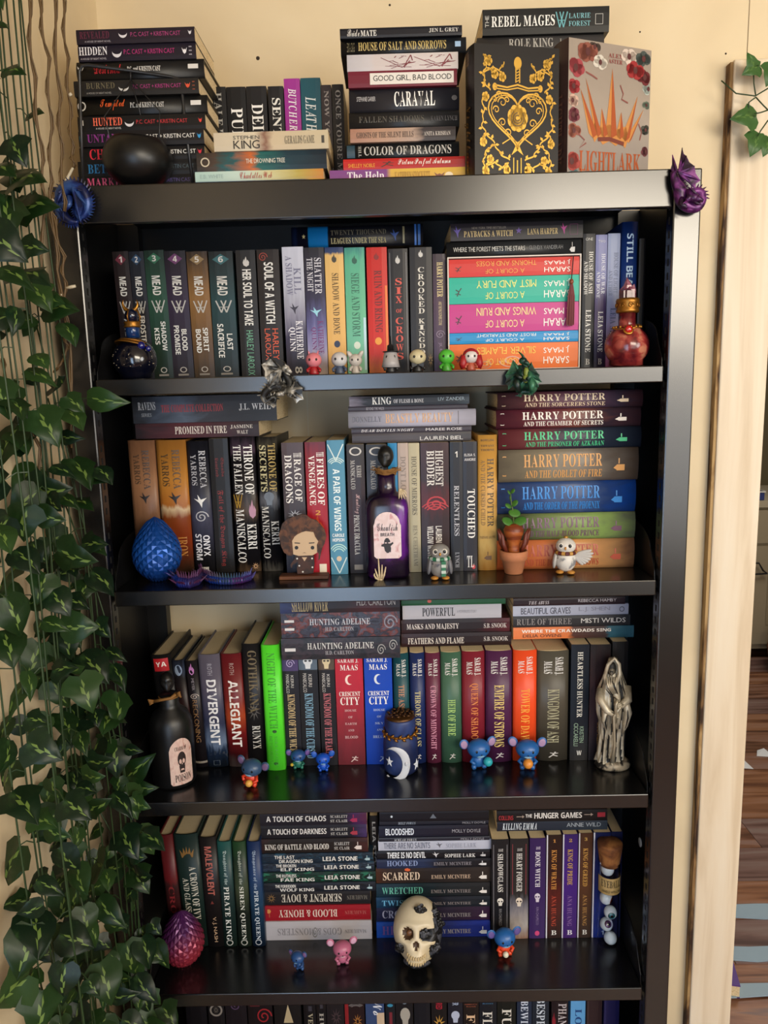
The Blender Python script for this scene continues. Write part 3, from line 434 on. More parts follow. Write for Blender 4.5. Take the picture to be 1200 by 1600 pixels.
# ---- third shelf
SJM = lambda t, c, s0, s1: ['SARAH J.|sb|e2e0dc|.055,.21,.52,.82', 'MAAS|sb|e2e0dc|.09,.2,.2,.46', t+'|sb|%s|%s,%s,.32,.7' % (c, s0, s1), '@runner|-|d0ccc8|.915,.965,.35,.7|h']
HC = lambda a, b, c: G((0, a), (1, a), nz=.0) 
row('third shelf', .116, 2, [
 (234,265.5,1023,'#1e1c1d',H,'black hardcover with red square label, behind poison bottle',['@rect|-|b8262c|.03,.14,.12,.85|h','YA|bb|efe6dc|.06,.1,.22,.75|h'],dict(lean=-4)),
 (267,286,1032,G((0,'#1c1f2a'),(.1,'#3a4254'),(.16,'#1d1b1e'),(.6,'#3a1c1e'),(1,'#1f1b1c'),nz=.08),H,'black hardcover with silver orb on spine',['@disc|-|8c9cb4|.04,.14,.2,.8|h'],dict(lean=-3)),
 (288,307,1033,'#241f22',H,'slim black hardcover with pink gem and brown title',['@flame|-|b87ab0|.02,.13,.2,.8|h','RECKONING|b|8a6a48|.36,.76,.3,.7','@swirl|-|b9aaa0|.3,.36,.1,.9|h','@rect|-|8c8478|.94,.96,0,1|h','MEYER|b|8c8488|.16,.27,.4,.62'],dict(lean=-2)),
 (308,342,1023,G((0,'#6a6470'),(.3,'#5c5666'),(.6,'#3c4058'),(.8,'#7c8ca4'),(.86,'#2c3c54'),(1,'#1f2630'),nz=.1),H,'grey-violet hardcover with white title, city skyline',['ROTH|b|a8a4ac|.08,.18,.4,.62','DIVERGENT|bb|e2e0e0|.22,.8,.3,.75','@sky|-|1f2a3c|.84,.92,0,1|h','@frame|-|77808a|.94,.98,.35,.65|h'],dict(lean=-1)),
 (343.5,375.5,1022,G((0,'#6e2228'),(.4,'#7c2c28'),(.55,'#a84c2c'),(.7,'#7c2224'),(.9,'#5a1c20'),(1,'#6c5c54'),nz=.1),H,'dark red hardcover with white title',['ROTH|b|b09890|.08,.18,.4,.62','ALLEGIANT|bb|e6e0da|.23,.82,.28,.75'],dict(lean=-1)),
 (376.5,405.5,1007,'#262426',H,'black hardcover with muted gold title',['GOTHIKANA|sb|77694c|.05,.55,.3,.78','RUNYX|sb|d0ccc6|.66,.85,.35,.78','@claw|-|5c5854|.46,.62,.1,.9|h']),
 (407,436,1008.7,'#62e03c',H,'fluorescent green hardcover',['NIGHT OF THE WITCH|sb|43a02c|.06,.66,.28,.72','@disc|-|2c5c20|.67,.695,.4,.64|h','SARA RAASCH|b|4cac34|.72,.97,.5,.66','BETH REVIS|b|4cac34|.72,.95,.22,.38','@disc|-|245418|.93,.955,.4,.62|h'],dict(Y=.1)),
 (440,465,1026,'#25232a',P,'black paperback with cream title, purple emblem',['KINGDOM OF THE WICKED|sb|d2b88c|.34,.93,.25,.7','KERRI|b|c8c4c0|.17,.28,.5,.68','MANISCALCO|b|c8c4c0|.16,.33,.2,.4','@rect|-|4c3a6c|0,.13,0,1|h','@swirl|-|b9a8d0|.02,.11,.2,.8|h']),
 (465.7,495,1024,'#232328',P,'black paperback with ice blue title, skull emblem',['KINGDOM OF THE CURSED|sb|8cb4cc|.34,.93,.25,.7','KERRI|b|c8c4c0|.17,.28,.5,.68','MANISCALCO|b|c8c4c0|.16,.33,.2,.4','@rect|-|5c6c7c|0,.13,0,1|h','@skull|-|d8dce0|.01,.12,.15,.85|h','@sockets|-|23242a|.03,.07,.3,.7|h']),
 (496.7,521.7,1024,'#242226',P,'black paperback with salmon title, pale skull emblem',['KINGDOM OF THE FEARED|sb|c8747c|.34,.93,.25,.7','KERRI|b|c8c4c0|.17,.28,.5,.68','MANISCALCO|b|c8c4c0|.16,.33,.2,.4','@rect|-|5a4a3c|0,.13,0,1|h','@skull|-|d8c8a4|.01,.12,.15,.85|h','@sockets|-|2a2422|.03,.07,.3,.7|h']),
 (522.7,566,1023,G((0,'#c02c40'),(.3,'#b83044'),(.6,'#94303c'),(1,'#6c2c34'),nz=.15),P,'thick rose red paperback with moon emblem',['SARAH J.|sb|f2eae6|.04,.075,.1,.85|h','MAAS|sb|f2eae6|.09,.14,.18,.82|h','@moon|-|f2dcd4|.18,.27,.35,.65|h','CRESCENT|sb|f2eae6|.33,.37,.12,.88|h','CITY|sb|f2eae6|.38,.45,.15,.85|h','HOUSE|sb|d8b4b4|.49,.51,.3,.72|h','OF|sb|d8b4b4|.55,.57,.42,.58|h','EARTH|sb|d8b4b4|.61,.63,.3,.72|h','AND|sb|d8b4b4|.67,.69,.4,.62|h','BLOOD|sb|d8b4b4|.73,.755,.28,.75|h','@runner|-|e6d0cc|.92,.97,.45,.75|h']),
 (568,611.7,1021.7,G((0,'#1a4cb4'),(.5,'#1a50bc'),(1,'#1844a8'),nz=.15),P,'thick cobalt blue paperback with moon emblem',['SARAH J.|sb|f2f0f0|.04,.075,.1,.85|h','MAAS|sb|f2f0f0|.09,.14,.18,.82|h','@moon|-|d8e0ec|.18,.27,.35,.65|h','CRESCENT|sb|f2f0f0|.33,.37,.12,.88|h','CITY|sb|f2f0f0|.38,.45,.15,.85|h','HOUSE|sb|b4c4e4|.49,.51,.3,.72|h','OF|sb|b4c4e4|.55,.57,.42,.58|h','SKY|sb|b4c4e4|.61,.63,.35,.65|h','AND|sb|b4c4e4|.67,.69,.4,.62|h','BREATH|sb|b4c4e4|.73,.755,.26,.75|h','@runner|-|d0d8e8|.92,.97,.45,.75|h']),
 (613.5,638,1021.7,'#24525a',P,'teal paperback behind the moon jar',SJM('THE ASSASSINS BLADE','c08c6c',.28,.88),dict(bul=.0055)),
 (639.5,663,1021,'#243464',P,'navy paperback partly behind the moon jar',SJM('THRONE OF GLASS','c8bc8c',.34,.84),dict(bul=.0055)),
 (664,687.5,1021,'#6a3048',P,'plum red paperback with pink title',SJM('CROWN OF MIDNIGHT','cc90a4',.29,.87),dict(bul=.0055)),
 (688.5,720.5,1020,'#4a6c58',P,'sage green paperback with lime title',SJM('HEIR OF FIRE','a8c878',.42,.75),dict(bul=.0055)),
 (721.7,757.5,1018.7,'#842a38',P,'crimson paperback with orange title',SJM('QUEEN OF SHADOWS','d8884c',.28,.87),dict(bul=.0055)),
 (759,800.5,1017.7,'#562c50',P,'aubergine paperback with yellow title',SJM('EMPIRE OF STORMS','dcc47c',.3,.86),dict(bul=.0055)),
 (802.5,839.5,1017,'#e4562c',P,'vivid orange paperback with gold title',SJM('TOWER OF DAWN','eca844',.34,.85),dict(bul=.0055)),
 (840.5,890,1018,G((0,'#5a564c'),(.5,'#565046'),(1,'#4c473e'),nz=.03),P,'thick olive-grey paperback',SJM('KINGDOM OF ASH','a8a488',.34,.83),dict(bul=.006)),
 (893,921.5,1007.5,G((0,'#1c2430'),(.5,'#1a2634'),(1,'#1d1c20'),nz=.15),P,'navy-black paperback with wide pale capitals',['HEARTLESS HUNTER|sb|dcdad2|.06,.62,.35,.65','KRISTEN|b|9cb4a0|.7,.84,.52,.75','CICCARELLI|b|9cb4a0|.67,.87,.2,.44','W|bb|dcdad6|.91,.95,.38,.65|h']),
 (923,955,1007.5,G((0,'#231d20'),(.3,'#3a2428'),(.5,'#402a30'),(1,'#242028'),nz=.15),P,'black-maroon paperback behind the hooded statue',['CICCARELLI|b|a88448|.66,.86,.4,.6','W|bb|b4c0dc|.91,.95,.5,.75|h']),
 (957.5,982,1003,'#1c1a1c',P,'black book behind the hooded statue',[]),
], 'upright books on the third shelf', .14)
stack('stack beside the fluorescent green book', .09, 'auto', [
 (437,625,931,954.5,G((0,'#3c4874'),(.2,'#2c2a38'),(.5,'#2a2428'),(.75,'#4c2428'),(1,'#2a2428'),nz=.2,sc=6),P,'dark marbled paperback with blue corner',['SHALLOW RIVER|sb|b4a47c|.1,.4,.1,.8','H.D. CARLTON|b|a8a4a4|.64,.96,.4,.8']),
 (438.5,625,955,990,Mo('#2a2c38','#4a4c5c','#383844','#7a4440','#5c6070',sc=7),P,'slate floral paperback with two bars',['@rect|-|d8d6d6|.03,.11,.62,.72','@rect|-|d8d6d6|.03,.11,.3,.4','HUNTING ADELINE|sb|c4c4cc|.24,.75,.5,.75','H.D. CARLTON|sb|a8a8b0|.37,.61,.25,.42','@swirl|-|8c8c98|.85,.98,.2,.9']),
 (439,625,990.5,1021,Mo('#26262c','#333238','#443840','#2c2a30',sc=6),P,'charcoal swirl paperback with one bar',['@rect|-|d8d6d6|.03,.12,.4,.55','HAUNTING ADELINE|sb|cfcdcb|.22,.78,.48,.78','H.D. CARLTON|sb|a8a4a8|.37,.61,.22,.4','@swirl|-|a4a2a0|.8,.88,.1,.7','@swirl|-|a4a2a0|.9,.98,.3,.9']),
], 'books lying left on the third shelf row', .14)
stack('stack above the sage green book', .146, 'auto', [
 (627,790,932,944.5,G((0,'#2c5a40'),(.5,'#33684c'),(1,'#2c6044'),nz=.12),P,'green paperback just under the shelf above',['@disc|-|c86458|.25,.29,.3,.7']),
 (629,784,945.5,967,'#b9b8c0',P,'white paperback with condensed black title',['POWERFUL|sb|2c2a2c|.2,.53,.2,.8','A POWERLESS STORY|b|9c9aa0|.55,.75,.4,.6']),
 (627,797,968,988,G((0,'#3a2428'),(.3,'#2a2024'),(.7,'#2c2226'),(1,'#5c2830'),nz=.2),P,'black paperback with red mottling',['MASKS AND MAJESTY|sb|d8d0cc|.05,.53,.25,.7','S.B. SNOOK|sb|c8c0bc|.76,.97,.3,.65']),
 (627,799,989,1009.5,G((0,'#3a2022'),(.4,'#2a1c1e'),(1,'#33201f'),nz=.2),P,'black-brown paperback with ivory capitals',['FEATHERS AND FLAME|sb|dcd2c8|.06,.57,.2,.68','S.B. SNOOK|sb|c8c0bc|.75,.97,.35,.68']),
], 'books lying mid third shelf row', .14)
stack('stack beside the hooded statue', .138, 'auto', [
 (802,977,934,948,'#33242c',P,'dark plum paperback under the shelf above',['THE ABYSS|bi|d0c8cc|.14,.32,.2,.65','REBECCA HAMBY|b|d0c8cc|.58,.92,.4,.8']),
 (802,983,948.5,968.5,G((0,'#b4b8c8'),(.5,'#b0b4c6'),(1,'#a8acc0'),nz=.06),P,'pale lavender paperback with dark capitals',['BEAUTIFUL GRAVES|b|4c4a54|.07,.5,.18,.78','L.J. SHEN|b|8c8c9c|.57,.84,.3,.78','@ring|-|5c5c68|.92,.965,.25,.75']),
 (802,985,969,988.5,'#37363a',P,'charcoal paperback with silver and white capitals',['RULE OF THREE|sb|8c8888|.03,.5,.2,.8','MISTI WILDS|b|dcdad8|.58,.96,.3,.75']),
 (802,990,989,1011,G((0,'#dc8454'),(.46,'#d8804c'),(.5,'#5c3c34'),(.76,'#4c3a38'),(.8,'#3c6c7c'),(1,'#3c6878'),nz=.05,sc=9),P,'paperback in orange, brown and teal',['WHERE THE CRAWDADS SING|bb|f0e8e0|.07,.81,.55,.82','DELIA OWENS|b|5a3428|.08,.4,.15,.42']),
], 'books lying right on the third shelf row', .14)
# ---- fourth shelf
row('fourth shelf', .112, 3, [
 (247,268.5,1305,G((0,'#5c2024'),(.4,'#6a2228'),(.45,'#3c2426'),(1,'#5a1c22'),nz=.08),H,'dark red hardcover behind the plum egg',['CROWNS|sb|8a3238|.45,.95,.3,.7'],dict(lean=-2)),
 (269.5,307.5,1304,G((0,'#20322f'),(1,'#22342f'),nz=.15),H,'thick dark green hardcover with gold crown',['@crown|-|8a6a3c|.1,.2,.2,.8|h','A CROWN OF IVY|sb|cfcbbf|.28,.75,.52,.8','AND GLASS|sb|cfcbbf|.38,.68,.2,.45'],dict(lean=-2)),
 (309,336.5,1309,'#241f1f',H,'black hardcover with salmon scratchy title',['MALEVOLENT|bb|b4685c|.08,.52,.3,.7','V.J. NASH|b|c4a484|.72,.95,.4,.65','@tri|-|7c3c34|.57,.6,.4,.6|h'],dict(lean=-1)),
 (338,360,1316,G((0,'#2c5c58'),(.2,'#2a4c4c'),(.5,'#283c3c'),(1,'#24342c'),nz=.1),H,'teal green hardcover with white gothic title',['Daughter of the|fr|b4c4c0|.08,.4,.35,.65','PIRATE KING|sb|dcdcd6|.42,.93,.3,.68','@ring|-|b4b4ac|.93,.985,.25,.75|h'],dict(Y=.112)),
 (361.5,383,1316,G((0,'#2c4c30'),(.2,'#28382c'),(.45,'#46503c'),(.7,'#262c28'),(1,'#2c382c'),nz=.1),H,'moss green hardcover with white gothic title',['Daughter of the|fr|b4bcb0|.08,.4,.35,.65','SIREN QUEEN|sb|dcdcd2|.42,.93,.3,.68','@ring|-|b4b4ac|.93,.985,.25,.75|h'],dict(Y=.112)),
 (384.5,405.5,1316,G((0,'#20345c'),(.3,'#26406c'),(.6,'#2c4a64'),(1,'#203044'),nz=.1),H,'sea blue hardcover with white gothic title',['Vengeance of the|fr|a8b8cc|.08,.45,.35,.65','PIRATE QUEEN|sb|ccd4dc|.46,.93,.3,.68','@ring|-|b4b8bc|.93,.985,.25,.75|h'],dict(Y=.112)),
 (577,590,1275,'#17161a',P,'black paperback in the gap between two stacks',['LEIA STONE|bb|a4a4a4|.05,.5,.3,.7'],dict(Y=.15,d=.12)),
 (768,795.5,1312,'#1f1e22',P,'black paperback with white title and skull',['THE|sb|c4c2c0|.09,.12,.4,.65','SHADOWGLASS|sb|dcdad6|.14,.52,.35,.66','@skull|-|dcd8d0|.58,.66,.25,.75|h','@sockets|-|26242a|.6,.635,.35,.65|h','@rect|-|8c8a90|.05,.95,.1,.13','@rect|-|8c8a90|.05,.95,.87,.9','RIN CHUPECO|b|8c8a8c|.69,.86,.42,.58'],dict(Y=.122)),
 (797,826,1311,G((0,'#2a2628'),(.55,'#33302f'),(.68,'#77747c'),(.85,'#a8a09c'),(1,'#8a6a58'),nz=.1),P,'paperback, dark head fading to silver foot',['THE|sb|c4c2c0|.09,.12,.4,.65','HEART FORGER|sb|dcdad6|.14,.52,.35,.66','@skull|-|dcd0c0|.58,.67,.25,.75|h','@sockets|-|33302f|.6,.64,.35,.65|h','@rect|-|8c4048|.05,.55,.12,.15','@rect|-|8c4048|.05,.55,.85,.88'],dict(Y=.122)),
 (828,853,1310,G((0,'#3a2458'),(1,'#402a60'),nz=.12),P,'violet paperback with white title and skull',['THE|sb|c4bcd0|.08,.11,.4,.65','BONE WITCH|sb|dcd8e0|.13,.48,.35,.66','@skull|-|d0c8d4|.54,.63,.25,.75|h','@sockets|-|3a2458|.56,.595,.35,.65|h','RIN CHUPECO|b|8c7ca0|.68,.86,.42,.58','@disc|-|c84c7c|.92,.97,.35,.65|h'],dict(Y=.122)),
 (854.5,878.5,1305,G((0,'#2c1c18'),(.4,'#3a1c18'),(.6,'#5c2420'),(1,'#2a1a18'),nz=.12),P,'dark brown-red paperback with orange title',['@rect|-|cfcfd8|0,1,0,.08','1|sb|c8904c|.04,.07,.4,.6|h','KING OF WRATH|sb|c8904c|.14,.52,.32,.66','ANA HUANG|sb|b4503c|.58,.88,.35,.66','B|sb|dcdad6|.92,.965,.35,.7|h'],dict(Y=.122)),
 (880,903.5,1304,G((0,'#3c2468'),(.4,'#4c2884'),(1,'#46246c'),nz=.06),P,'bright violet paperback with gold title',['@rect|-|cfcfd8|0,1,0,.08','2|sb|c8a45c|.04,.07,.4,.6|h','KING OF PRIDE|sb|c8a45c|.14,.48,.32,.66','ANA HUANG|sb|8c6ca4|.58,.88,.35,.66','B|sb|e4e0ea|.92,.965,.35,.7|h'],dict(Y=.122)),
 (905,926.5,1302,G((0,'#4c3224'),(.5,'#5c3c28'),(1,'#33241f'),nz=.1),P,'chestnut brown paperback with gold title',['@rect|-|cfcfd8|0,1,0,.08','3|sb|c8a45c|.04,.07,.4,.6|h','KING OF GREED|sb|c89c54|.14,.5,.32,.66','ANA HUANG|sb|b48c54|.58,.88,.35,.66','B|sb|dcdad6|.92,.965,.35,.7|h'],dict(Y=.122)),
 (928,955,1301,G((0,'#1c2450'),(.5,'#1c2c74'),(1,'#1c3488'),nz=.1),P,'royal blue paperback behind the eyeball vial',['@rect|-|cfcfd8|0,1,0,.08','4|sb|b4a474|.04,.07,.45,.6|h','1|bb|c8d4ec|.93,.97,.55,.7|h'],dict(Y=.122)),
 (956,973,1300,G((0,'#1a2048'),(1,'#1c2450'),nz=.1),P,'navy paperback with pale moon, behind eyeball vial',['@wing|-|8c94d0|.05,.13,.15,.8|h'],dict(Y=.122)),
], 'upright books on the fourth shelf', .14)
LS = lambda a, b: [a+'|bb|dcdad6|.12,.3,.52,.85', b+'|bb|dcdad6|.16,.46,.1,.45', 'LEIA STONE|bb|e0deda|.55,.86,.25,.68', '@house|-|a8c0c8|.92,.97,.25,.8']
SC = lambda t, s1: [t+'|bb|dcdad8|.06,%s,.3,.7' % s1, 'SCARLETT|sb|c4c2c0|.66,.82,.52,.72', 'ST. CLAIR|sb|c4c2c0|.66,.82,.2,.4']
stack('stack holding upside-down books', .127, SHELF[3], [
 (406,573,1268,1289.5,G((0,'#26242e'),(.8,'#26242e'),(.9,'#4c2c5c'),(1,'#5c2c4c'),nz=.12),P,'black paperback with magenta-violet end',SC('A TOUCH OF CHAOS',.62)+['@house|-|a8305c|.84,.91,.2,.8']),
 (407,573,1290,1311,G((0,'#23232a'),(.85,'#24232c'),(1,'#4c3a68'),nz=.12),P,'black paperback with dim violet end',SC('A TOUCH OF DARKNESS',.62)+['@house|-|a83c50|.84,.91,.2,.8']),
 (405,575,1312,1333,G((0,'#3c2424'),(.15,'#26211f'),(.8,'#2a2220'),(1,'#4a2a28'),nz=.2),P,'black paperback with rust-red mottling',['KING OF BATTLE AND BLOOD|sb|e0dcd6|.05,.64,.25,.65','SCARLETT|sb|c4c2c0|.69,.83,.52,.75','ST. CLAIR|sb|c4c2c0|.69,.83,.2,.42','@house|-|dcd0cc|.87,.94,.2,.8']),
 (408,583,1334,1349.5,Mo('#1c2836','#22384a','#1a1f28','#2c5064',sc=6),P,'navy paperback, upper of four thin matching ones',LS('THE LAST','DRAGON KING')),
 (410,585,1350,1364,Mo('#1f2630','#3a4a5c','#1b1c22','#2c3c50',sc=6),P,'grey-blue paperback, second of four thin matching ones',LS('THE BROKEN','ELF KING')),
 (410,587,1364.5,1379.5,Mo('#1c2224','#1c4438','#1b1d20','#2c7058',sc=6),P,'black-green paperback, third of four thin matching ones',LS('THE RUTHLESS','FAE KING')),
 (409,587,1380,1393.5,Mo('#1d1f26','#262c38','#1a1a1f',sc=6),P,'black paperback, lowest of four thin matching ones',LS('THE FORBIDDEN','WOLF KING')),
 (411,579,1394.5,1416,'#29272a',P,'black paperback with cream title, upside down',['SERPENT & DOVE|sb|cfc9be|.27,.83,.22,.78','MAHURIN|sb|77736c|.03,.22,.35,.65','@claw|-|8c6c44|.88,.97,.15,.85'],dict(flip=1)),
 (412,579,1417,1440,'#98202c',P,'red paperback with pale title, upside down',['BLOOD & HONEY|sb|dcc8bc|.31,.86,.25,.75','MAHURIN|sb|b4605c|.04,.24,.35,.6','@house|-|c88c50|.93,.965,.2,.8'],dict(flip=1)),
 (414,581,1440.5,1470,'#b4b0b4',P,'silver-white paperback, upside down',['GODS & MONSTERS|sb|8c888c|.28,.88,.35,.72','MAHURIN|sb|8c888c|.05,.25,.45,.65','@swirl|-|77746c|.5,.56,.2,.9'],dict(flip=1)),
], 'books stacked left on the fourth shelf', .14)
EM = lambda t, c, s1: [t+'|sb|%s|.05,%s,.22,.75' % (c, s1), 'EMILY MCINTIRE|sb|8c8484|.48,.83,.25,.52', '@house|-|e0dcd8|.9,.97,.2,.7']
stack('stack behind the skull', .127, SHELF[3], [
 (593,764,1266,1283.5,G((0,'#1a1c28'),(.5,'#1b1a22'),(1,'#1c1a20'),nz=.1),P,'black-navy paperback under the shelf above',['@tri|-|6c7480|.46,.52,.3,.7','@disc|-|c8d4e0|.1,.12,.4,.6']),
 (593,764,1284,1290.5,'#262834',P,'thin slate paperback with tiny author line',['MELT FOR US|bi|a8b4c4|.17,.33,.2,.8','MOLLY DOYLE|b|9c9ca4|.76,.97,.15,.65']),
 (592,763,1291,1308,G((0,'#22263a'),(1,'#26222e'),nz=.1),P,'midnight blue paperback with condensed white title',['BLOODSHED|bb|dce4f0|.06,.32,.2,.8','MOLLY DOYLE|b|a8a8b0|.67,.93,.35,.65']),
 (592,765,1308.5,1314,'#2c2c38',P,'thin blue-grey paperback with tiny white line',['SCREAM FOR US|bi|c4c8d0|.14,.34,.2,.8','MOLLY DOYLE|b|9c9ca4|.74,.95,.2,.8']),
 (591,768,1314.5,1330,'#b8bccc',P,'white paperback with grey capitals',['THERE ARE NO SAINTS|bb|7c8090|.05,.46,.2,.8','SOPHIE LARK|sb|9ca0b0|.6,.87,.2,.65','@wing|-|6c6c78|.51,.57,.2,.8']),
 (589,766,1330.5,1342,'#1d1c22',P,'black paperback with bold condensed white title',['THERE IS NO DEVIL|bb|e4e8ee|.09,.43,.1,.9','SOPHIE LARK|sb|dcdcdc|.6,.87,.1,.6','@wing|-|d0d0d4|.49,.55,.1,.9','@house|-|c4c4c8|.91,.96,.2,.8']),
 (588.5,767,1342.5,1355.5,G((0,'#2c3450'),(.4,'#2c3858'),(.55,'#22242e'),(1,'#201f24'),nz=.12),P,'blue-black paperback with pale blue title',['HOOKED|sb|8c9cc4|.09,.36,.3,.9','EMILY MCINTIRE|sb|8c8890|.5,.83,.3,.68','@house|-|d8d8dc|.89,.96,.25,.8']),
 (587.5,768,1356.5,1381,G((0,'#50301f'),(.12,'#3a2c28'),(.5,'#2e2828'),(1,'#38302c'),nz=.1),P,'brown-black paperback with cream title',['SCARRED|sb|dcc8b4|.06,.38,.2,.7','EMILY MCINTIRE|sb|c0a894|.48,.82,.25,.5','@house|-|e0dcd8|.89,.96,.2,.7','@flame|-|d86a3c|.24,.31,.75,1']),
 (588,766,1381.5,1401,G((0,'#1f3848'),(.3,'#22343c'),(.6,'#242a2e'),(1,'#2a2a2c'),nz=.12),P,'dark teal paperback with mint title',EM('WRETCHED','6cb4a4',.41)),
 (588,766,1401.5,1417.5,G((0,'#1c4464'),(.2,'#203448'),(.6,'#222530'),(1,'#242a30'),nz=.14),P,'dark blue paperback with ice blue title',EM('TWISTED','74b8dc',.39)),
 (588.5,766,1418,1440.5,G((0,'#24284a'),(.4,'#2a2440'),(.7,'#2c2030'),(1,'#3c2440'),nz=.14),P,'indigo paperback with grey title behind skull',EM('CROSSED','a8a8bc',.4)),
 (588.5,766,1441,1466,G((0,'#1c50a8'),(.25,'#1c3c7c'),(.6,'#1c2454'),(1,'#20348c'),nz=.18),P,'electric blue paperback, undermost behind the skull',EM('HEXED','74508c',.36)),
], 'books stacked mid fourth shelf', .14)
stack('atop books beside the eyeball vial', .126, 'auto', [
 (776,949,1266,1285,'#1d1b1e',P,'black paperback with arrow marks',['COLLINS|bb|a02c34|.02,.15,.2,.6','@arrow|-|a8988c|.18,.25,.3,.65','THE|bb|d8d4d0|.26,.32,.4,.7','HUNGER GAMES|bb|dcd8d4|.34,.77,.3,.8','@arrow|-|a8988c|.79,.87,.4,.75','@rect|-|a02c3c|.91,.98,.35,.75']),
 (777,950,1286,1304,G((0,'#262a36'),(.5,'#2c3442'),(1,'#3a4450'),nz=.1),P,'slate paperback with white brush title',['KILLING EMMA|bi|dce4ec|.05,.36,.15,.8','ANNIE WILD|b|a4acb4|.63,.94,.35,.75']),
], 'books lying right on the fourth shelf row', .14)
# ---- bottom shelf: only the heads of the spines show
BB = [(290,322,'#17161b','plain black book',[]),(325,350,'#1b191c','black book with pale round emblem',['@ring|-|8c847c|.005,.12,.1,.9|h','@claw|-|6c645c|.02,.1,.3,.7|h']),
 (352,385,'#1d181e','black book with dim purple swirl',['@swirl|-|5c4464|.0,.1,.2,.8|h']),(387,425,'#1a1418','black book with red coil',['@swirl|-|98242c|.03,.2,.3,1|h','@rect|-|5c1c24|.0,.02,.1,.5|h']),
 (428,470,'#1c1a1b','black book with pale chess-like tower',['@rect|-|9c9484|.0,.035,.42,.62|h','@tri|-|b8a888|.03,.2,.34,.7|h']),(474,493,'#16151a','black book with pale gold letters',['VENGEFUL|sb|b4ac94|.08,.5,.35,.75','@rect|-|3c3a44|.01,.06,.4,.7|h']),
 (494,509,'#18161a','slim black book with pale letters',['HUSH|sb|a8a49c|.1,.4,.3,.75','@rect|-|3c3a44|.01,.06,.4,.7|h']),(510,537,'#232024','charcoal book with dotted white arc',['@arcs|-|8c8888|.0,.05,.05,.95|h','@claw|-|4c3c40|.08,.25,.2,.9|h']),
 (538,569,'#2a1a1c','black book with red edge and gold mark',['@rect|-|8c2028|.0,.4,.02,.2','@arcs|-|8c8888|.0,.05,.2,.95|h','@claw|-|a8743c|.1,.25,.4,.9|h']),(571,600,'#3c5078','steel blue book with white script',['No|sc|e0e4ec|.0,.14,.4,.9','@rect|-|c8b49c|.12,.3,.6,1|h']),
 (602,617,'#1a2028','slim teal-black book',['@disc|-|3c8cac|.0,.03,.2,.8|h','@rect|-|7c2c38|.08,.2,.4,.7|h']),(618,645,'#1c1b20','black book with grey skull',['@skull|-|a8a49c|.06,.24,.15,.95|h','@disc|-|8c9cac|.0,.03,.4,.65|h']),
 (647,672,'#1a1c24','navy-black book with blue spark',['@bird|-|8cb4dc|.0,.03,.35,.75|h']),(674,698,'#1b181a','black book with red word and gold star',['RED|bb|a8283c|.01,.07,.3,.7','@claw|-|c89c4c|.12,.3,.1,.9|h']),
 (700,723,'#222430','slate book with white cloud emblem',['TER|bb|a8b4cc|.0,.06,.3,.7','@skull|-|b4bcd0|.11,.22,.1,.9|h']),(724,748,'#251d1a','black-brown book with orange author line',['REBECCA|b|a8604c|.01,.02,.1,.9|h','ROSS|b|a8604c|.03,.04,.2,.8|h','FIRE|sb|d8b898|.11,.45,.2,.75']),
 (749,776,'#1a1f28','black-navy book with blue author line',['REBECCA|b|5c8cb4|.01,.02,.1,.9|h','ROSS|b|5c8cb4|.03,.04,.2,.8|h','FLAME|sb|d8d4cc|.11,.5,.2,.75']),(777,806,'#191d1a','black-green book with cream author line',['REBECCA|b|a8a484|.01,.02,.1,.9|h','ROSS|b|a8a484|.03,.04,.2,.8|h','FURY|sb|d8d4cc|.11,.45,.25,.75']),
 (808,831,'#28344a','blue-grey book with large ornate white initial',['BEWITCHED|sb|ccd4e4|.0,.5,.25,.75']),(832,858,'#232c38','slate green book with large ornate white initial',['BESPELLED|sb|c8d0dc|.0,.5,.25,.75']),
 (862,888,'#241a20','black book with red flecks, white condensed letters',['PHANTASMA|sb|c4bcc0|.02,.5,.4,.9','@flame|-|8c2434|.1,.25,.0,.3|h']),(892,915,'#6aa8dc','bright sky blue book with navy letters',['LOVE|sb|28508c|.1,.4,.3,.75']),
 (917,941,'#3c2c30','brown book',['@rect|-|4c3c40|.0,.6,.05,.12']),(944,968,'#28285c','indigo book',['@rect|-|383870|.0,.6,.05,.12'])]
row('bottom row', .118, 4, [(a, b, None, c, P, t, dd) for a, b, c, t, dd in BB], 'book heads on the bottom shelf', .14)

# ---------------------------------------------------------------- books: builder
ORD = 'zeroth first second third fourth fifth sixth seventh eighth ninth tenth eleventh twelfth thirteenth fourteenth fifteenth sixteenth seventeenth eighteenth nineteenth twentieth'.split() + \
      ['twenty-first', 'twenty-second', 'twenty-third', 'twenty-fourth', 'twenty-fifth', 'twenty-sixth', 'twenty-seventh', 'twenty-eighth']
PAGE = ramp_mat([(.3, '#cbb48c'), (.5, '#e4d2ae'), (.7, '#d6c29a')], 0, 1, 60, rough=.8, stretch=(14, .2, .2), seed=1)
placed = []                                  # boxes of what stands already: x0, x1, y0, y1, top
def book_mat(spec, flat):
    if isinstance(spec, str): return mat(spec, .38, spec=.32)
    if spec[0] == 'g':
        c = spec[1]
        st = list(c) if isinstance(c[0], tuple) else even(c)
        return ramp_mat(st, 1, spec[2], spec[3], rough=.38, spec=.32, axis=0 if flat else 2, stretch=(1, 1, .5) if flat else (1, 1, 1))
    return ramp_mat(even(spec[1]), 0, .9, spec[2], rough=.38, spec=.32, stretch=(2, .5, .6) if flat else (.6, .5, 2))
def parse(d):
    p = d.split('|'); q = [float(x) for x in p[3].split(',')]
    return p[0], p[1], p[2], q, (p[4] if len(p) > 4 else 'd')
def expand(c): return c if len(c) == 6 else (c*2 if len(c) == 3 else '808080')
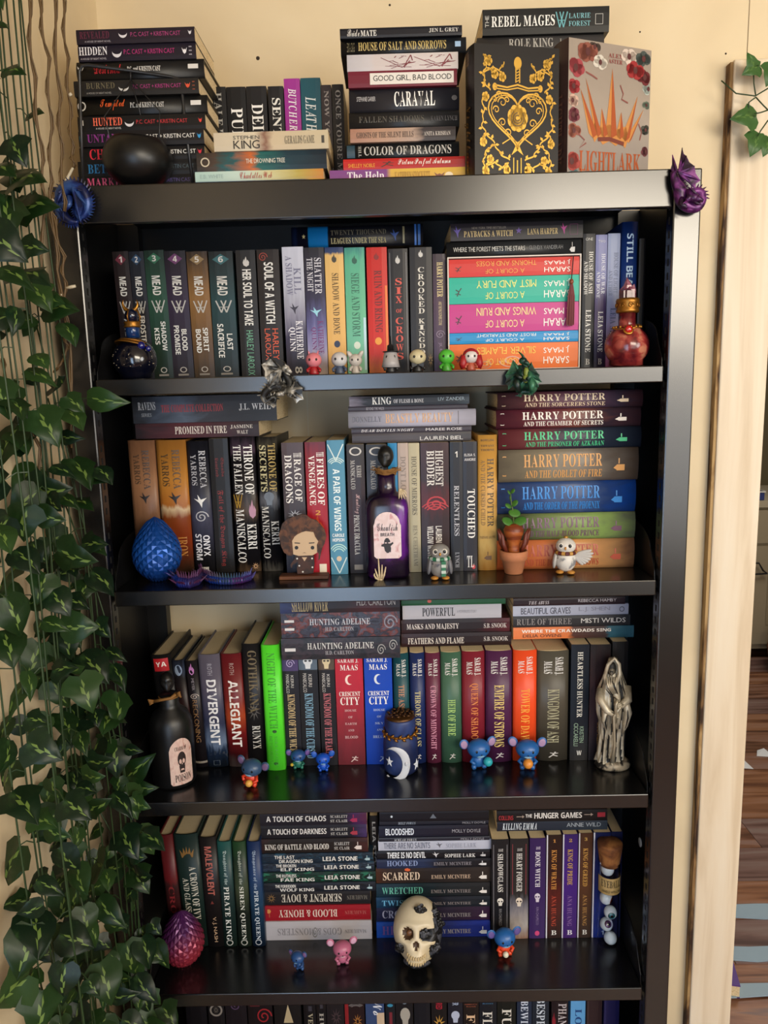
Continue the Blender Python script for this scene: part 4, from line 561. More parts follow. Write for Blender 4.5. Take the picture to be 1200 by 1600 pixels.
def decal(kind, st, q, orient):
    s0, s1, t0, t1 = q
    if kind[0] == '@': V, Fc = ORN[kind[1:]]()
    elif orient == 'v':
        V = []; Fc = []; n = len(kind)
        for i, ch in enumerate(kind):
            a, f = run(ch, st)
            k = len(V); V += [(x, 1 - (i + .88 - .76*y)/n) for x, y in a]; Fc += [tuple(j+k for j in ff) for ff in f]
    else: V, Fc = run(kind, st)
    if orient in 'hv': return [(s1 - (s1-s0)*b, t0 + (t1-t0)*a) for a, b in V], Fc
    return [(s0 + (s1-s0)*a, t0 + (t1-t0)*b) for a, b in V], Fc
def make_book(w_, h, d, hard, spec, decals, label, group, pos, flat=False, flip=False, lean=0, yaw=0, name=None, pages=True, bul_=None):
    hw = w_/2; bul = min(.0022 + w_*.05, .0045) if hard else .0007; tc = .0024 if hard else .0008
    if bul_: bul = bul_
    rnd_ = hard or bool(bul_); n = 9 if rnd_ else 5
    if flat:
        if flip: T = lambda x, y, z: (z - h/2, y, -x + hw)
        else: T = lambda x, y, z: (h/2 - z, y, x + hw)
        rot = (0, 0, R(yaw)); loc = (pos[0], pos[1], pos[2] + .0004)
    else:
        T = lambda x, y, z: (x, y, z); rot = (0, R(lean), R(yaw)); loc = (pos[0], pos[1], pos[2] + .0004 + hw*abs(math.sin(R(lean))))
    curve = lambda x: bul*(min(1, abs(x)/hw))**(2 if rnd_ else 6)
    root = thing(name or ('hardcover_book' if hard else 'paperback_book'), label, 'book', loc, rot, group)
    xs = [-hw + w_*i/(n-1) for i in range(n)]
    outer = [(-hw, d)] + [(x, curve(x)) for x in xs] + [(hw, d)]
    k_ = 1 - 2*tc/w_
    inner = [(-hw + tc, d)] + [(x*k_, curve(x) + tc) for x in xs] + [(hw - tc, d)]
    N = len(outer); mb = MB(); V = []
    for z in (0, h):
        V += [T(x, y, z) for x, y in outer] + [T(x, y, z) for x, y in inner]
    A = 2*N; fs = []
    for i in range(N-1):
        fs.append((i, i+1, A+i+1, A+i)); fs.append((N+i+1, N+i, A+N+i, A+N+i+1))
        fs.append((i+1, i, N+i, N+i+1)); fs.append((A+i, A+i+1, A+N+i+1, A+N+i))
    fs += [(0, A, A+N, N), (N-1, 2*N-1, A+2*N-1, A+N-1)]
    if flip: pass
    mb.add(V, fs); o = mb.build('cover', book_mat(spec, flat), root, smooth=False)
    if rnd_:
        for p in o.data.polygons:
            if p.index % 4 == 0 and 4 <= p.index < 4*(N-2): p.use_smooth = True
    if pages:
        m = .003 if hard else .0003; e = .004 if hard else .0004
        a = T(-hw+tc+.0002, bul+tc, m); b = T(hw-tc-.0002, d-e, h-m)
        lo = [min(i, j) for i, j in zip(a, b)]; hi = [max(i, j) for i, j in zip(a, b)]
        MB().box(lo, hi).build('page_block', PAGE, root)
    k = 0
    for dd in decals:
        kind, st, c, q, ori = parse(dd)
        if abs(q[1]-q[0]) < 1e-4: continue
        V, Fc = decal(kind, st, q, ori)
        if not V: continue
        V3 = [T((t-.5)*w_, curve((t-.5)*w_) - .0003 - (.0003 if kind[0] != '@' else 0) - .00004*k, h*(1-s)) for s, t in V]
        nm = {'@rect': 'colour_band', '@frame': 'logo', '@house': 'logo', '@runner': 'logo'}.get(kind, 'emblem') if kind[0] == '@' else ('title_lettering' if k == 0 or st in ('sb', 'bb') and len(kind) > 8 else 'author_lettering')
        MB().add(V3, Fc).build(nm, mat('#' + expand(c), .45), root); k += 1
    return root

def build_rows():
    for loc, Y, si, items, group, d in ROWS:
        base = TOP if si < 0 else SHELF[si]; prev = -9
        for i, it in enumerate(items):
            uL, uR, vT, spec, hard, app, dec = it[:7]; op = it[7] if len(it) > 7 else {}
            y = op.get('Y', Y); dd = op.get('d', d); lean = op.get('lean', 0)
            if vT is None:                    # only the head of the book shows: head hidden behind the board's edge
                vT = 1571; h = .2255 + .003*((i*7) % 5)
                a = at(uL, 1577 - 9*(uL-300)/640, y); b = at(uR, 1577 - 9*(uR-300)/640, y)
            else:
                vT -= .024*0; a = at(uL, vT, y); b = at(uR, vT, y); h = (a.z + b.z)/2 - base
            x0 = max(a.x, prev + .0003); x1 = b.x; w_ = max(.006, x1 - x0)
            h = h / math.cos(R(lean)) - w_*abs(math.sin(R(lean)))
            xc = (x0+x1)/2 - h*math.sin(R(lean)); prev = x1
            label = f'{app}, {ORD[i+1]} upright {loc}' if si < 0 else f'{app}, {ORD[i+1]} upright from left, {loc}'
            dd = min(dd, .297 - y)
            make_book(w_, h, dd, hard, spec, dec, label, group, (xc, y, base), lean=lean, bul_=op.get('bul'))
            placed.append((x0, x1, y, y+dd, base + h*math.cos(R(lean)) + 2*w_*abs(math.sin(R(lean)))))
def build_stacks():
    for loc, Y, base, items, group, d, yaw in STACKS:
        n = len(items); P_ = []
        for xL, xR, yT, yB, *rest in items:
            uc = (xL+xR)/2; a = at(xL, (yT+yB)/2 + .024*(uc-xL), Y); b = at(xR, (yT+yB)/2 - .024*(xR-uc), Y)
            P_.append([a.x, b.x, at(uc, yT, Y).z, at(uc, yB, Y).z, rest])
        z1 = P_[0][2]; z0 = P_[-1][3]
        if base == 'auto':
            x0 = min(p[0] for p in P_); x1 = max(p[1] for p in P_)
            b = max([t for a_, b_, c_, d_, t in placed if a_ < x1-.012 and b_ > x0+.012 and c_ < Y+d and d_ > Y and abs(t - z0) < .05] or [z0])
            b += .0004
        else: b = base
        s = (z1 - b)/(z1 - z0); zz = b
        for i in range(n-1, -1, -1):
            xa, xb, zt, zb, rest = P_[i]; spec, hard, app, dec = rest[:4]; op = rest[4] if len(rest) > 4 else {}
            top = b + (zt - z0)*s
            if i == n-1 and base == 'auto': zz = b
            th = max(.004, top - zz)
            label = f'{app}, {ORD[i+1]} from top, {loc}' if n > 1 else f'{app}, {loc}'
            y = Y + .002*((i*5) % 3)
            make_book(th - .0003, xb - xa, min(op.get('d', d), .3 - y), hard, spec, dec, label, group, ((xa+xb)/2, y, zz), flat=True, flip=op.get('flip', 0))
            placed.append((xa, xb, Y, Y+d, zz+th)); zz += th

# boxed set: five upside-down books in an open slipcase
def boxed_set():
    Y = .088; y0 = Y + .002
    a = at(700, 490, Y); b = at(907, 490, Y); xa, xb = a.x, b.x; zb = SHELF[0]; zt = at(803, 399.5, Y).z; d = .15
    t = .0018
    root = thing('slipcase', 'white open slipcase holding five bright coloured books, first shelf', 'box', ((xa+xb)/2, Y, zb+.0003))
    hw = (xb-xa)/2; H_ = zt - zb; g = mat('#d8d0c8', .5)
    MB().box((-hw, 0, 0), (hw, d, t)).build('bottom_panel', g, root); MB().box((-hw, 0, H_-t), (hw, d, H_)).build('top_panel', g, root)
    MB().box((-hw, 0, t), (-hw+t, d, H_-t)).build('side_panel', g, root); MB().box((hw-t, 0, t), (hw, d, H_-t)).build('side_panel', g, root)
    MB().box((-hw+t, d-t, t), (hw-t, d, H_-t)).build('back_panel', g, root)
    T1 = lambda t1, t2, c: ['SARAH|b|f0ece6|.07,.27,.56,.84', 'J. MAAS|b|f0ece6|.07,.27,.14,.42', 'A COURT OF|b|%s|.42,.72,.58,.84' % c, t2+'|b|%s|.33,.79,.14,.42' % c, '@runner|-|%s|.9,.955,.4,.7' % '3c2c34']
    its = [(404, 432, '#cc3c38', T1('', 'THORNS AND ROSES', 'e8a04c'), 'red book with yellow capitals, uppermost in the slipcase'),
           (433, 475, '#2ab09c', T1('', 'MIST AND FURY', 'd8e088'), 'turquoise book with yellow capitals in the slipcase'),
           (476, 521, '#c0408c', T1('', 'WINGS AND RUIN', 'eccf9c'), 'magenta book with cream capitals, thickest in the slipcase'),
           (522, 539, '#2a94cc', T1('', 'FROST AND STARLIGHT', 'dce8ec'), 'thin sky blue book in the slipcase'),
           (540, 580, '#e0762c', T1('', 'SILVER FLAMES', 'f0c04c') + ['@swirl|-|d8a48c|.42,.62,.4,.98', '@swirl|-|c08a70|.66,.78,.6,1'], 'orange book with yellow capitals, lowest in the slipcase')]
    z = zb + t + .0002; scale = (H_ - 2*t - .001)/(at(803, 403, Y).z - at(803, 580.5, Y).z)
    for yT, yB, c, dec, lab in reversed(its):
        th = (at(803, yT-.5, Y).z - at(803, yB+.5, Y).z)*scale
        make_book(th - .0006, 2*(hw-t) - .001, d - .008, P, c, dec, lab, 'books in the slipcase', ((xa+xb)/2, y0, z), flat=True, flip=True); z += th
    placed.append((xa, xb, Y, Y+d, zt))
    # tassel bookmark hanging over the front
    q = at(896, 400, Y-.005); tr = thing('bookmark_tassel', 'dark red tassel on a cord in front of the boxed set', 'tassel', (q.x, Y-.005, q.z))
    r_ = mat('#6e1420', .6); p1 = at(893, 436, Y-.005); p2 = at(890, 510, Y-.005)
    MB().tube([(0, .004, .001), (0, 0, 0), ((p1.x-q.x)*.6, 0, (p1.z-q.z)*.6), (p1.x-q.x, 0, p1.z-q.z)], .0009, 5).build('cord', mat('#3a1518', .7), tr)
    MB().ell((p1.x-q.x, 0, p1.z-q.z-.004), (.0035, .0035, .0045), 10, 7).build('bead', mat('#8a4a30', .4), tr, True)
    mb = MB()
    for k in range(16):
        a_ = k*2.4; rr = .0045*math.sqrt((k+.5)/16)
        top = Vector((p1.x-q.x + rr*.4*math.cos(a_), rr*.4*math.sin(a_)*.6, p1.z-q.z-.008)); bot = Vector((p2.x-q.x + rr*1.5*math.cos(a_), rr*.8*math.sin(a_)-.0005, p2.z-q.z + .003*random.random()))
        mb.tube([top, top.lerp(bot, .3) + Vector((rr*.5*math.cos(a_), 0, 0)), bot], [.0012, .0013, .001], 4)
    o = mb.build('fringe', r_, tr); o['kind'] = 'stuff'

# the two books shown with their front cover
def on_cover(root, V, Fc, c, name, w_, h, y=-.0005, x0=0.):
    return MB().add([(x0 + a*w_, y, b*h) for a, b in V], Fc).build(name, c, root)
def strip(pts, w0, w1=None):
    V = []; n = len(pts); w1 = w0 if w1 is None else w1
    for i, p in enumerate(pts):
        a = pts[max(i-1, 0)]; b = pts[min(i+1, n-1)]; dx, dy = b[0]-a[0], b[1]-a[1]; l = math.hypot(dx, dy) or 1
        w_ = w0 + (w1-w0)*i/max(1, n-1)
        V += [(p[0]-dy/l*w_/2, p[1]+dx/l*w_/2), (p[0]+dy/l*w_/2, p[1]-dx/l*w_/2)]
    return V, [(2*i, 2*i+1, 2*i+3, 2*i+2) for i in range(n-1)]
def faced_book(uTL, vTL, vBL, uTR, vTR, th, spec, label, Y, name='hardcover_book'):
    """book standing with its front cover to the room, spine on the viewer's left"""
    pl = at(uTL, vTL, Y); h = pl.z - TOP
    best = None                                # depth of the far edge from its lower top corner
    for k in range(0, 200):
        Yr = Y + k*.001; pr_ = at(uTR, vTR, Yr)
        if best is None or abs(pr_.z - pl.z) < best[0]: best = (abs(pr_.z - pl.z), Yr, pr_)
    _, Yr, p2 = best
    w_ = math.hypot(p2.x-pl.x, Yr-Y); ang = math.atan2(Yr-Y, p2.x-pl.x)
    root = thing(name, label, 'book', (pl.x, Y, TOP), (0, 0, ang), 'books shown with their front covers')
    m = book_mat(spec, False); b = .0025
    MB().box((0, 0, 0), (w_, b, h)).build('front_cover', m, root); MB().box((0, th-b, 0), (w_, th, h)).build('back_cover', m, root)
    mb = MB(); pts = [( -.0035*math.sin(math.pi*i/6), th*i/6) for i in range(7)]
    V = [(x, y, z) for z in (0, h) for x, y in pts] + [(x+.002, y, z) for z in (0, h) for x, y in pts]
    mb.add(V, [(i, i+7, i+8, i+1) for i in range(6)] + [(14+i, 14+i+1, 14+i+8, 14+i+7) for i in range(6)] + [(7+i, 21+i, 22+i, 8+i) for i in range(6)] + [(i, i+1, 15+i, 14+i) for i in range(6)])
    mb.build('spine', m, root)
    MB().box((.003, b, .003), (w_-.003, th-b, h-.003)).build('page_block', PAGE, root)
    return root, w_, h
def arcp(cx, cy, r, a0, a1, n=12, e=1): return [(cx + r*math.cos(a0 + (a1-a0)*i/n), cy + e*r*math.sin(a0 + (a1-a0)*i/n)) for i in range(n+1)]
def gold_book():
    root, w_, h = faced_book(741, 67, 272, 874, 76, .040, '#191517', 'black hardcover with gold heart, sword and rose cover', .012)
    g = mat('#c9a24a', .32, .55); A = w_/h
    S = []; add = S.append; Xs = lambda p: [(x, y) for x, y in p]
    # heart outline (double)
    for k, ww in ((1, .016), (.9, .009)):
        H_ = []
        for i in range(41):
            t = math.pi*2*i/40; x = 16*math.sin(t)**3; y = 13*math.cos(t)-5*math.cos(2*t)-2*math.cos(3*t)-math.cos(4*t)
            H_.append((.5 + x*.024*k, .47 + y*.0155*k))
        add(strip(H_, ww))
    # sword
    add(strip([(.475, .74), (.475, .86)], .016)); add(strip([(.525, .74), (.525, .86)], .016))
    for i in range(5): add(strip([(.47, .745+.023*i), (.53, .765+.023*i)], .008))
    add((_circ(16, .05, .5, .895), [tuple(range(16))]))
    add(strip([(.2, .715), (.36, .70), (.5, .725), (.64, .70), (.8, .715)], .014)); add(strip([(.2, .69), (.36, .68), (.5, .70), (.64, .68), (.8, .69)], .010))
    for x in (.2, .8): add((_circ(12, .03, x, .702), [tuple(range(12))]))
    add(strip([(.45, .14), (.45, 0)], .012)); add(strip([(.55, .14), (.55, 0)], .012)); add(strip([(.5, .12), (.5, .02)], .014))
    add(([(.5, .27), (.42, .16), (.5, .2), (.58, .16)], [(0, 1, 2), (0, 2, 3)])); add(strip([(.3, .25), (.42, .3), (.5, .26), (.58, .3), (.7, .25)], .01))
    # rose
    for k in range(9):
        a = 2*math.pi*k/9; add((_circ(12, .052, .5+.085*math.cos(a), .46+.085*math.sin(a)*.72), [tuple(range(12))]))
    add((_circ(18, .085, .5, .46), [tuple(range(18))]))
    dk = []
    for r in (.03, .055, .085): dk.append(strip(arcp(.5, .46, r, .5+r*20, 5.3+r*20, 14, .75), .008))
    # scrolls inside the heart and vines around
    rnd = random.Random(5)
    for sx in (-1, 1):
        X = lambda x: .5 + sx*x
        for cx_, cy_, r in ((.2, .58, .06), (.28, .52, .045), (.2, .42, .05), (.14, .6, .035), (.24, .64, .04), (.12, .34, .045), (.3, .6, .035)):
            add(strip([(X(cx_ + r*(1-i/22)*math.cos(i*.42)), cy_ + r*.75*(1-i/22)*math.sin(i*.42)) for i in range(18)], .012, .006))
        for pts in ([(.42, .72), (.45, .8), (.41, .86), (.45, .95), (.38, .92)], [(.45, .8), (.32, .86), (.24, .82), (.18, .9)], [(.42, .72), (.36, .67)],
                    [(.3, .24), (.4, .2), (.45, .12), (.42, .02), (.44, .0)], [(.42, .06), (.3, .1), (.2, .05), (.12, .1)], [(.3, .24), (.22, .16), (.1, .12)], [(.46, .6), (.44, .5), (.47, .4), (.42, .33), (.3, .25)], [(.42, .33), (.46, .3)]):
            P2 = []
            for i in range(len(pts)-1):
                for k in range(5):
                    t = k/5; P2.append((X(pts[i][0]*(1-t)+pts[i+1][0]*t + .012*math.sin(6.28*t)), pts[i][1]*(1-t)+pts[i+1][1]*t))
            add(strip(P2 + [(X(pts[-1][0]), pts[-1][1])], .013))
            for k in range(0, len(P2), 3):
                x, y = P2[k]; a = rnd.random()*6.28; l = .06
                ex, ey = x + l*math.cos(a), y + l*.7*math.sin(a); nx, ny = -math.sin(a)*.018, math.cos(a)*.012
                add(([(x, y), ((x+ex)/2+nx, (y+ey)/2+ny), (ex, ey), ((x+ex)/2-nx, (y+ey)/2-ny)], [(0, 1, 2, 3)]))
        for cx_, cy_ in ((.38, .9), (.3, .8), (.42, .62), (.36, .12), (.14, .04), (.45, .26), (.2, .78), (.42, .03)):
            for k in range(5):
                a = k*1.256; add((_circ(8, .024, X(cx_)+.026*math.cos(a), cy_+.018*math.sin(a)), [tuple(range(8))]))
    V, Fc = _multi(*[s for s in S])
    V = [(.055 + .9*min(1.02, max(-.02, x)), .02 + .95*max(0, y)) for x, y in V]
    on_cover(root, V, Fc, g, 'gold_ornament', w_, h)
    V, Fc = _multi(*dk); on_cover(root, [(.055+.9*x, .02+.95*y) for x, y in V], Fc, mat('#5c4420', .4), 'rose_lines', w_, h, -.0009)
    # lettering on the spine
    for txt, st, z0, z1, y0, y1 in (('ASTER', 'sb', .86, .97, .3, .7), ('Nightbane', 'sc', .05, .6, .15, .85)):
        V, Fc = run(txt, st); th = .040
        MB().add([(-.0042, th*(1-(y0 + (y1-y0)*b)), h*(z1 - (z1-z0)*a)) for a, b in V], Fc).build('spine_lettering', mat('#8c6a38', .4, .4), root)
def crown_book():
    root, w_, h = faced_book(889, 58, 267, 1018, 79, .042, ('g', ['#a09488', '#a89c90', '#9a9088'], .1, 3), 'hardcover with rose-gold crown and red flowers on cover', .05)
    sp = [o for o in root.children if o.name.startswith('spine') or o.name.startswith('back_cover')]
    for o in sp: o.data.materials[0] = mat('#3a2428', .4)
    co = mat('#b8643c', .35, .4); cl = mat('#d89a5c', .32, .4); dk = mat('#7c3a28', .4)
    spikes = [(.30, .35, .14, .66, .1), (.36, .36, .2, .74, .08), (.43, .36, .40, .54, .1), (.52, .36, .52, .83, .14), (.63, .36, .64, .53, .1), (.70, .35, .84, .66, .1), (.74, .34, .92, .57, .07)]
    L = []; Dk = []
    for bx, by, tx, ty, ww in spikes:
        L.append(([(bx-ww/2, by), (bx, by-.03), (tx, ty)], [(0, 1, 2)])); Dk.append(([(bx, by-.03), (bx+ww/2, by), (tx, ty)], [(0, 1, 2)]))
    base = [(.28, .36), (.32, .29), (.36, .33), (.42, .28), (.5, .31), (.58, .28), (.64, .31), (.70, .27), (.74, .35), (.7, .43), (.6, .40), (.5, .43), (.4, .40), (.32, .44)]
    L.append((base, [tuple(range(len(base)))]))
    V, Fc = _multi(*L); on_cover(root, V, Fc, cl, 'crown_light_facets', w_, h)
    V, Fc = _multi(*Dk); on_cover(root, V, Fc, co, 'crown_dark_facets', w_, h, -.0008)
    on_cover(root, *strip([(.36, .315), (.5, .325), (.68, .3)], .03), dk, 'crown_hollow', w_, h, -.0009)
    V, Fc = run('LIGHTLARK', 'sb', .03); on_cover(root, [(.14+.76*x, .075 + .015*x + .15*y) for x, y in V], Fc, co, 'title_lettering', w_, h, -.0006)
    on_cover(root, *strip([(.14, .1), (.18, .06), (.24, .055), (.3, .075)], .012), co, 'title_flourish', w_, h, -.0006)
    for t, y in (('ALEX', .905), ('ASTER', .865)):
        V, Fc = run(t, 'sb'); on_cover(root, [(.47+.17*x, y+.03*b) for x, b in V], Fc, mat('#8c3c38', .5), 'author_lettering', w_, h, -.0006)
    rnd = random.Random(2); FL = [(.08, .8, .09, '#a04048'), (.22, .92, .1, '#8c5040'), (.06, .67, .07, '#9c2830'), (.37, .86, .07, '#cfc8bc'), (.72, .93, .08, '#cfc0b4'), (.8, .84, .09, '#9c2428'), (.92, .8, .08, '#6e1c24'),
          (.05, .57, .06, '#c8a898'), (.06, .47, .07, '#7c3844'), (.07, .36, .07, '#a0604c'), (.05, .14, .09, '#a8443c'), (.9, .93, .08, '#46504c'), (.97, .72, .06, '#b8c0b8'), (.95, .42, .05, '#4c4c44'), (.96, .26, .05, '#6c3038'), (.06, .03, .08, '#6c9094'), (.62, .03, .05, '#8c4048'), (.5, .02, .05, '#4c4844'), (.9, .04, .07, '#5c6a5c'), (.3, .96, .06, '#54443c'), (.95, .6, .04, '#6c7868')]
    for x, y, r, c in FL:
        ps = []; r *= 1.2
        for k in range(6):
            a = k*1.047 + rnd.random()
            ps.append((_circ(9, r*.5, min(.99-r*.5, max(r*.5+.005, x + r*.55*math.cos(a))), min(.995-r*.34, max(r*.34+.003, y + r*.4*math.sin(a)))), [tuple(range(9))]))
        V, Fc = _multi(*ps); V = [(min(.995, max(.005, a)), min(.995, max(.004, y + (b-y)*.72))) for a, b in V]
        on_cover(root, V, Fc, mat(c, .5), 'flower', w_, h, -.0005 - rnd.random()*.0003)
        on_cover(root, [(min(.995, max(.005, a)), min(.995, max(.004, b))) for a, b in _circ(8, r*.25, x, y)], [tuple(range(8))], mat('#5c2828', .5), 'flower_centre', w_, h, -.001)
    for pts in ([(.62, .72), (.66, .66), (.64, .62), (.72, .6)], [(.2, .78), (.28, .76), (.34, .74)], [(.08, .36), (.2, .3), (.14, .24), (.22, .28)], [(.86, .46), (.9, .4), (.88, .34)]):
        on_cover(root, *strip(pts, .012), mat('#8c5048', .5), 'flower_stem', w_, h, -.0007)
    V, Fc = run('LIGHTLARK', 'sb'); th = .042
    MB().add([(-.0042, th*(1-(.2+.6*b)), h*(.62-.5*a)) for a, b in V], Fc).build('spine_lettering', mat('#6e4a40', .4), root)

# ---------------------------------------------------------------- the room
def struct(name, mb, m, parent=None, **k):
    o = mb.build(name, m, parent, **k); o['kind'] = 'structure' if parent is None else 'structure'
    return o
WY = .322                                            # face of the back wall
LX = -.489                                           # face of the left wall
CREAM = ramp_mat([(.3, '#d8c7a8'), (.5, '#dfceae'), (.7, '#e3d3b4')], 0, .8, 3, rough=.6, coord='Object', bump=.05, seed=2, spec=.25)
TRIM = ramp_mat([(.25, '#d8c6ac'), (.5, '#e4d5be'), (.75, '#e8dcc8')], 0, .8, 5, rough=.45, coord='Object', stretch=(6, 6, .4), bump=.12, seed=3, spec=.3)
RAW = ramp_mat([(.3, '#3c2414'), (.5, '#8a6a42'), (.7, '#b89a6c')], 0, 1, 14, rough=.8, coord='Object', stretch=(3, 3, .5), seed=4)
def room():
    TX0, TX1 = .634, .722                            # door casing
    H_ = 2.62
    b = MB(); b.box((LX-.1, WY, 0), (TX0+.035, WY+.11, H_)); struct('wall_back', b, CREAM)
    b = MB(); b.box((TX0+.035, WY, 2.06), (1.62, WY+.11, H_)); b.box((1.62, WY, 0), (2.35, WY+.11, H_)); struct('wall_back_over_door', b, CREAM)
    b = MB(); b.box((LX-.1, -1.7, 0), (LX, WY, H_)); b.box((LX-.1, -2.9, 0), (LX, -2.5, H_)); b.box((LX-.1, -2.5, 0), (LX, -1.7, .45)); b.box((LX-.1, -2.5, 1.85), (LX, -1.7, H_)); struct('wall_left', b, CREAM)
    # right wall with a window opening
    b = MB(); b.box((2.25, -2.9, 0), (2.35, WY, 1.0)); b.box((2.25, -2.9, 2.15), (2.35, WY, H_)); b.box((2.25, -2.9, 1.0), (2.35, -2.2, 2.15)); b.box((2.25, -1.3, 1.0), (2.35, WY, 2.15))
    struct('wall_right', b, mat('#a4967c', .7))
    b = MB(); b.box((LX, -2.9, 0), (-.55+.06, -2.8, H_)); b.box((.05, -2.9, 0), (.55, -2.8, H_)); b.box((-.5, -2.9, 2.05), (.05, -2.8, H_)); b.box((.55, -2.9, 0), (2.25, -2.8, .7)); b.box((.55, -2.9, 2.48), (2.25, -2.8, H_)); b.box((2.18, -2.9, .7), (2.25, -2.8, 2.48))
    struct('wall_rear', b, mat('#b4a488', .7))
    b = MB(); b.box((LX-.1, -2.9, H_), (2.65, 4.0, H_+.05)); struct('ceiling', b, mat('#b4a894', .8))
    for nm, b_ in (('window_1', ((2.27, -2.2, 1.0), (2.33, -1.3, 2.15), 0)), ('window_2', ((.55, -2.88, .7), (2.18, -2.82, 2.48), 1)), ('window_4', ((LX-.08, -2.5, .45), (LX-.02, -1.7, 1.85), 0)), ('window_3', ((-.5, -2.88, 0), (.05, -2.82, 2.05), 1))):
        (x0, y0, z0), (x1, y1, z1), ax = b_; m = MB(); t = .04
        if ax: 
            for q in (((x0, y0, z0), (x0+t, y1, z1)), ((x1-t, y0, z0), (x1, y1, z1)), ((x0, y0, z1-t), (x1, y1, z1)), ((x0, y0, z0), (x1, y1, z0+t))): m.box(*q)
            g = MB().box((x0+t, y0+.02, z0+t), (x1-t, y0+.026, z1-t))
        else:
            for q in (((x0, y0, z0), (x1, y0+t, z1)), ((x0, y1-t, z0), (x1, y1, z1)), ((x0, y0, z1-t), (x1, y1, z1)), ((x0, y0, z0), (x1, y1, z0+t))): m.box(*q)
            g = MB().box((x0+.03, y0+t, z0+t), (x0+.036, y1-t, z1-t))
        o = struct(nm, m, mat('#e0d8c8', .5)); struct('pane', g, glass('#ffffff', .0), o)
    # floor of both rooms, planks near the doorway
    FL = ramp_mat([(.25, '#5a3a28'), (.45, '#8a6048'), (.6, '#9c7258'), (.8, '#7c6660')], 0, .9, 5, rough=.35, coord='Object', stretch=(.6, 5, 1), seed=5)
    b = MB().box((LX-.1, -2.9, -.05), (2.65, 4.0, -.004)); fl = struct('floor', b, FL)
    pm = [ramp_mat([(.25, a), (.5, c), (.8, d)], 0, .9, 4, rough=.33, coord='Object', stretch=(.6, 6, 1), seed=6+i) for i, (a, c, d) in enumerate((('#5c3c2c', '#8a624c', '#94766a'), ('#6a4430', '#966a4c', '#a07c68'), ('#5a4038', '#80645c', '#8c7870')))]
    for i in range(16):
        y0 = WY + .34 + i*.17
        xo = .55 + (i*.37) % .8
        for j, (xa, xb) in enumerate(((.45, xo+.35), (xo+.352, 2.54))):
            o = MB().box((xa, y0, -.004), (xb, y0+.167, 0)).build('plank', pm[(i+j*2) % 3], fl)
    # threshold: bare boards with strips of pale blue paint left on them
    th = mat('#9aaebb', .55, bump=.3, bscale=60)
    for i, (v0, v1) in enumerate(((1414, 1436), (1480, 1502), (1536, 1560))):
        a = atz(1160, v0, 0); c = atz(1160, v1, 0)
        r_ = random.Random(i); n = 9; pts = []
        for k in range(n+1): pts.append((.66 + .9*k/n, a.y + r_.uniform(-.006, .006)))
        for k in range(n, -1, -1): pts.append((.66 + .9*k/n, c.y + r_.uniform(-.008, .008)))
        MB().add([(x, y, .004) for x, y in pts] + [(x, y, 0) for x, y in pts], [tuple(range(len(pts)))[::-1]] + [(k, (k+1) % len(pts), len(pts)+(k+1) % len(pts), len(pts)+k) for k in range(len(pts))]).build('painted_strip', th, fl)
    # casing of the door
    b = MB(); b.box((TX0, WY-.022, 0), (TX1, WY, 2.094)); t1 = struct('trim_1', b, TRIM, bevel=.003)
    b = MB(); b.box((TX0-.0055, WY-.0185, 0), (TX0, WY+.0, 2.09)); struct('raw_edge', b, RAW, t1)
    b = MB(); b.box((TX1, WY-.022, 2.03), (1.62, WY, 2.094)); struct('trim_2', b, TRIM, bevel=.003)
    b = MB(); b.box((1.55, WY-.022, 0), (1.63, WY, 2.03)); struct('trim_3', b, TRIM, bevel=.003)
    b = MB(); b.box((TX0+.04, WY+.0, 0), (TX1, WY+.12, 2.03)); struct('trim_4', b, TRIM)
    # kitchen beyond
    b = MB(); b.box((.2, 3.9, 0), (2.55, 4.0, H_)); struct('wall_kitchen', b, mat('#8a7c5c', .7))
    b = MB(); b.box((2.55, WY, 0), (2.65, 4.0, H_)); struct('wall_kitchen_side', b, mat('#a09472', .7))
    p = atz(1190, 1040, 0); cy_ = p.y + .1
    zt = at(1190, 782, cy_).z
    k = thing('kitchen_cabinet', 'worn grey-cream base cabinet seen through the doorway', 'cabinet', (1.95, cy_, 0))
    gm = mat('#a89a80', .5, bump=.1, bscale=30)
    MB().box((-.5, 0, .06), (.45, .55, zt-.04)).build('body', gm, k); MB().box((-.52, -.02, zt-.035), (.46, .56, zt)).build('worktop', mat('#b8ac94', .4), k)
    for i, x in enumerate((-.47, 0)):
        d = MB().box((x, -.012, .09), (x+.44, 0, zt*.72)).build('door', gm, k); MB().box((x+.07, -.016, .2), (x+.37, -.012, zt*.62)).build('door_panel', mat('#9c8e74', .5), d)
        d = MB().box((x, -.012, zt*.74), (x+.44, 0, zt-.05)).build('drawer', gm, k); MB().ell((x+.22, -.02, zt*.84), .012, 8, 6).build('knob', mat('#5c5040', .4), d)
    for i, (dx, dy, sx, sy, h, c, nm, lab) in enumerate(((-.28, .0, .2, .13, .035, '#e4e0dc', 'carton', 'white carton on the worktop beyond the doorway'), (-.30, .03, .16, .14, .03, '#b8503c', 'tub', 'red tub stacked on the white carton'), (-.05, .04, .17, .16, .05, '#3c4880', 'packet', 'blue packet on the worktop beyond the doorway'))):
        z = zt + (.0355 if i == 1 else .0005)
        t = thing(nm, lab, 'container', (1.95+dx, cy_+.04+dy, z)); MB().box((-sx/2, -sy/2, 0), (sx/2, sy/2, h)).build('body', mat(c, .5), t, bevel=.004); MB().box((-sx/2-.003, -sy/2-.003, h-.008), (sx/2+.003, sy/2+.003, h)).build('lid', mat('#d8d4cc', .5), t)
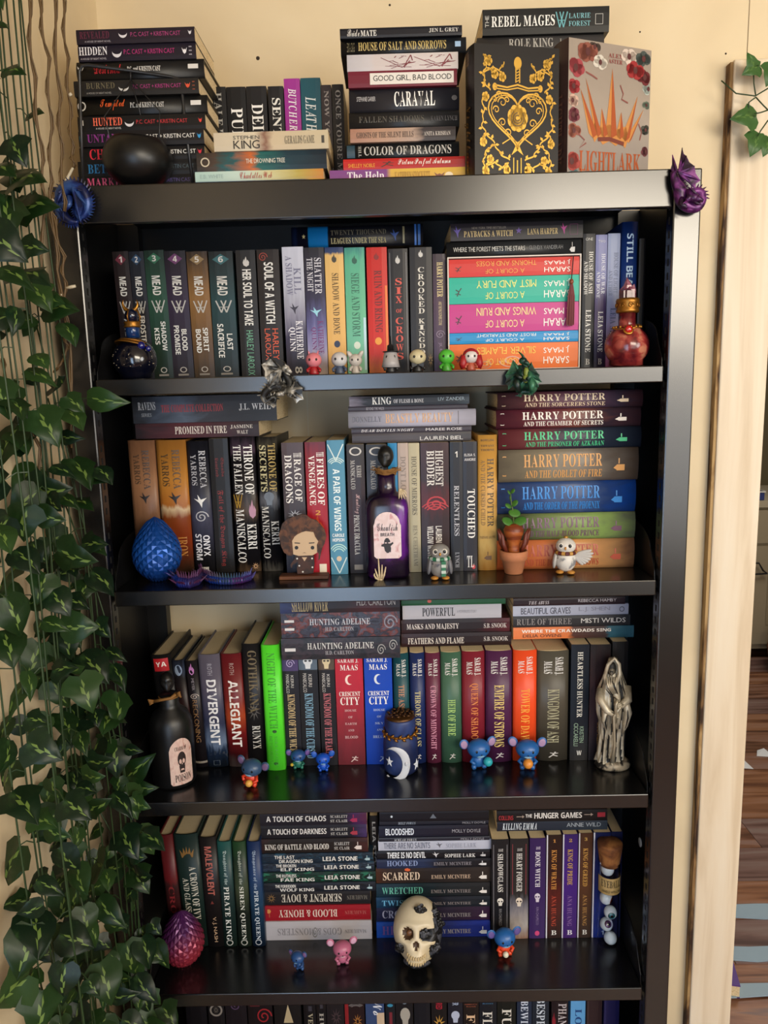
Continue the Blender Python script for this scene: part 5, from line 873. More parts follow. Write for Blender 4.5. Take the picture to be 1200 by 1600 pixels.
    # terracotta-brown basket on the kitchen floor, leaning book, paper scraps
    q = atz(1196, 1046, 0); t = thing('basket', 'round reddish-brown woven basket on the kitchen floor', 'basket', (q.x+.16, q.y-.06, 0))
    mb = MB(); mb.lathe([(.13, .0), (.16, .06), (.17, .13), (.16, .19), (.15, .19), (.158, .13), (.14, .02)], 28); mb.build('body', mat('#8a5238', .7, bump=.8, bscale=45), t, True)
    mb = MB(); mb.tube([(.162*math.cos(a*.3), .162*math.sin(a*.3), .193) for a in range(22)], .008, 6); mb.build('rim', mat('#7c4630', .7), t, True)
    q = atz(1150, 1540, 0); t = thing('hardcover_book', 'purple book lying on the floor against the door casing', 'book', (q.x-.012, q.y+.04, 0), (0, 0, R(78)))
    MB().box((-.08, -.02, 0), (.05, .03, .003)).build('back_cover', mat('#4a2c68', .45), t); MB().box((-.08, -.02, .033), (.05, .03, .036)).build('front_cover', mat('#5c3488', .45), t); MB().box((-.078, -.019, .003), (.048, .026, .033)).build('page_block', PAGE, t); MB().box((-.08, .027, .003), (.05, .03, .033)).build('spine', mat('#4a2c68', .45), t)
    for i, (u, v, s_) in enumerate(((1163, 1197, .05), (1193, 1178, .06))):
        q = atz(u, v, .001); pts = [(-s_*.6, -s_*.3), (s_*.5, -s_*.5), (s_*.3, s_*.6), (-s_*.2, s_*.5)]
        o = MB().add([(x, y, .001) for x, y in pts] + [(x, y, .0022 + .006*(k == 2)) for k, (x, y) in enumerate(pts)], [(3, 2, 1, 0), (4, 5, 6, 7)] + [(k, (k+1) % 4, 4+(k+1) % 4, 4+k) for k in range(4)]).build('paper_scrap', mat('#dcdcdc', .7))
        o.location = (q.x, q.y, 0); tag(o, ['white paper scrap on the kitchen floor nearest the casing', 'white paper scrap farther into the kitchen'][i], 'paper')
    pts = [at(1188, 700, cy_-.02), at(1192, 730, cy_-.02)]; p0 = at(1186, 880, cy_-.03); p1 = at(1199, 896, cy_-.03); 
    o = MB().tube([Vector((1.40, cy_-.022, p0.z+.03)), p0, p0.lerp(p1, .5)-Vector((0, 0, .012)), p1, Vector((1.62, cy_-.03, p1.z-.02)), Vector((1.7, cy_-.03, 0.01))], .005, 6).build('cable', mat('#202022', .5)); tag(o, 'black cable hanging down the front of the kitchen cabinet', 'cable')
    # marks on the wall
    wb = bpy.data.objects['wall_back']
    for u, v, r in ((403, 91, .0035), (609, 8, .002), (1000, 50, .0015), (1134, 84, .0018)):
        q = at(u, v, WY); m = MB(); m.lathe([(r, 0), (r*.4, .0012), (0, .0012)], 9, cap=False, M=Matrix.Rotation(R(90), 3, 'X')); o = m.build('nail_hole', mat('#3c3024', .8), wb); o.location = (q.x, WY-.0003, q.z)
    q = at(1167, 88, WY); b = MB().box((q.x-.0006, WY-.0006, q.z), (q.x+.0006, WY, H_)); b.build('panel_joint', mat('#8a7658', .8), bpy.data.objects['wall_back_over_door'])
    q = at(481, 650, WY); MB().box((q.x-.001, WY-.0008, .1), (q.x+.001, WY, 1.75)).build('panel_joint', mat('#ded2ba', .6), wb)

# ---------------------------------------------------------------- bookcase
BLK = ramp_mat([(.3, '#101012'), (.7, '#171719')], 0, .6, 8, rough=.24, spec=1.0, coord='Object', seed=8)
BLK2 = mat('#111113', .42)
def bookcase():
    r = thing('bookcase', 'tall black steel bookcase with adjustable shelves crammed with books', 'bookcase')
    hw, ow = .430, .4703
    slot = mat('#030303', .9)
    for s in (-1, 1):
        f = lambda a, b: (min(s*a, s*b), max(s*a, s*b))
        x0, x1 = f(hw, ow); p = MB().box((x0, 0, 0), (x1, .028, TOP)).build('front_post', BLK, r, bevel=.0025)
        mb = MB()
        for k in range(88):
            z = .09 + k*.0195; a, b = f(hw-.0004, hw+.002); mb.box((a, .011, z), (b, .016, z+.010))
        o = mb.build('slot', slot, p); o['kind'] = 'stuff'
        x0, x1 = f(hw, ow); MB().box((x0, .275, 0), (x1, .30, TOP)).build('rear_post', BLK2, r)
        x0, x1 = f(ow-.003, ow); MB().box((x0, .028, 0), (x1, .275, TOP)).build('side_panel', BLK2, r)
        # hole cap
        c = at(999 if s > 0 else 251, 1316 if s > 0 else 1320, .0)
        d = ray(1000 if s > 0 else 250, 1316 if s > 0 else 1320); q = CAM + d*((s*(ow-.0035) - CAM.x)/d.x)
        MB().lathe([(.0085, 0), (.0085, .001), (.006, .0018), (0, .0018)], 14, cap=False, M=Matrix.Rotation(R(-90*s), 3, 'Y')).build('hole_cap', mat('#c8ccd4', .5), r, True).location = (s*(ow-.003), min(.26, q.y), q.z)
    MB().box((-hw, .003, TOP-.004), (hw, .30, TOP)).build('top_panel', BLK2, r)
    MB().box((-hw+.0004, 0, TOP-.0528), (hw-.0004, .012, TOP)).build('top_fascia', BLK, r, bevel=.002)
    MB().box((-hw, .01, 0), (hw, .03, .08)).build('plinth', BLK2, r)
    MB().box((-hw, .2985, SHELF[0]), (hw, .30, TOP)).build('back_panel', BLK2, r)
    for i, z in enumerate(SHELF):
        sh = MB().box((-.4245, .0005, z-.0245), (.4245, .297, z)).build('shelf', BLK, r, bevel=.0016)
        for s in (-1, 1):
            pts = [(.012, z-.02), (.29, z-.02), (.29, z+.075), (.13, z+.075)] + [(.13 - .09*math.sin(t*.157), z + .045 + .03*math.cos(t*.157)) for t in range(1, 11)] + [(.03, z+.03), (.016, z+.012)]
            x = s*.4262; mb = MB(); mb.add([(x, a, b) for a, b in pts] + [(x + s*.0012, a, b) for a, b in pts], [tuple(range(len(pts))), tuple(range(len(pts), 2*len(pts)))[::-1]] + [(k, (k+1) % len(pts), len(pts)+(k+1) % len(pts), len(pts)+k) for k in range(len(pts))])
            mb.build('end_plate', BLK2, sh)

# ---------------------------------------------------------------- ivy and string lights
def leaf_mesh(kind):
    if kind == 0:   # pothos: heart
        half = [(0, 0), (.22, -.06), (.42, .08), (.50, .30), (.42, .56), (.22, .82), (0, 1.08)]
    elif kind == 1: # ivy: three lobes
        half = [(0, 0), (.2, -.1), (.42, .02), (.56, .26), (.36, .42), (.26, .66), (0, 1.0)]
    else:           # young pointed leaf
        half = [(0, 0), (.18, -.02), (.30, .14), (.34, .34), (.27, .6), (.13, .86), (0, 1.12)]
    n = len(half); V = []; 
    z = lambda x, y: -.22*abs(x)*(1-.3*y) + .10*math.sin(3*y) - .12*y*y
    for s in (-1, 1):
        for x, y in half: V.append((s*x, y, z(x, y)))
    mid = [(0, half[0][1] + (half[-1][1]-half[0][1])*i/(n-1), 0) for i in range(n)]
    for s in (-1, 1):      # variegated streak between midrib and rim
        for i, (x, y) in enumerate(half): V.append((s*x*.15, mid[i][1]*.7 + y*.3, z(x*.15, y) + .012))
    M0 = len(V); V += [(0, m[1], z(0, m[1]) - .02) for m in mid]
    fs = []; mi = []
    for si, s in enumerate((0, 1)):
        o = s*n; q = 2*n + s*n
        for i in range(n-1):
            a = (o+i, o+i+1, q+i+1, q+i); b = (q+i, q+i+1, M0+i+1, M0+i)
            fs += [a if s else a[::-1], b if s else b[::-1]]; mi += [0, 1 if (i in (1, 3) if s == 0 else i in (2, 4)) else 0]
    return V, fs, mi
def leaf_data(kind, mats):
    V, fs, mi = leaf_mesh(kind); me = bpy.data.meshes.new('leaf'); me.from_pydata(V, [], fs)
    for m in mats: me.materials.append(m)
    me.polygons.foreach_set('material_index', mi); me.polygons.foreach_set('use_smooth', [True]*len(fs)); me.update(); return me
GREENS = ['#1c3418', '#182e1c', '#243e1e', '#15291a', '#2e4824']
def green(c): 
    m = ramp_mat([(.25, c), (.6, c), (.82, '#304a28')], 0, .8, 2.2, rough=.38, coord='Object', seed=3, spec=.25); return m
def ivy():
    rn = random.Random(11)
    gm = [green(c) for c in GREENS]; vein = mat('#667e3c', .5)
    datas = [leaf_data(k, (g, vein)) for k in (0, 1, 2) for g in gm]
    stemm = mat('#2c4422', .5); brown = mat('#5c4a30', .6)
    strands = []
    # column at v = 800, distance plane, height of the foot, leaves, height where the leaves start
    spec = [(-30, -.34, .25, 20, 2.08), (-10, -.31, .2, 22, 2.08), (8, -.27, .15, 23, 2.08), (24, -.24, .2, 22, 2.08), (40, -.21, .12, 19, 2.2), (54, -.18, .2, 19, 2.1), (68, -.155, .1, 19, 2.1), (80, -.13, .15, 19, 1.95),
            (92, -.11, .1, 19, 1.9), (103, -.09, .15, 18, 1.75), (113, -.075, .12, 17, 1.55), (124, -.06, .1, 16, 1.48), (136, -.05, .1, 14, 1.38), (148, -.042, .12, 12, 1.22), (160, -.036, .1, 9, .98), (168, -.032, .1, 7, .74), (14, -.16, .3, 22, 2.1), (48, -.12, .3, 16, 2.2), (70, -.07, .3, 13, 2.0), (30, -.33, .0, 12, 1.1)]
    pos_word = ['nearest the camera, cut by the frame edge', 'second from the frame edge', 'third from the frame edge', 'fourth from the frame edge', 'fifth from the frame edge', 'sixth from the frame edge', 'seventh from the frame edge', 'eighth from the frame edge',
                'ninth from the frame edge', 'tenth from the frame edge', 'leafless above the first shelf', 'leafless above the silver dragon', 'leafing from the second shelf down, against the post', 'leafing below the blue dragon egg', 'leafing from the poison bottle down', 'shortest, leafing only beside the fourth shelf', 'rear layer near the frame edge', 'rear layer in the middle', 'rear layer beside the bookcase', 'low foreground strand near the floor']
    for i, (u8, Y, zf, nl, zs) in enumerate(spec):
        p = at(u8, 800, Y); x = max(p.x, LX + .012); z = 2.58 if i < 11 or i > 15 else zs + .16; x0_ = 0 if z > 2.5 else max(LX + .02 - x, -.06)
        root = thing('hanging_ivy_vine', 'artificial ivy strand with variegated leaves, ' + pos_word[i], 'vine', (x, Y, z), (0, 0, 0), 'artificial ivy strands on the left wall')
        L = z - zf; n = 26; pts = []; ph = rn.random()*6; dr = rn.uniform(.0, .02)
        for k in range(n+1):
            t = k/n; pts.append(Vector((max(LX + .008 - x, .008*math.sin(ph + 5*t) + dr*t + .003*math.sin(17*t) + x0_*max(0, 1 - t*6)), -.006*math.sin(ph*1.7 + 3.3*t), -L*t)))
        MB().tube(pts, .0012, 5).build('stem', stemm, root, True)
        nl = int(nl*1.45)
        for k in range(nl):
            t = (k + rn.random())/nl; zz = zs - (zs - zf)*t**.85; t = (z - zz)/L
            q = pts[min(n-1, int(t*n))].lerp(pts[min(n, int(t*n)+1)], t*n % 1)
            s = rn.choice((.028, .034, .040, .046, .054)); az = rn.uniform(-1.4, 1.4); l = rn.uniform(.012, .034)
            end = q + Vector((max(LX + .012 - x - q.x, l*math.sin(az)), -l*math.cos(az)*(.8 if Y < -.1 else .3), rn.uniform(-.012, .016)))
            me = datas[rn.choice((0, 0, 1, 1, 1, 2))*5 + rn.randrange(5)]
            o = bpy.data.objects.new('leaf', me); col.objects.link(o); o.parent = root; o.location = end
            dn = Vector((math.sin(az)*.9 + rn.uniform(-.6, .6), rn.uniform(-.7, .1), -.9 + rn.uniform(-.3, 1.0))).normalized(); nr = Vector((math.sin(az)*.7 + rn.uniform(-.4, .9), -.8, .35 + rn.uniform(-.7, .7)))
            nr = (nr - dn*nr.dot(dn)).normalized(); xx = dn.cross(nr)
            o.matrix_local = Matrix.Translation(end) @ Matrix((xx, dn, nr)).transposed().to_4x4() @ Matrix.Scale(s, 4)
            if k % 2 == 0: MB().tube([q, q.lerp(end, .5) + Vector((0, 0, .004)), end], .0008, 4).build('leaf_stalk', stemm, root)
    # sprig pinned to the door casing
    q = at(1170, 150, WY-.05); root = thing('ivy_sprig', 'small artificial ivy sprig hanging at the corner of the white door casing', 'vine', q)
    M_ = lambda u, v, d=0: at(u, v, WY-.05-d) - q
    for pts in ([(1127, 126), (1150, 146), (1180, 150), (1200, 138)], [(1177, 98), (1178, 130), (1181, 150)], [(1181, 152), (1170, 160), (1169, 178)], [(1181, 152), (1192, 164), (1200, 172)], [(1200, 188), (1188, 205), (1184, 215)], [(1178, 178), (1188, 176), (1200, 172)]):
        MB().tube([M_(u, v) for u, v in pts], .0012, 5).build('stem', stemm, root, True)
    lm = leaf_data(1, (green('#48693a'), mat('#5c7c40', .4)))
    for u0, v0, u1, v1, s in ((1179, 112, 1171, 86, .034), (1182, 182, 1140, 184, .036), (1186, 208, 1173, 246, .042), (1203, 215, 1195, 240, .035), (1210, 100, 1200, 130, .04), (1186, 102, 1160, 116, .034)):
        a = M_(u0, v0, .004); b = M_(u1, v1, .01); dn = (b-a).normalized(); nr = Vector((.1, -1, .25)); nr = (nr - dn*nr.dot(dn)).normalized()
        o = bpy.data.objects.new('leaf', lm); col.objects.link(o); o.parent = root
        o.matrix_local = Matrix.Translation(a) @ Matrix((dn.cross(nr), dn, nr)).transposed().to_4x4() @ Matrix.Scale(max(s, (b-a).length*.95), 4)
    # two leaf pairs that reach over the bookcase
    for base, lvs, lab in (((196, 1215, -.02), ((196, 1218, 236, 1183), (205, 1232, 243, 1232)), 'ivy tip with two leaves in front of the black poison bottle'), ((232, 1486, -.02), ((240, 1470, 262, 1515), (205, 1470, 236, 1500)), 'ivy tip with two rounded leaves in front of the plum dragon egg')):
        b0 = at(base[0]-50, base[1]+60, base[2]); root = thing('ivy_tip', lab, 'vine', b0)
        for u0, v0, u1, v1 in lvs:
            a = at(u0, v0, base[2]) - b0; b = at(u1, v1, base[2]-.01) - b0
            MB().tube([Vector((0, 0, 0)), a*.5 + Vector((0, 0, .012)), a], .0011, 5).build('stem', stemm, root, True)
            dn = (b-a).normalized(); nr = Vector((.05, -1, .3)); nr = (nr - dn*nr.dot(dn)).normalized()
            o = bpy.data.objects.new('leaf', datas[10]); col.objects.link(o); o.parent = root
            o.matrix_local = Matrix.Translation(a) @ Matrix((dn.cross(nr), dn, nr)).transposed().to_4x4() @ Matrix.Scale((b-a).length*.95, 4)
    # string lights: bare brown wires with small unlit bulbs
    wire = mat('#6a5436', .5); bulb = mat('#cfc6b2', .3)
    for i, (us, Y, bl, lab) in enumerate(((((44, 0), (52, 120), (66, 250), (70, 330), (60, 480)), -.10, ((70, 318),), 'brown string-light wire down the middle of the ivy'),
            (((60, 0), (74, 90), (80, 200), (78, 300), (90, 420), (110, 540), (112, 700)), -.07, ((62, 472),), 'brown string-light wire beside the hanging ivy, second from the bookcase'),
            (((98, 0), (104, 90), (110, 180), (113, 240), (114, 262)), .03, ((112, 146), (88, 312)), 'brown string-light wire next to the stacked books atop the bookcase'),
            (((80, 300), (83, 340), (98, 400), (102, 450), (101, 520), (104, 548), (96, 566), (84, 582)), -.035, ((118, 447), (83, 312)), 'twisted brown string-light wire over the bookcase front post'),
            (((84, 0), (92, 150), (96, 240), (100, 330)), -.04, (), 'thin brown wire behind the ivy near the blue dragon'),
            (((70, 880), (60, 700), (20, 620), (2, 560)), -.16, (), 'loose brown wire slanting across the lower ivy'))):
        P3 = [at(u, v, Y) for u, v in us]; P3 = [Vector((max(p.x, LX+.006), p.y, p.z)) for p in P3]
        if i != 3 and i != 5: P3 = [Vector((P3[0].x, Y, 2.6))] + P3
        S = []
        for k in range(len(P3)-1):
            for j in range(6): S.append(P3[k].lerp(P3[k+1], j/6) + Vector((.0014*math.sin(j*.9+k), .001*math.cos(j*1.1), 0)))
        S.append(P3[-1]); root = thing('string_light', lab, 'lights', S[0]); o0 = S[0]
        MB().tube([p - o0 for p in S], .0017, 5).build('wire', wire, root, True)
        MB().tube([p - o0 + Vector((.003*math.cos(k*1.1), .003*math.sin(k*1.1), 0)) for k, p in enumerate(S)], .0012, 4).build('wire', wire, root, True)
        for u, v in bl:
            c = at(u, v, Y) - o0; near = min(S, key=lambda p: (p - o0 - c).length) - o0
            MB().tube([near, near.lerp(c, .5), c], [.0018, .0026, .0022], 7).build('bulb', bulb, root, True)

# ---------------------------------------------------------------- things on the shelves
def frame_at(u, v, z=None, Y=None):
    """root point on a shelf (z) or plane (Y) plus metres per pixel across and up there"""
    p = atz(u, v, z) if Y is None else at(u, v, Y)
    if Y is not None and z is not None: p.z = z
    if z is not None: p.z += .0003
    sx = at(u+1, v, p.y).x - at(u, v, p.y).x; sz = at(u, v-1, p.y).z - at(u, v, p.y).z
    return p, sx, sz
def rotx(a): return Matrix.Rotation(R(a), 3, 'X')
def roty(a): return Matrix.Rotation(R(a), 3, 'Y')
def rotz(a): return Matrix.Rotation(R(a), 3, 'Z')
def wrap_text(root, txt, st, m, name, z0, z1, a0, a1, rad, sq=1.):
    V, Fc = run(txt, st); out = []
    for a, b in V:
        t = a0 + (a1-a0)*a; out.append((rad*math.sin(t), -rad*sq*math.cos(t), z0 + (z1-z0)*b))
    return MB().add(out, Fc).build(name, m, root)
def wrap_shape(pts, rad, lift, sq=1., th=None):
    """outline (angle, z) laid on a cylinder, as a fan of small quads"""
    return [(rad*math.sin(a)*(1+lift), -rad*sq*math.cos(a)*(1+lift), z) for a, z in pts]
def label_grid(mb, outline, rad, sq=1., n=10, lift=.0005):
    """outline(t) -> z range for t in 0..1 ; t spans angle a0..a1"""
    a0, a1, f = outline; V = []; Fc = []
    for i in range(n+1):
        t = i/n; a = a0 + (a1-a0)*t; z0, z1 = f(t)
        for z in (z0, z1): V.append(((rad+lift)*math.sin(a), -(rad+lift)*sq*math.cos(a), z))
    for i in range(n): Fc.append((2*i, 2*i+2, 2*i+3, 2*i+1))
    return mb.add(V, Fc)
GOLD = mat('#9a6c2c', .38, .75); GOLD2 = mat('#b8863c', .3, .8)
BONE = mat('#d2c0a0', .5)

def skull_mesh(name, parent, r, mats, hollow=.16, n=36, m=28, mark=None, squash=(.78, .9, 1.08)):
    """skull: sphere pressed in at eyes, nose, cheeks; mats = [bone, dark, extra]"""
    V = []; F_ = []; mi = []
    eyes = [(-.36, -.86, .03), (.36, -.86, .03)]
    def shape(d):
        x, y, z = d; k = 1.0
        for ex, ey, ez in eyes:
            q = math.hypot((x-ex)/.25, (z-ez)/.21) if y < 0 else 9; k -= hollow*math.exp(-q**4*1.1)
        q = math.hypot(x/.12, (z+.30)/.15) if y < 0 else 9; k -= .12*math.exp(-q**4)
        for s in (-1, 1):
            q = math.hypot((x - s*.60)/.17, (z+.5)/.26) if y < 0 else 9; k -= .12*math.exp(-q*q)
            q = math.hypot((x - s*.60)/.22, (z+.2)/.1) if y < 0 else 9; k += .06*math.exp(-q*q)
        q = math.hypot(x/.62, (z-.30)/.09) if y < 0 else 9; k += .05*math.exp(-q*q)
        q = math.hypot(x/.34, (z+.66)/.2) if y < 0 else 9; k += .14*math.exp(-q**4)
        return k
    def narrow(z): return 1 - .07*min(1, max(0, (-.05 - z)/.6))
    def surf(x, z):
        d = (x, -math.sqrt(max(.02, 1-x*x-z*z)), z); k = shape(d)
        return Vector((d[0]*k*r*squash[0]*narrow(z), d[1]*k*r*squash[1] - .16*r*max(0, -z-.2), z*k*r*squash[2]))
    for i in range(m+1):
        t = math.pi*i/m
        for j in range(n):
            a = 2*math.pi*j/n; d = (math.sin(t)*math.cos(a), math.sin(t)*math.sin(a), math.cos(t)); k = shape(d)
            V.append((d[0]*k*r*squash[0]*narrow(d[2]) + (.0), d[1]*k*r*squash[1] - (.16*r*max(0, -d[2]-.2)), d[2]*k*r*squash[2]))
    for i in range(m):
        for j in range(n):
            j2 = (j+1) % n; F_.append((i*n+j, (i+1)*n+j, (i+1)*n+j2, i*n+j2))
            t = math.pi*(i+.5)/m; a = 2*math.pi*(j+.5)/n; x, y, z = math.sin(t)*math.cos(a), math.sin(t)*math.sin(a), math.cos(t)
            k = 0
            if y < 0 and (min(math.hypot((x-e[0])/.245, (z-e[2])/.205) for e in eyes) < 1 or math.hypot(x/.11, (z+.29)/.14) < 1): k = 1
            if mark and mark(x, y, z): k = 2
            mi.append(k)
    mb = MB(); mb.v = V; mb.f = F_; mb.m = mi
    o = mb.build(name, mats, parent, True); return o, surf
def teeth(parent, r, m, squash, z0=-.60, rows=2, n=8, ztop=None):
    mb = MB()
    for q in range(rows):
        for k in range(n):
            x = (k-(n-1)/2)/(n-1)*.52; y = -(.80 - .55*x*x)*1.0; z = z0 - q*.13
            mb.ell((x*r*squash[0]*1.15, y*r*squash[1]*1.02, z*r*squash[2]), (r*.036, r*.03, r*.062), 6, 5)
    o = mb.build('teeth', m, parent, True); return o
def claw_hand(parent, origin, size, m, ups=(.55, .95, .6, .62), tilt=0, spread=.5, name='bony_hand', curl=0.):
    """bony hand: palm bones and five separate jointed fingers, fingers upwards"""
    mb = MB(); s = size; Mx = roty(tilt)
    def A(x, y, z): return Vector(origin) + Mx @ Vector((x*s, y*s, z*s))
    for k, l in enumerate(ups):
        x = (k-1.5)*.2; x1 = x + (k-1.5)*spread*.22
        pts = [A(x*.45, -.05, -.3), A(x, -.16, .22), A((x+x1)/2, -.22, .22+l*.45), A(x1, -.22 + .25*curl, .22+l*(1-.5*curl))]
        mb.tube(pts, [.06*s, .085*s, .07*s, .045*s], 6)
        for p, rr in zip(pts[1:3], (.1, .085)): mb.ell(p, rr*s, 7, 5)
    pts = [A(-.12, -.05, -.28), A(-.42, -.2, -.02), A(-.56, -.24, .22), A(-.52, -.26, .42)]
    mb.tube(pts, [.07*s, .085*s, .07*s, .045*s], 6); mb.ell(pts[1], .1*s, 7, 5)
    mb.ell(A(0, -.08, -.26), (.2*s, .1*s, .14*s), 8, 6)
    return mb.build(name, m, parent, True)

def purple_bottle():
    p, sx, sz = frame_at(607, 906, SHELF[1]); p.y += .034; r = .0355; H_ = at(607, 770, p.y).z - p.z
    root = thing('glass_bottle', 'glittery purple glass bottle with black skull stopper and ghost label', 'bottle', p)
    gl = ramp_mat([(.3, '#1c0f24'), (.5, '#33173f'), (.62, '#5a1c7c'), (.75, '#7c2ca0')], 0, .9, 9, rough=.22, coord='Object', spec=.6, seed=2, bump=.1)
    def sq_prof(prof, e, n=36):
        mb = MB(); V = []; fs = []
        for rr, z, k in prof:
            for j in range(n):
                a = 2*math.pi*j/n; c, s = math.cos(a), math.sin(a)
                cs = math.copysign(abs(c)**(2/(2+k)), c); ss = math.copysign(abs(s)**(2/(2+k)), s)
                V.append((rr*cs, rr*ss*.82, z))
        for i in range(len(prof)-1):
            for j in range(n):
                j2 = (j+1) % n; fs.append((i*n+j, i*n+j2, (i+1)*n+j2, (i+1)*n+j))
        fs += [tuple(range(n))[::-1], tuple((len(prof)-1)*n+j for j in range(n))]
        return mb.add(V, fs)
    z = lambda v: at(607, v, p.y).z - p.z
    sq_prof([(r*.92, 0, 2.2), (r, .005, 2.2), (r, H_*.80, 2.2), (r*.985, H_*.86, 2.0), (r*.93, H_*.915, 1.7), (r*.82, H_*.96, 1.2), (r*.64, H_*.992, .6), (.0165, H_*1.015, 0), (.0145, H_*1.08, 0), (.0145, z(737), 0)], 2).build('body', gl, root, True)
    # twine, stopper
    tw = mat('#8a6434', .8); mb = MB()
    for k in range(4): mb.tube([((.0158+.001*(k % 2))*math.cos(a*.35), (.0158)*math.sin(a*.35), z(739) + .0022*k + .001*math.sin(a*1.3)) for a in range(19)], .0013, 5)
    for k in range(14):
        a = k*2.4; mb.tube([(.016*math.cos(a), .016*math.sin(a), z(735)), (.025*math.cos(a+.3), .025*math.sin(a+.3), z(735) + .006*math.sin(k*1.7))], .0009, 4)
    mb.build('twine', tw, root)
    so, _ = skull_mesh('stopper', root, .0165, [mat('#181614', .45), mat('#080808', .6)], n=24, m=18); so.location = (0, 0, z(713)); so.rotation_euler = (0, 0, R(-12))
    # arched paper label on the flat front
    y = -r*.82*1.0 - .0012; L0, L1, zb, zm, zt = -r*.62, r*.62, z(866), z(812), z(795)
    pts = [(L0+.004, zb), (L1-.004, zb), (L1, zb+.004), (L1, zm-.004)] + [(L1*.92*math.cos(t*math.pi/10), zm + (zt-zm)*math.sin(t*math.pi/10)) for t in range(11)] + [(L0, zm-.004), (L0, zb+.004)]
    mb = MB(); mb.plate(pts, .0006, Matrix.Translation((0, y-.0006, 0))); lab = mb.build('label', ramp_mat([(.3, '#d8c4c4'), (.6, '#e0d0d2'), (.8, '#c89ca0')], 0, .8, 4, rough=.6, seed=4), root)
    dk = mat('#2a2428', .5); yy = y - .0010
    for txt, st, z0, z1, x0, x1 in (('Ghoulish', 'sc', z(824), z(812), -.75, .75), ('BREATH', 'bb', z(832), z(827), -.5, .5)):
        V, Fc = run(txt, st); MB().add([((x0+(x1-x0)*a)*L1, yy, z0+(z1-z0)*b) for a, b in V], Fc).build('lettering', dk, lab)
    g = [(0, .0), (.06, .05), (.12, .0), (.2, .1), (.3, .04), (.34, .3), (.3, .45), (.55, .62), (.5, .72), (.28, .62), (.26, .8), (.1, .97), (-.1, .97), (-.24, .82), (-.28, .62), (-.5, .55), (-.52, .45), (-.28, .42), (-.2, .15)]
    MB().add([((a-.04)*.0185, yy, z(858)+b*(z(834)-z(858))) for a, b in g], [tuple(range(len(g)))]).build('ghost_emblem', dk, lab)
    MB().add([((.5*(a-.5)+e)*.008, yy-.0003, z(843)+.002*b) for e in (-.35, .35) for a, b in _circ(8)], [tuple(range(8)), tuple(range(8, 16))]).build('ghost_eyes', mat('#d8c4c4', .6), lab)
    claw_hand(root, (-.0125, y-.002, z(894)), .0185, BONE, ups=(.6, 1.5, .95, .75), spread=.5)
    claw_hand(root, (.0235, y+.010, z(766)), .0135, BONE, ups=(.8, .9, .85, .7), tilt=165, spread=.6, curl=.4)
def poison_bottle():
    p, sx, sz = frame_at(264, 1236, SHELF[2]); p.y += .038; r = .037
    z = lambda v: at(264, v, p.y).z - p.z
    root = thing('glass_bottle', 'matte black poison bottle with skull stopper and pale skull label', 'bottle', p)
    body = mat('#141415', .4)
    MB().lathe([(r*.94, 0), (r, .004), (r, z(1140)), (r*.97, z(1125)), (r*.8, z(1112)), (r*.5, z(1104)), (r*.44, z(1098)), (r*.44, z(1084)), (r*.4, z(1083))], 40).build('body', body, root, True)
    so, _ = skull_mesh('stopper', root, .016, [mat('#1c1a19', .35), mat('#060606', .6)], n=24, m=18); so.location = (-.001, 0, z(1064)); so.rotation_euler = (0, 0, R(14))
    mb = MB(); bn = mat('#8c6430', .6)
    mb.tube([(-.021, -.014, z(1090)), (-.006, -.02, z(1086)), (.009, -.019, z(1084)), (.018, -.012, z(1079))], [.0035, .0024, .0026, .0034], 8)
    for x, zz in ((-.021, 1090), (.018, 1079)):
        for k in range(4): mb.tube([(x, -.014, z(zz)), (x + math.copysign(.008, x), -.016 - .002*k, z(zz) + .004*(k-1.5))], [.0028, .0012], 6)
    mb.tube([(.0165*math.cos(a*.35), .0165*math.sin(a*.35), z(1087)) for a in range(19)], .0016, 6)
    mb.build('bony_arms', bn, root, True)
    a0, a1 = .12, 1.22; zb, zm, zt = z(1212), z(1160), z(1142)
    f = lambda t: (zb + .004*(1 if t in (0, 1) else 0), zm + (zt-zm)*math.sin(math.pi*min(1, max(0, t)))**.6)
    mb = MB(); label_grid(mb, (a0, a1, f), r, n=14, lift=.0006); lab = mb.build('label', ramp_mat([(.3, '#cfaea4'), (.6, '#d8c0b4'), (.8, '#b98478')], 0, .8, 5, rough=.6, seed=5), root)
    dk = mat('#2a1c1c', .5)
    wrap_text(lab, 'POISON', 'sb', dk, 'lettering', z(1207), z(1196), a0+.2, a1-.15, r+.001)
    wrap_text(lab, 'CHARM OF', 'sb', dk, 'lettering', z(1160), z(1154), a0+.25, a1-.3, r+.001)
    sk = _circ(14, .36, .5, .64) ; jaw = [(.3, .0), (.7, .0), (.76, .34), (.24, .34)]
    def put(pts, c, nm, l):
        MB().add([((r+l)*math.sin(a0+.28+(a1-a0-.56)*a), -(r+l)*math.cos(a0+.28+(a1-a0-.56)*a), z(1194)+(z(1162)-z(1194))*b) for a, b in pts], [tuple(range(len(pts)))]).build(nm, c, lab)
    put(sk, dk, 'skull_emblem', .001); put(jaw, dk, 'skull_jaw', .001)
    for cx_ in (.36, .64): put(_circ(10, .11, cx_, .55), mat('#d0b0a4', .6), 'skull_socket', .0014)
    put([(.45, .4), (.55, .4), (.5, .5)], mat('#d0b0a4', .6), 'skull_nose', .0014); put([(.34, .12), (.66, .12), (.6, .2), (.4, .2)], mat('#d0b0a4', .6), 'skull_mouth', .0014)
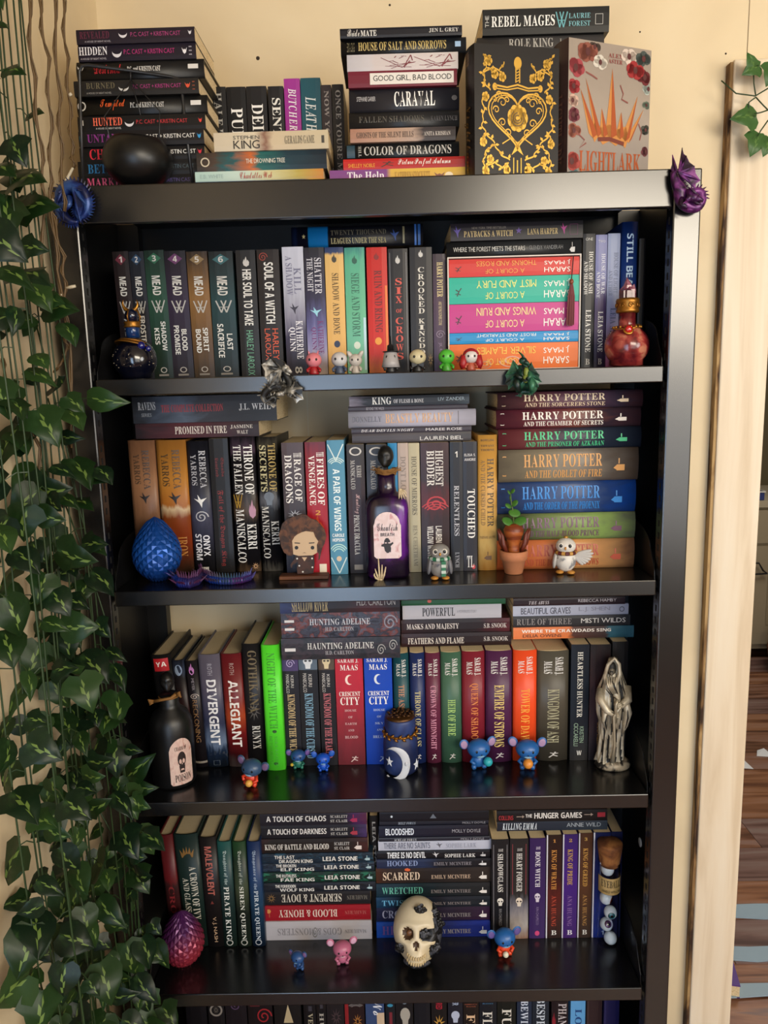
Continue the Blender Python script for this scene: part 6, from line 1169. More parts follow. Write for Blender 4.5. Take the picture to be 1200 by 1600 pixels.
def moon_jar():
    p, sx, sz = frame_at(627, 1216, SHELF[2]); p.y += .031; r = .0305
    z = lambda v: at(627, v, p.y).z - p.z
    root = thing('jar', 'dark blue jar with raised white crescent moon and star', 'jar', p)
    bl = ramp_mat([(.3, '#182448'), (.5, '#20305c'), (.7, '#34487c')], 0, 1, 14, rough=.45, coord='Object', bump=.35, seed=6)
    MB().lathe([(r*.85, 0), (r*.97, .004), (r, .012), (r, z(1160)), (r*.96, z(1152)), (r*.86, z(1146)), (r*.84, z(1138)), (r*.9, z(1134)), (r*.9, z(1122)), (r*.86, z(1119))], 40).build('body', bl, root, True)
    mb = MB(); rn = random.Random(3)
    for k in range(26):
        a = k*2*math.pi/26; s = 1 if k % 2 else -1
        mb.tube([(r*.9*math.cos(a), r*.9*math.sin(a), z(1143)), (r*.98*math.cos(a+.1), r*.98*math.sin(a+.1), z(1143)+.003*s), (r*.94*math.cos(a+.22), r*.94*math.sin(a+.22), z(1143)+.006*s)], [.0018, .0026, .0008], 6)
    mb.tube([(r*.9*math.cos(a*.3), r*.9*math.sin(a*.3), z(1143)) for a in range(22)], .002, 6)
    mb.build('leaf_wreath', GOLD, root, True)
    mb = MB(); mb.lathe([(r*.84, z(1121)), (r*.86, z(1118)), (r*.8, z(1115)), (0, z(1114))], 30, cap=False)
    for k in range(22):
        a = k*2.4; q = r*.72*math.sqrt((k+.5)/22); mb.ell((q*math.cos(a), q*math.sin(a), z(1114)+.001), (.0042, .0026, .0022), 8, 5, rotz(k*50))
    mb.build('lid', mat('#5c4024', .35, .7), root, True)
    wm = mat('#c8ccd4', .45); n = 18; V = []; Fc = []
    ca, cz, R_ = -.27, (z(1160)+z(1213))/2 + .0065, (z(1160)-z(1213))/2*1.0
    for k in range(n+1):
        t = 2.331*(2*k/n - 1); q = 2.008*(2*k/n - 1); o_ = (math.cos(t), math.sin(t)); i_ = (-.35 + .8*math.cos(q), .8*math.sin(q))
        for (x, y), l in ((o_, .0012), (((o_[0]+i_[0])/2, (o_[1]+i_[1])/2), .0045), (i_, .0012)): V.append((ca + .80*x, cz + R_*y, l))
    for k in range(n):
        for j in range(2): Fc.append((3*k+j, 3*k+3+j, 3*k+4+j, 3*k+1+j))
    MB().add([((r+l)*math.sin(a), -(r+l)*math.cos(a), zz) for a, zz, l in V], Fc).build('crescent_moon', wm, root, True)
    mb = MB(); mb.ell(((r+.004)*math.sin(.27), -(r+.003)*math.cos(.27), cz+.002), (.003, .003, .0045), 8, 6); mb.ell(((r+.003)*math.sin(.36), -(r+.003)*math.cos(.36), cz-.006), (.003, .002, .002), 8, 6); mb.build('moon_face', wm, root, True)
    V, Fc = _star(5, .22); cV = [(x-.5, y-.5) for x, y in V]
    for a0, zc, s in ((-.68, z(1184)+.006, .016), (1.02, z(1192)+.006, .018)):
        MB().add([((r+.0014)*math.sin(a0 + x*s/r), -(r+.0014)*math.cos(a0 + x*s/r), zc + y*s*1.25) for x, y in cV] + [((r+.004)*math.sin(a0), -(r+.004)*math.cos(a0), zc)], [(k, (k+1) % 10, 10) for k in range(10)]).build('star', wm, root)
def potion(u, v, Y, body_r, label, kind):
    p, sx, sz = frame_at(u, v, SHELF[0], Y); z = lambda vv: at(u, vv, Y).z - p.z
    root = thing('potion_bottle', label, 'bottle', p); r = body_r; n = 36
    if kind == 'galaxy':
        zc = r*.9; bm = mat('#0d1020', .16, coat=.6)
        MB().lathe([(r*.5, 0), (r*.72, .002)] + [(r*math.cos(t), zc + r*.98*math.sin(t)) for t in [(-.75 + 2.0*k/12) for k in range(13)]] + [(.010, zc + r*1.0), (.0105, z(503))], n).build('body', bm, root, True)
        mb = MB(); rn = random.Random(8)
        for k in range(26):
            a = rn.uniform(-1.2, 1.3); e = rn.uniform(-.4, .5); mb.ell((r*1.003*math.cos(e)*math.sin(a), -r*1.003*math.cos(e)*math.cos(a), zc + r*.985*math.sin(e)), rn.uniform(.0004, .0008), 6, 4)
        mb.build('sparkle', mat('#b8a88c', .3), root)
        mb = MB(); V = []; Fc = []
        for k in range(25):     # slanting gold collar
            a = 2*math.pi*k/24; tilt = .012*math.cos(a-.9)
            for e, l in ((.62, .001), (.95, .0022), (1.2, .0006)): V.append((r*(1+l*30)*math.cos(e)*math.cos(a), r*(1+l*30)*math.cos(e)*math.sin(a), zc + r*math.sin(e) - tilt*(1.3-e)))
        for k in range(24):
            for j in range(2): Fc.append((3*k+j, 3*k+3+j, 3*k+4+j, 3*k+1+j))
        mb.add(V, Fc)
        for e in (.66, .92): mb.tube([(r*1.04*math.cos(e)*math.cos(a*.262), r*1.04*math.cos(e)*math.sin(a*.262), zc + r*math.sin(e) - .012*math.cos(a*.262-.9)*(1.3-e)) for a in range(25)], .0012, 6)
        mb.build('collar', GOLD, root, True)
        for a, e, s in ((-.85, .72, .0062), (-.5, .55, .0045)): 
            q = Vector((r*1.06*math.cos(e)*math.cos(a), r*1.06*math.cos(e)*math.sin(a), zc + r*math.sin(e)-.002)); g = MB().ell(q, s, 14, 10).build('gem', mat('#12186c', .1, coat=1), root, True)
        MB().lathe([(.0105, z(528)), (.0108, z(512)), (.0095, z(510))], 20).build('neck', mat('#1c3c6c', .15, coat=.5), root, True)
        MB().lathe([(.011, z(512)), (.0135, z(510)), (.0115, z(507)), (.0135, z(504)), (.0105, z(502))], 22).build('neck_ring', GOLD, root, True)
        MB().ell((0, 0, z(493)), .0105, 16, 12).build('orb', mat('#141c34', .12, coat=.7), root, True)
        mb = MB()
        for k in range(3): 
            a = k*2.1 - 1.8; mb.tube([(.011*math.cos(a), .011*math.sin(a), z(503)), (.0125*math.cos(a), .0125*math.sin(a), z(494)), (.008*math.cos(a), .008*math.sin(a), z(484))], .0012, 6)
        mb.build('orb_claws', GOLD, root, True)
        pts = [(.0115*math.cos(t), .0115*math.sin(t)) for t in [2.6 + 4.2*k/12 for k in range(13)]]; rad = [.0004 + .003*math.sin(math.pi*k/12) for k in range(13)]
        MB().tube([(x-.001, 0, z(474)+zz) for x, zz in pts], rad, 8).build('crescent_moon', GOLD2, root, True)
    else:
        zc = r*.93; bm = ramp_mat([(.3, '#5c1c24'), (.5, '#83302f'), (.65, '#a04a44'), (.8, '#b87c64')], 0, .9, 40, rough=.18, coord='Object', spec=.6, seed=9, detail=6)
        MB().lathe([(r*.5, 0), (r*.75, .002)] + [(r*math.cos(t), zc + r*.95*math.sin(t)) for t in [(-.72 + 1.9*k/12) for k in range(13)]] + [(.0125, zc + r*.97), (.012, z(487))], n).build('body', bm, root, True)
        mb = MB(); mb.lathe([(.0165, z(489)), (.0175, z(486)), (.0165, z(483)), (.0165, z(474)), (.0178, z(471)), (.0165, z(467)), (.013, z(466))], 26)
        for k in range(8):
            a = k*math.pi/4; c = Vector((.0168*math.sin(a), -.0168*math.cos(a), z(478))); Mz = rotz(math.degrees(a))
            mb.tube([c + Mz @ Vector((.0045*(1-j/16)*math.cos(j*.6), -.0008, .0045*(1-j/16)*math.sin(j*.6))) for j in range(15)], .0008, 5)
        mb.build('neck_ring', GOLD, root, True)
        mb = MB(); mb.tube([(.020*math.cos(a*.3), .020*math.sin(a*.3), zc + r*.86 - .004*math.sin(a*.3+.6)*-1) for a in range(22)], .0015, 6)
        for k in range(16): a = k*.393; mb.ell((.0205*math.cos(a), .0205*math.sin(a), zc + r*.84), .0022, 7, 5)
        mb.build('chain', GOLD2, root, True)
        q = Vector((-.006, -r*.80, zc + r*.66)); mb = MB(); mb.lathe([(.0075, -.001), (.0075, .002), (.0058, .002)], 20, M=rotx(60)); o = mb.build('gem_setting', GOLD2, root, True); o.location = q
        MB().ell(q + Vector((0, -.002, .0015)), (.0058, .004, .0058), 14, 10).build('gem', mat('#b8141c', .08, coat=1), root, True)
        mb = MB(); rn = random.Random(4)
        for k in range(7):
            a = k*.9; rr = .0058*(k > 0); x, y = rr*math.cos(a), rr*math.sin(a); h_ = .032*(1 if k == 0 else rn.uniform(.55, .85)); w_ = .0075
            n_ = 6; V = [(x + w_*math.cos(j*1.047), y + w_*math.sin(j*1.047), z(467)) for j in range(6)] + [(x*1.1 + w_*.9*math.cos(j*1.047), y*1.1 + w_*.9*math.sin(j*1.047), z(467)+h_*.62) for j in range(6)] + [(x*1.1 + .001*(k-2), y*1.1, z(467)+h_)]
            mb.add(V, [(j, (j+1) % 6, 6+(j+1) % 6, 6+j) for j in range(6)] + [(6+j, 6+(j+1) % 6, 12) for j in range(6)])
        mb.build('crystal_stopper', ramp_mat([(.3, '#5c2c3c'), (.5, '#8a5060'), (.7, '#a87a88')], 0, .8, 30, rough=.2, coord='Object', seed=2), root)
def eyeball_vial():
    p, sx, sz = frame_at(954, 1488, SHELF[3]); p.y += .021; r = .0195
    z = lambda v: at(954, v, p.y).z - p.z
    root = thing('glass_vial', 'corked glass tube of toy eyeballs with yellowed label band', 'vial', p)
    zt = z(1345)
    mb = MB(); mb.lathe([(.002, 0), (r*.6, .0008), (r*.9, .004), (r, .010), (r, zt), (r+.001, zt+.001), (r-.0012, zt), (r-.0016, .010), (r*.85, .0055), (r*.5, .003), (.002, .0025)], 32, cap=False)
    mb.build('tube', glass('#ffffff', .0, 1.04), root, True)
    co = ramp_mat([(.3, '#6a4020'), (.5, '#8a5a30'), (.7, '#a07040')], 0, 1, 40, rough=.8, coord='Object', bump=.4, seed=1)
    MB().lathe([(r*.86, zt-.006), (r*.93, zt+.002), (r*1.12, z(1322)), (r*1.14, z(1317)), (r*1.05, z(1315))], 28).build('cork', co, root, True)
    mb = MB(); label_grid(mb, (-1.45, 1.45, lambda t: (z(1388), z(1363))), r, n=18, lift=.0005); lab = mb.build('label', ramp_mat([(.3, '#8c7648'), (.5, '#a8905c'), (.75, '#b8a070')], 0, .9, 30, rough=.6, coord='Object', seed=3), root)
    wrap_text(lab, 'EYEBALLS', 'sb', mat('#4c4028', .6), 'lettering', z(1377), z(1366), -1.0, 1.0, r+.001); wrap_text(lab, 'HANDLE WITH CARE', 'b', mat('#3a3020', .6), 'lettering', z(1385), z(1381), -.9, .9, r+.001)
    for i, (u, v, c, ax, ay, lab_) in enumerate(((948, 1357, '#9cb0c4', 120, 20, 'white eyeball directly under the cork, iris hidden'), (947, 1405, '#6c3028', 55, -10, 'eyeball with brown iris turned to the side, below the label band'), (954, 1424, '#1c5c68', -4, 0, 'eyeball with teal iris facing front'), (948, 1446, '#4c2c5c', 5, 35, 'eyeball with purple iris looking upward'), (954, 1466, '#9cb0c4', 160, 0, 'plain white eyeball at the bottom of the vial'))):
        q = at(u, v, p.y); er = .0118; e = thing('eyeball', lab_, 'eyeball', (q.x*.8 + p.x*.2, p.y + (.004 if i % 2 else -.002), q.z), (R(-ay), 0, R(ax)), 'eyeballs in the glass vial')
        if i == 4: e.location.z = p.z + .0145
        MB().ell((0, 0, 0), er, 20, 14).build('white', mat('#c4d0dc', .2), e, True)
        MB().lathe([(er*.55, 0), (er*.4, er*.14), (er*.1, er*.2), (0, er*.2)], 18, cap=False, M=rotx(90)).build('iris', mat(c, .15, coat=.8), e, True).location = (0, -er*.84, 0)
        MB().lathe([(er*.22, 0), (0, er*.03)], 12, cap=False, M=rotx(90)).build('pupil', mat('#0c0c10', .1), e, True).location = (0, -er*1.04, 0)
def big_skull():
    p, sx, sz = frame_at(655, 1520, SHELF[3]); p.y += .038; z = lambda v: at(655, v, p.y).z - p.z
    H_ = z(1408); r = H_/2.02
    root = thing('skull', 'bone-white skull half covered in black lace and roses', 'ornament', p)
    bone = ramp_mat([(.3, '#a08458'), (.45, '#c8b48c'), (.7, '#d6cab0')], 0, .9, 6, rough=.4, coord='Object', bump=.1, seed=5)
    lace = ramp_mat([(.4, '#0c0c0e'), (.55, '#1c1c20'), (.7, '#50525a')], 0, 1.2, 75, rough=.5, coord='Object', bump=.9, seed=7)
    sq = (.80, .80, 1.0)
    mark = lambda x, y, z_: (x > .74 - .2*z_*(z_ > 0) and y < .3) or y > .3 or z_ < -.90 or (y < 0 and math.hypot((x-.5)/.40, (z_-.02)/.2) < 1) or (x < -.66 and -.62 < z_ < -.34) or (x > .6 and z_ < -.3)
    o, shp = skull_mesh('cranium', root, r, [bone, mat('#4a3420', .5), lace], n=96, m=76, mark=mark, squash=sq, hollow=.24)
    o.location = (0, 0, r*1.0); EU = (R(-24), 0, R(-6)); o.rotation_euler = EU
    tb = MB()
    for q in range(2):
        for k in range(9):
            p_ = shp((k-4)/4*.36, -.57 - .15*q); tb.ell(p_ + Vector((0, -.001, 0)), (r*.034, r*.032, r*.066), 7, 6)
    t = tb.build('teeth', mat('#c4b088', .4), root, True); t.location = o.location; t.rotation_euler = EU
    Mr = Matrix.Rotation(EU[2], 3, 'Z') @ Matrix.Rotation(EU[0], 3, 'X'); SP = lambda x, z, l=0: Mr @ (shp(x, z) + Vector((0, -l, 0))) + Vector((0, 0, r))
    MB().ell(SP(-.36, .03, -.001), (.0065, .004, .006), 12, 9).build('eye', mat('#77543a', .3), root, True)
    mb = MB(); rn = random.Random(2)
    def rose(c, s):
        for k in range(14):
            a = k*2.4; q = s*math.sqrt(k/14); mb.ell(Vector(c) + Vector((q*math.cos(a), -s*.5*(1-k/14), q*math.sin(a))), (s*.42, s*.2, s*.42), 8, 5, rotz(30*math.cos(a)))
    rose(SP(.12, .72), .010); rose(SP(-.72, -.46), .0095); rose(SP(.40, .03, .002), .0095); rose(SP(.86, .3), .009); rose(SP(.78, -.4), .009); rose(SP(.7, .6), .008)
    for k in range(15): mb.ell(SP((k-7)/7*.46, -.86 + .0*k), (.0055, .005, .0055), 8, 6)
    mb.build('black_roses', lace, root, True)
def reaper():
    p, sx, sz = frame_at(962, 1206, SHELF[2]); p.y += .020; z = lambda v: at(962, v, p.y).z - p.z
    root = thing('statuette', 'antique silver hooded reaper statuette holding a staff', 'statue', p); H_ = z(1015)
    m = ramp_mat([(.3, '#a09684'), (.6, '#c4bba8')], 0, .9, 40, rough=.4, metal=.3, coord='Object', seed=3); dkm = mat('#1a1816', .5)
    # base
    MB().lathe([(.028, 0), (.031, .004), (.029, .012), (.022, .016)], 30, sq=.75).build('base', ramp_mat([(.4, '#2c2a28'), (.55, '#7c7466'), (.7, '#a89c88')], 0, 1.2, 60, rough=.5, coord='Object', bump=.9, seed=3, metal=.2), root, True)
    # robe with folds
    V = []; Fc = []; n = 120; rows = 70; FO = {}
    for i in range(rows+1):
        t = i/rows; zz = .012 + (H_*.93-.012)*t
        rx = .0225*(1-t)**.25*(1 - .18*t) + .004*math.exp(-((t-.62)/.12)**2) if t < .98 else .004
        rx = [.0225, .021, .020, .0205, .0225, .026, .0275, .0245, .018, .0125, .007][min(10, int(t*10))]*(1-(t*10 % 1)) + [.0225, .021, .020, .0205, .0225, .026, .0275, .0245, .018, .0125, .007, .002][min(11, int(t*10)+1)]*(t*10 % 1)
        off = -.006 + .014*t - .012*t*t
        for j in range(n):
            a = 2*math.pi*j/n; fold = (.13*math.sin(11*a + 2*math.sin(3*t*3.1)) + .07*math.sin(19*a+t*4))*max(.12, 1 - t*1.1) + .07*math.sin(7*a + 9*t)*min(1, max(0, (t-.25)*6))*max(0, min(1, (.95-t)*5))
            if t > .72 and -2.3 < (a-3*math.pi/2) < -.1 + .4: pass
            rr = rx*(1+fold); FO[i, j] = fold < -.045 or (t > .3 and fold < -.02 and j % 7 < 2)
            V.append((off + rr*math.cos(a), rr*.78*math.sin(a), zz))
    for i in range(rows):
        for j in range(n): j2 = (j+1) % n; Fc.append((i*n+j, i*n+j2, (i+1)*n+j2, (i+1)*n+j))
    mi_ = [int(FO[k//n, k % n]) for k in range(len(Fc))] + [0]; Fc.append(tuple(rows*n+j for j in range(n)))
    rb = MB().add(V, Fc); rb.m = mi_; rb.build('robe', [m, dkm], root, True)
    mb = MB()   # hood rim, beard-like folds, sleeves
    mb.tube([(-.017, -.008, H_*.72), (-.021, -.012, H_*.80), (-.016, -.014, H_*.90), (-.006, -.015, H_*.955), (.003, -.012, H_*.90), (.004, -.015, H_*.82), (-.003, -.017, H_*.74)], [.003, .0032, .0032, .003, .0034, .0036, .003], 8)
    for k in range(5): mb.tube([(-.018+.004*k, -.013-.001*k, H_*.80), (-.017+.003*k, -.021, H_*.73), (-.009+.002*k, -.022, H_*.67)], [.0012, .002, .0008], 6)
    mb.tube([(.020, -.006, H_*.70), (.017, -.020, H_*.61), (.004, -.026, H_*.58), (-.006, -.027, H_*.60)], [.007, .0075, .006, .0045], 10)
    mb.tube([(-.025, -.004, H_*.68), (-.027, -.016, H_*.60), (-.018, -.024, H_*.53), (-.006, -.027, H_*.50)], [.0065, .007, .006, .0042], 10)
    mb.tube([(.012, -.022, H_*.62), (.019, -.018, H_*.50), (.014, -.02, H_*.40), (.010, -.02, H_*.33)], [.006, .007, .005, .001], 8)
    mb.tube([(-.020, -.020, H_*.54), (-.021, -.018, H_*.44), (-.018, -.018, H_*.35)], [.006, .005, .001], 8)
    for p0, p1, p2 in (((-.021, -.0215, .71), (-.012, -.026, .66), (-.002, -.0245, .63)), ((.019, -.0185, .66), (.012, -.0245, .60), (.002, -.029, .57)), ((-.024, -.0165, .62), (-.019, -.0265, .545), (-.008, -.0305, .52)), ((.016, -.0255, .55), (.017, -.0245, .47), (.013, -.0245, .38)), ((-.0185, -.0265, .5), (-.0205, -.0235, .43), (-.018, -.0225, .37)), ((-.010, -.022, .78), (-.006, -.0235, .72), (-.001, -.0235, .67)), ((.006, -.019, .80), (.008, -.021, .72), (.012, -.022, .66))):
        mb.mi = 1; mb.tube([(p0[0], p0[1], H_*p0[2]), (p1[0], p1[1], H_*p1[2]), (p2[0], p2[1], H_*p2[2])], [.0006, .0015, .0005], 6)
    mb.build('sleeves_and_hood', [m, dkm], root, True)
    mb = MB(); mb.ell((-.009, -.009, H_*.86), (.0085, .008, .0125), 14, 10); 
    o = mb.build('face', mat('#0d0c0c', .6), root, True)
    so, _ = skull_mesh('skull_face', root, .0075, [mat('#6a6458', .4, .3), mat('#080808', .6)], n=24, m=18); so.location = (-.009, -.012, H_*.845); so.rotation_euler = (0, 0, R(-20))
    mb = MB(); mb.tube([(-.009, -.0285, .022), (-.006, -.030, H_*.25), (-.009, -.031, H_*.5), (.000, -.030, H_*.56), (.006, -.028, H_*.60)], [.0042, .0024, .0026, .003, .0035], 8); mb.tube([(-.006, -.03, H_*.44), (-.006, -.032, H_*.60), (-.003, -.030, H_*.64)], [.0022, .003, .003], 8); mb.build('staff', mat('#b0a692', .4, .5), root, True)
    claw_hand(root, (-.006, -.030, H_*.50), .010, mat('#c0b6a2', .4, .4), ups=(.7, .75, .75, .6), tilt=75, curl=.8, name='hand'); claw_hand(root, (-.004, -.030, H_*.585), .010, mat('#c0b6a2', .4, .4), ups=(.7, .75, .75, .6), tilt=70, curl=.8, name='hand')
def egg(u, v, zi, H_, r, cols, label, dy=.03):
    p, sx, sz = frame_at(u, v, SHELF[zi]); p.y += dy
    root = thing('dragon_egg', label, 'ornament', p)
    prof = lambda t: r*math.sin(math.pi*min(1, t*.985+.015)**.80)**.72 if t < 1 else .0005
    m = ramp_mat(cols, 1, .12, 8, rough=.3, metal=.35, coord='Generated', xdir=.35 if len(cols) > 3 else 0)
    mb = MB(); mb.lathe([(max(.0005, prof(i/20)*.95), H_*i/20) for i in range(21)], 32); mb.build('core', m, root, True)
    mb = MB(); rows = 15; nn = 15
    for i in range(rows):
        t = (i+.35)/rows*.97; zc = H_*t; rr = prof(t); k_ = nn if t < .8 else (11 if t < .9 else 7)
        for j in range(nn):
            a = 2*math.pi*(j + .5*(i % 2))/nn; w_ = 2*math.pi*max(rr, .004)/nn*.54; h_ = H_/rows*1.05
            t1 = max(0.0, t - .9/rows); r1 = prof(max(.01, t1)); t2 = min(.999, t + 1.05/rows); r2 = prof(t2)
            def Q(da, rad, zz): return (rad*math.cos(a+da), rad*math.sin(a+da), zz)
            da = w_/max(rr, .004)
            mb.add([Q(0, r2*1.0+.0002, H_*t2), Q(-da, rr*1.005+.0006, zc), Q(0, rr*1.02 + .0022, zc + H_*.004), Q(da, rr*1.005+.0006, zc), Q(0, r1 + .0030, H_*t1)], [(0, 1, 2), (0, 2, 3), (1, 4, 2), (2, 4, 3)])
    o = mb.build('scales', m, root); o['kind'] = 'stuff'
def crystal_dragon():
    Y = .035; p, sx, sz = frame_at(330, 912, SHELF[1]); root = thing('articulated_dragon', 'small iridescent blue-purple jointed spiny toy dragon curled by the blue egg', 'toy', p)
    m = ramp_mat([(0, '#1c3c94'), (.3, '#3a2c5c'), (.5, '#20449c'), (.7, '#3c4c88'), (.85, '#5a2c6c'), (1, '#4c3c80')], 1, .1, 6, rough=.3, metal=.3, axis=0)
    path = [(273, 905), (282, 912), (296, 913), (308, 909), (314, 902), (312, 896), (318, 900), (330, 906), (345, 908), (362, 908), (378, 906), (390, 902), (392, 896)]
    P3 = [atz(u, v, SHELF[1]+.006) for u, v in path]; S = []
    for k in range(len(P3)-1):
        for j in range(4): S.append(P3[k].lerp(P3[k+1], j/4))
    S = [q - p for q in S]; n = len(S)
    body = MB(); sp = MB()
    for k in range(3, n):
        t = k/n; rr = .0096*(1 - .45*t); d = (S[min(k+1, n-1)] - S[k-1]).normalized(); side = d.cross(Vector((0, 0, 1))).normalized()
        zz = Vector((0, 0, .0086*(1-.4*t) - .006)); c = S[k] + zz
        body.ell(c, (rr*.75, rr, rr), 8, 6)
        for s in (-1, 1): sp.tube([c + side*s*rr*.7, c + side*s*rr*1.7 + Vector((0, 0, .006))], [.0022, .0003], 4)
        sp.tube([c + Vector((0, 0, rr*.7)), c + Vector((0, 0, rr*.7 + .014*(1-.4*t))) + side*.003], [.0024, .0003], 4)
    body.build('jointed_body', m, root, True); sp.build('spines', ramp_mat([(0, '#5c2c54'), (.4, '#5c3458'), (.7, '#3c5c6c'), (1, '#4c3c84')], 1, .1, 6, rough=.3, metal=.2, axis=0), root)
    h = MB(); c = S[2] + Vector((0, 0, .004)); h.ell(c, (.011, .009, .0075), 12, 8); h.ell(c + Vector((.012, -.006, -.002)), (.008, .006, .005), 10, 7)
    for s in (-1, 1): h.tube([c + Vector((-.004, s*.005, .004)), c + Vector((-.014, s*.008, .012)), c + Vector((-.02, s*.009, .015))], [.0022, .0014, .0003], 5)
    h.build('head', m, root, True)
def wing_plate(mb, tips, root_pt, th=.0016):
    """membrane fan between bones root->tips with scalloped rim, plus bone tubes"""
    r0 = Vector(root_pt); T = [Vector(t) for t in tips]; rim = []
    for i in range(len(T)-1):
        rim.append(T[i]); m_ = T[i].lerp(T[i+1], .5); rim.append(m_.lerp(r0, .10))
    rim.append(T[-1]); pts = [r0] + rim; n = len(pts); b = Vector((0, th, 0))
    mb.add(pts + [q + b for q in pts], [(0, i, i+1) for i in range(1, n-1)] + [(n, n+i+1, n+i) for i in range(1, n-1)] + [(i, n+i, n+i+1, i+1) for i in range(1, n-1)] + [(0, n, n+1, 1), (n-1, 2*n-1, n, 0)])
    for t in T: mb.tube([r0 + Vector((0, -.001, 0)), r0.lerp(t, .55) + Vector((0, -.003, 0)), t], [.0022, .0018, .0006], 6)
def dragon(name, label, u0, v0, Y, m, body, brad, head, wings, legs, spikes=10, extra=(), belly=None):
    o0 = at(u0, v0, Y); root = thing(name, label, 'ornament', o0)
    Q = lambda u, v, d=0: at(u, v, Y) - o0 + Vector((0, -d, 0))
    P_ = [Q(*b) for b in body]; S = []; Rr = []
    for k in range(len(P_)-1):
        p0 = P_[max(0, k-1)]; p1 = P_[k]; p2 = P_[k+1]; p3 = P_[min(len(P_)-1, k+2)]
        for j in range(4):
            t = j/4; S.append(.5*((2*p1) + (p2-p0)*t + (2*p0-5*p1+4*p2-p3)*t*t + (3*p1-p0-3*p2+p3)*t**3)); Rr.append(brad[k]*(1-t) + brad[k+1]*t)
    S.append(P_[-1]); Rr.append(brad[-1])
    mb = MB(); mb.tube(S, Rr, 10)
    for pts, rr in legs:
        L = [Q(*q) for q in pts]; mb.tube(L, rr, 8)
        e = L[-1]; d = (L[-1]-L[-2]).normalized()
        for k in (-1, 0, 1): mb.tube([e, e + d*.005 + Vector((k*.003, -.003, -.001))], [.0016, .0004], 5)
    mb.build('body', m, root, True)
    mb = MB(); h = Q(*head[0]); nose = Q(*head[1]); d = (nose-h).normalized(); L = (nose-h).length; up = Vector((0, -1, 0)).cross(d).normalized()
    if up.z < 0: up = -up
    mb.ell(h, (L*.55, L*.45, L*.48), 12, 8); mb.tube([h, h + d*L*.6, nose], [L*.42, L*.32, L*.16], 8); mb.tube([h - up*L*.25, h + d*L*.5 - up*L*.42, nose - up*L*.4], [L*.2, L*.18, L*.08], 6)
    for s in (-1, 1):
        y = Vector((0, s*L*.3, 0)); mb.tube([h + y + up*L*.3, h + y - d*L*.6 + up*L*.6, h + y - d*L*1.2 + up*L*.7], [L*.14, L*.1, L*.02], 6)
        mb.ell(h + d*L*.3 + y*1.15 + up*L*.22, L*.1, 6, 5)
    mb.build('head', m, root, True)
    for tips, rp in wings:
        w_ = MB(); wing_plate(w_, [Q(*t) for t in tips], Q(*rp)); w_.build('wing', m, root)
    if spikes:
        mb = MB(); 
        for k in range(1, len(S)-1, max(1, len(S)//spikes)):
            d = (S[k+1]-S[k-1]).normalized(); nn = Vector((0, -1, 0)).cross(d); nn = -nn if nn.z < 0 and spikes < 40 else nn
            mb.tube([S[k] + nn*Rr[k]*.8, S[k] + nn*(Rr[k] + .0045) - d*.002], [.0018, .0003], 5)
        mb.build('back_spikes', m, root)
    if belly:
        mb = MB()
        for u, v, d_, a, b in belly[1]: mb.ell(Q(u, v, d_), (a, .004, b), 10, 7)
        mb.build('belly', belly[0], root, True)
    return root
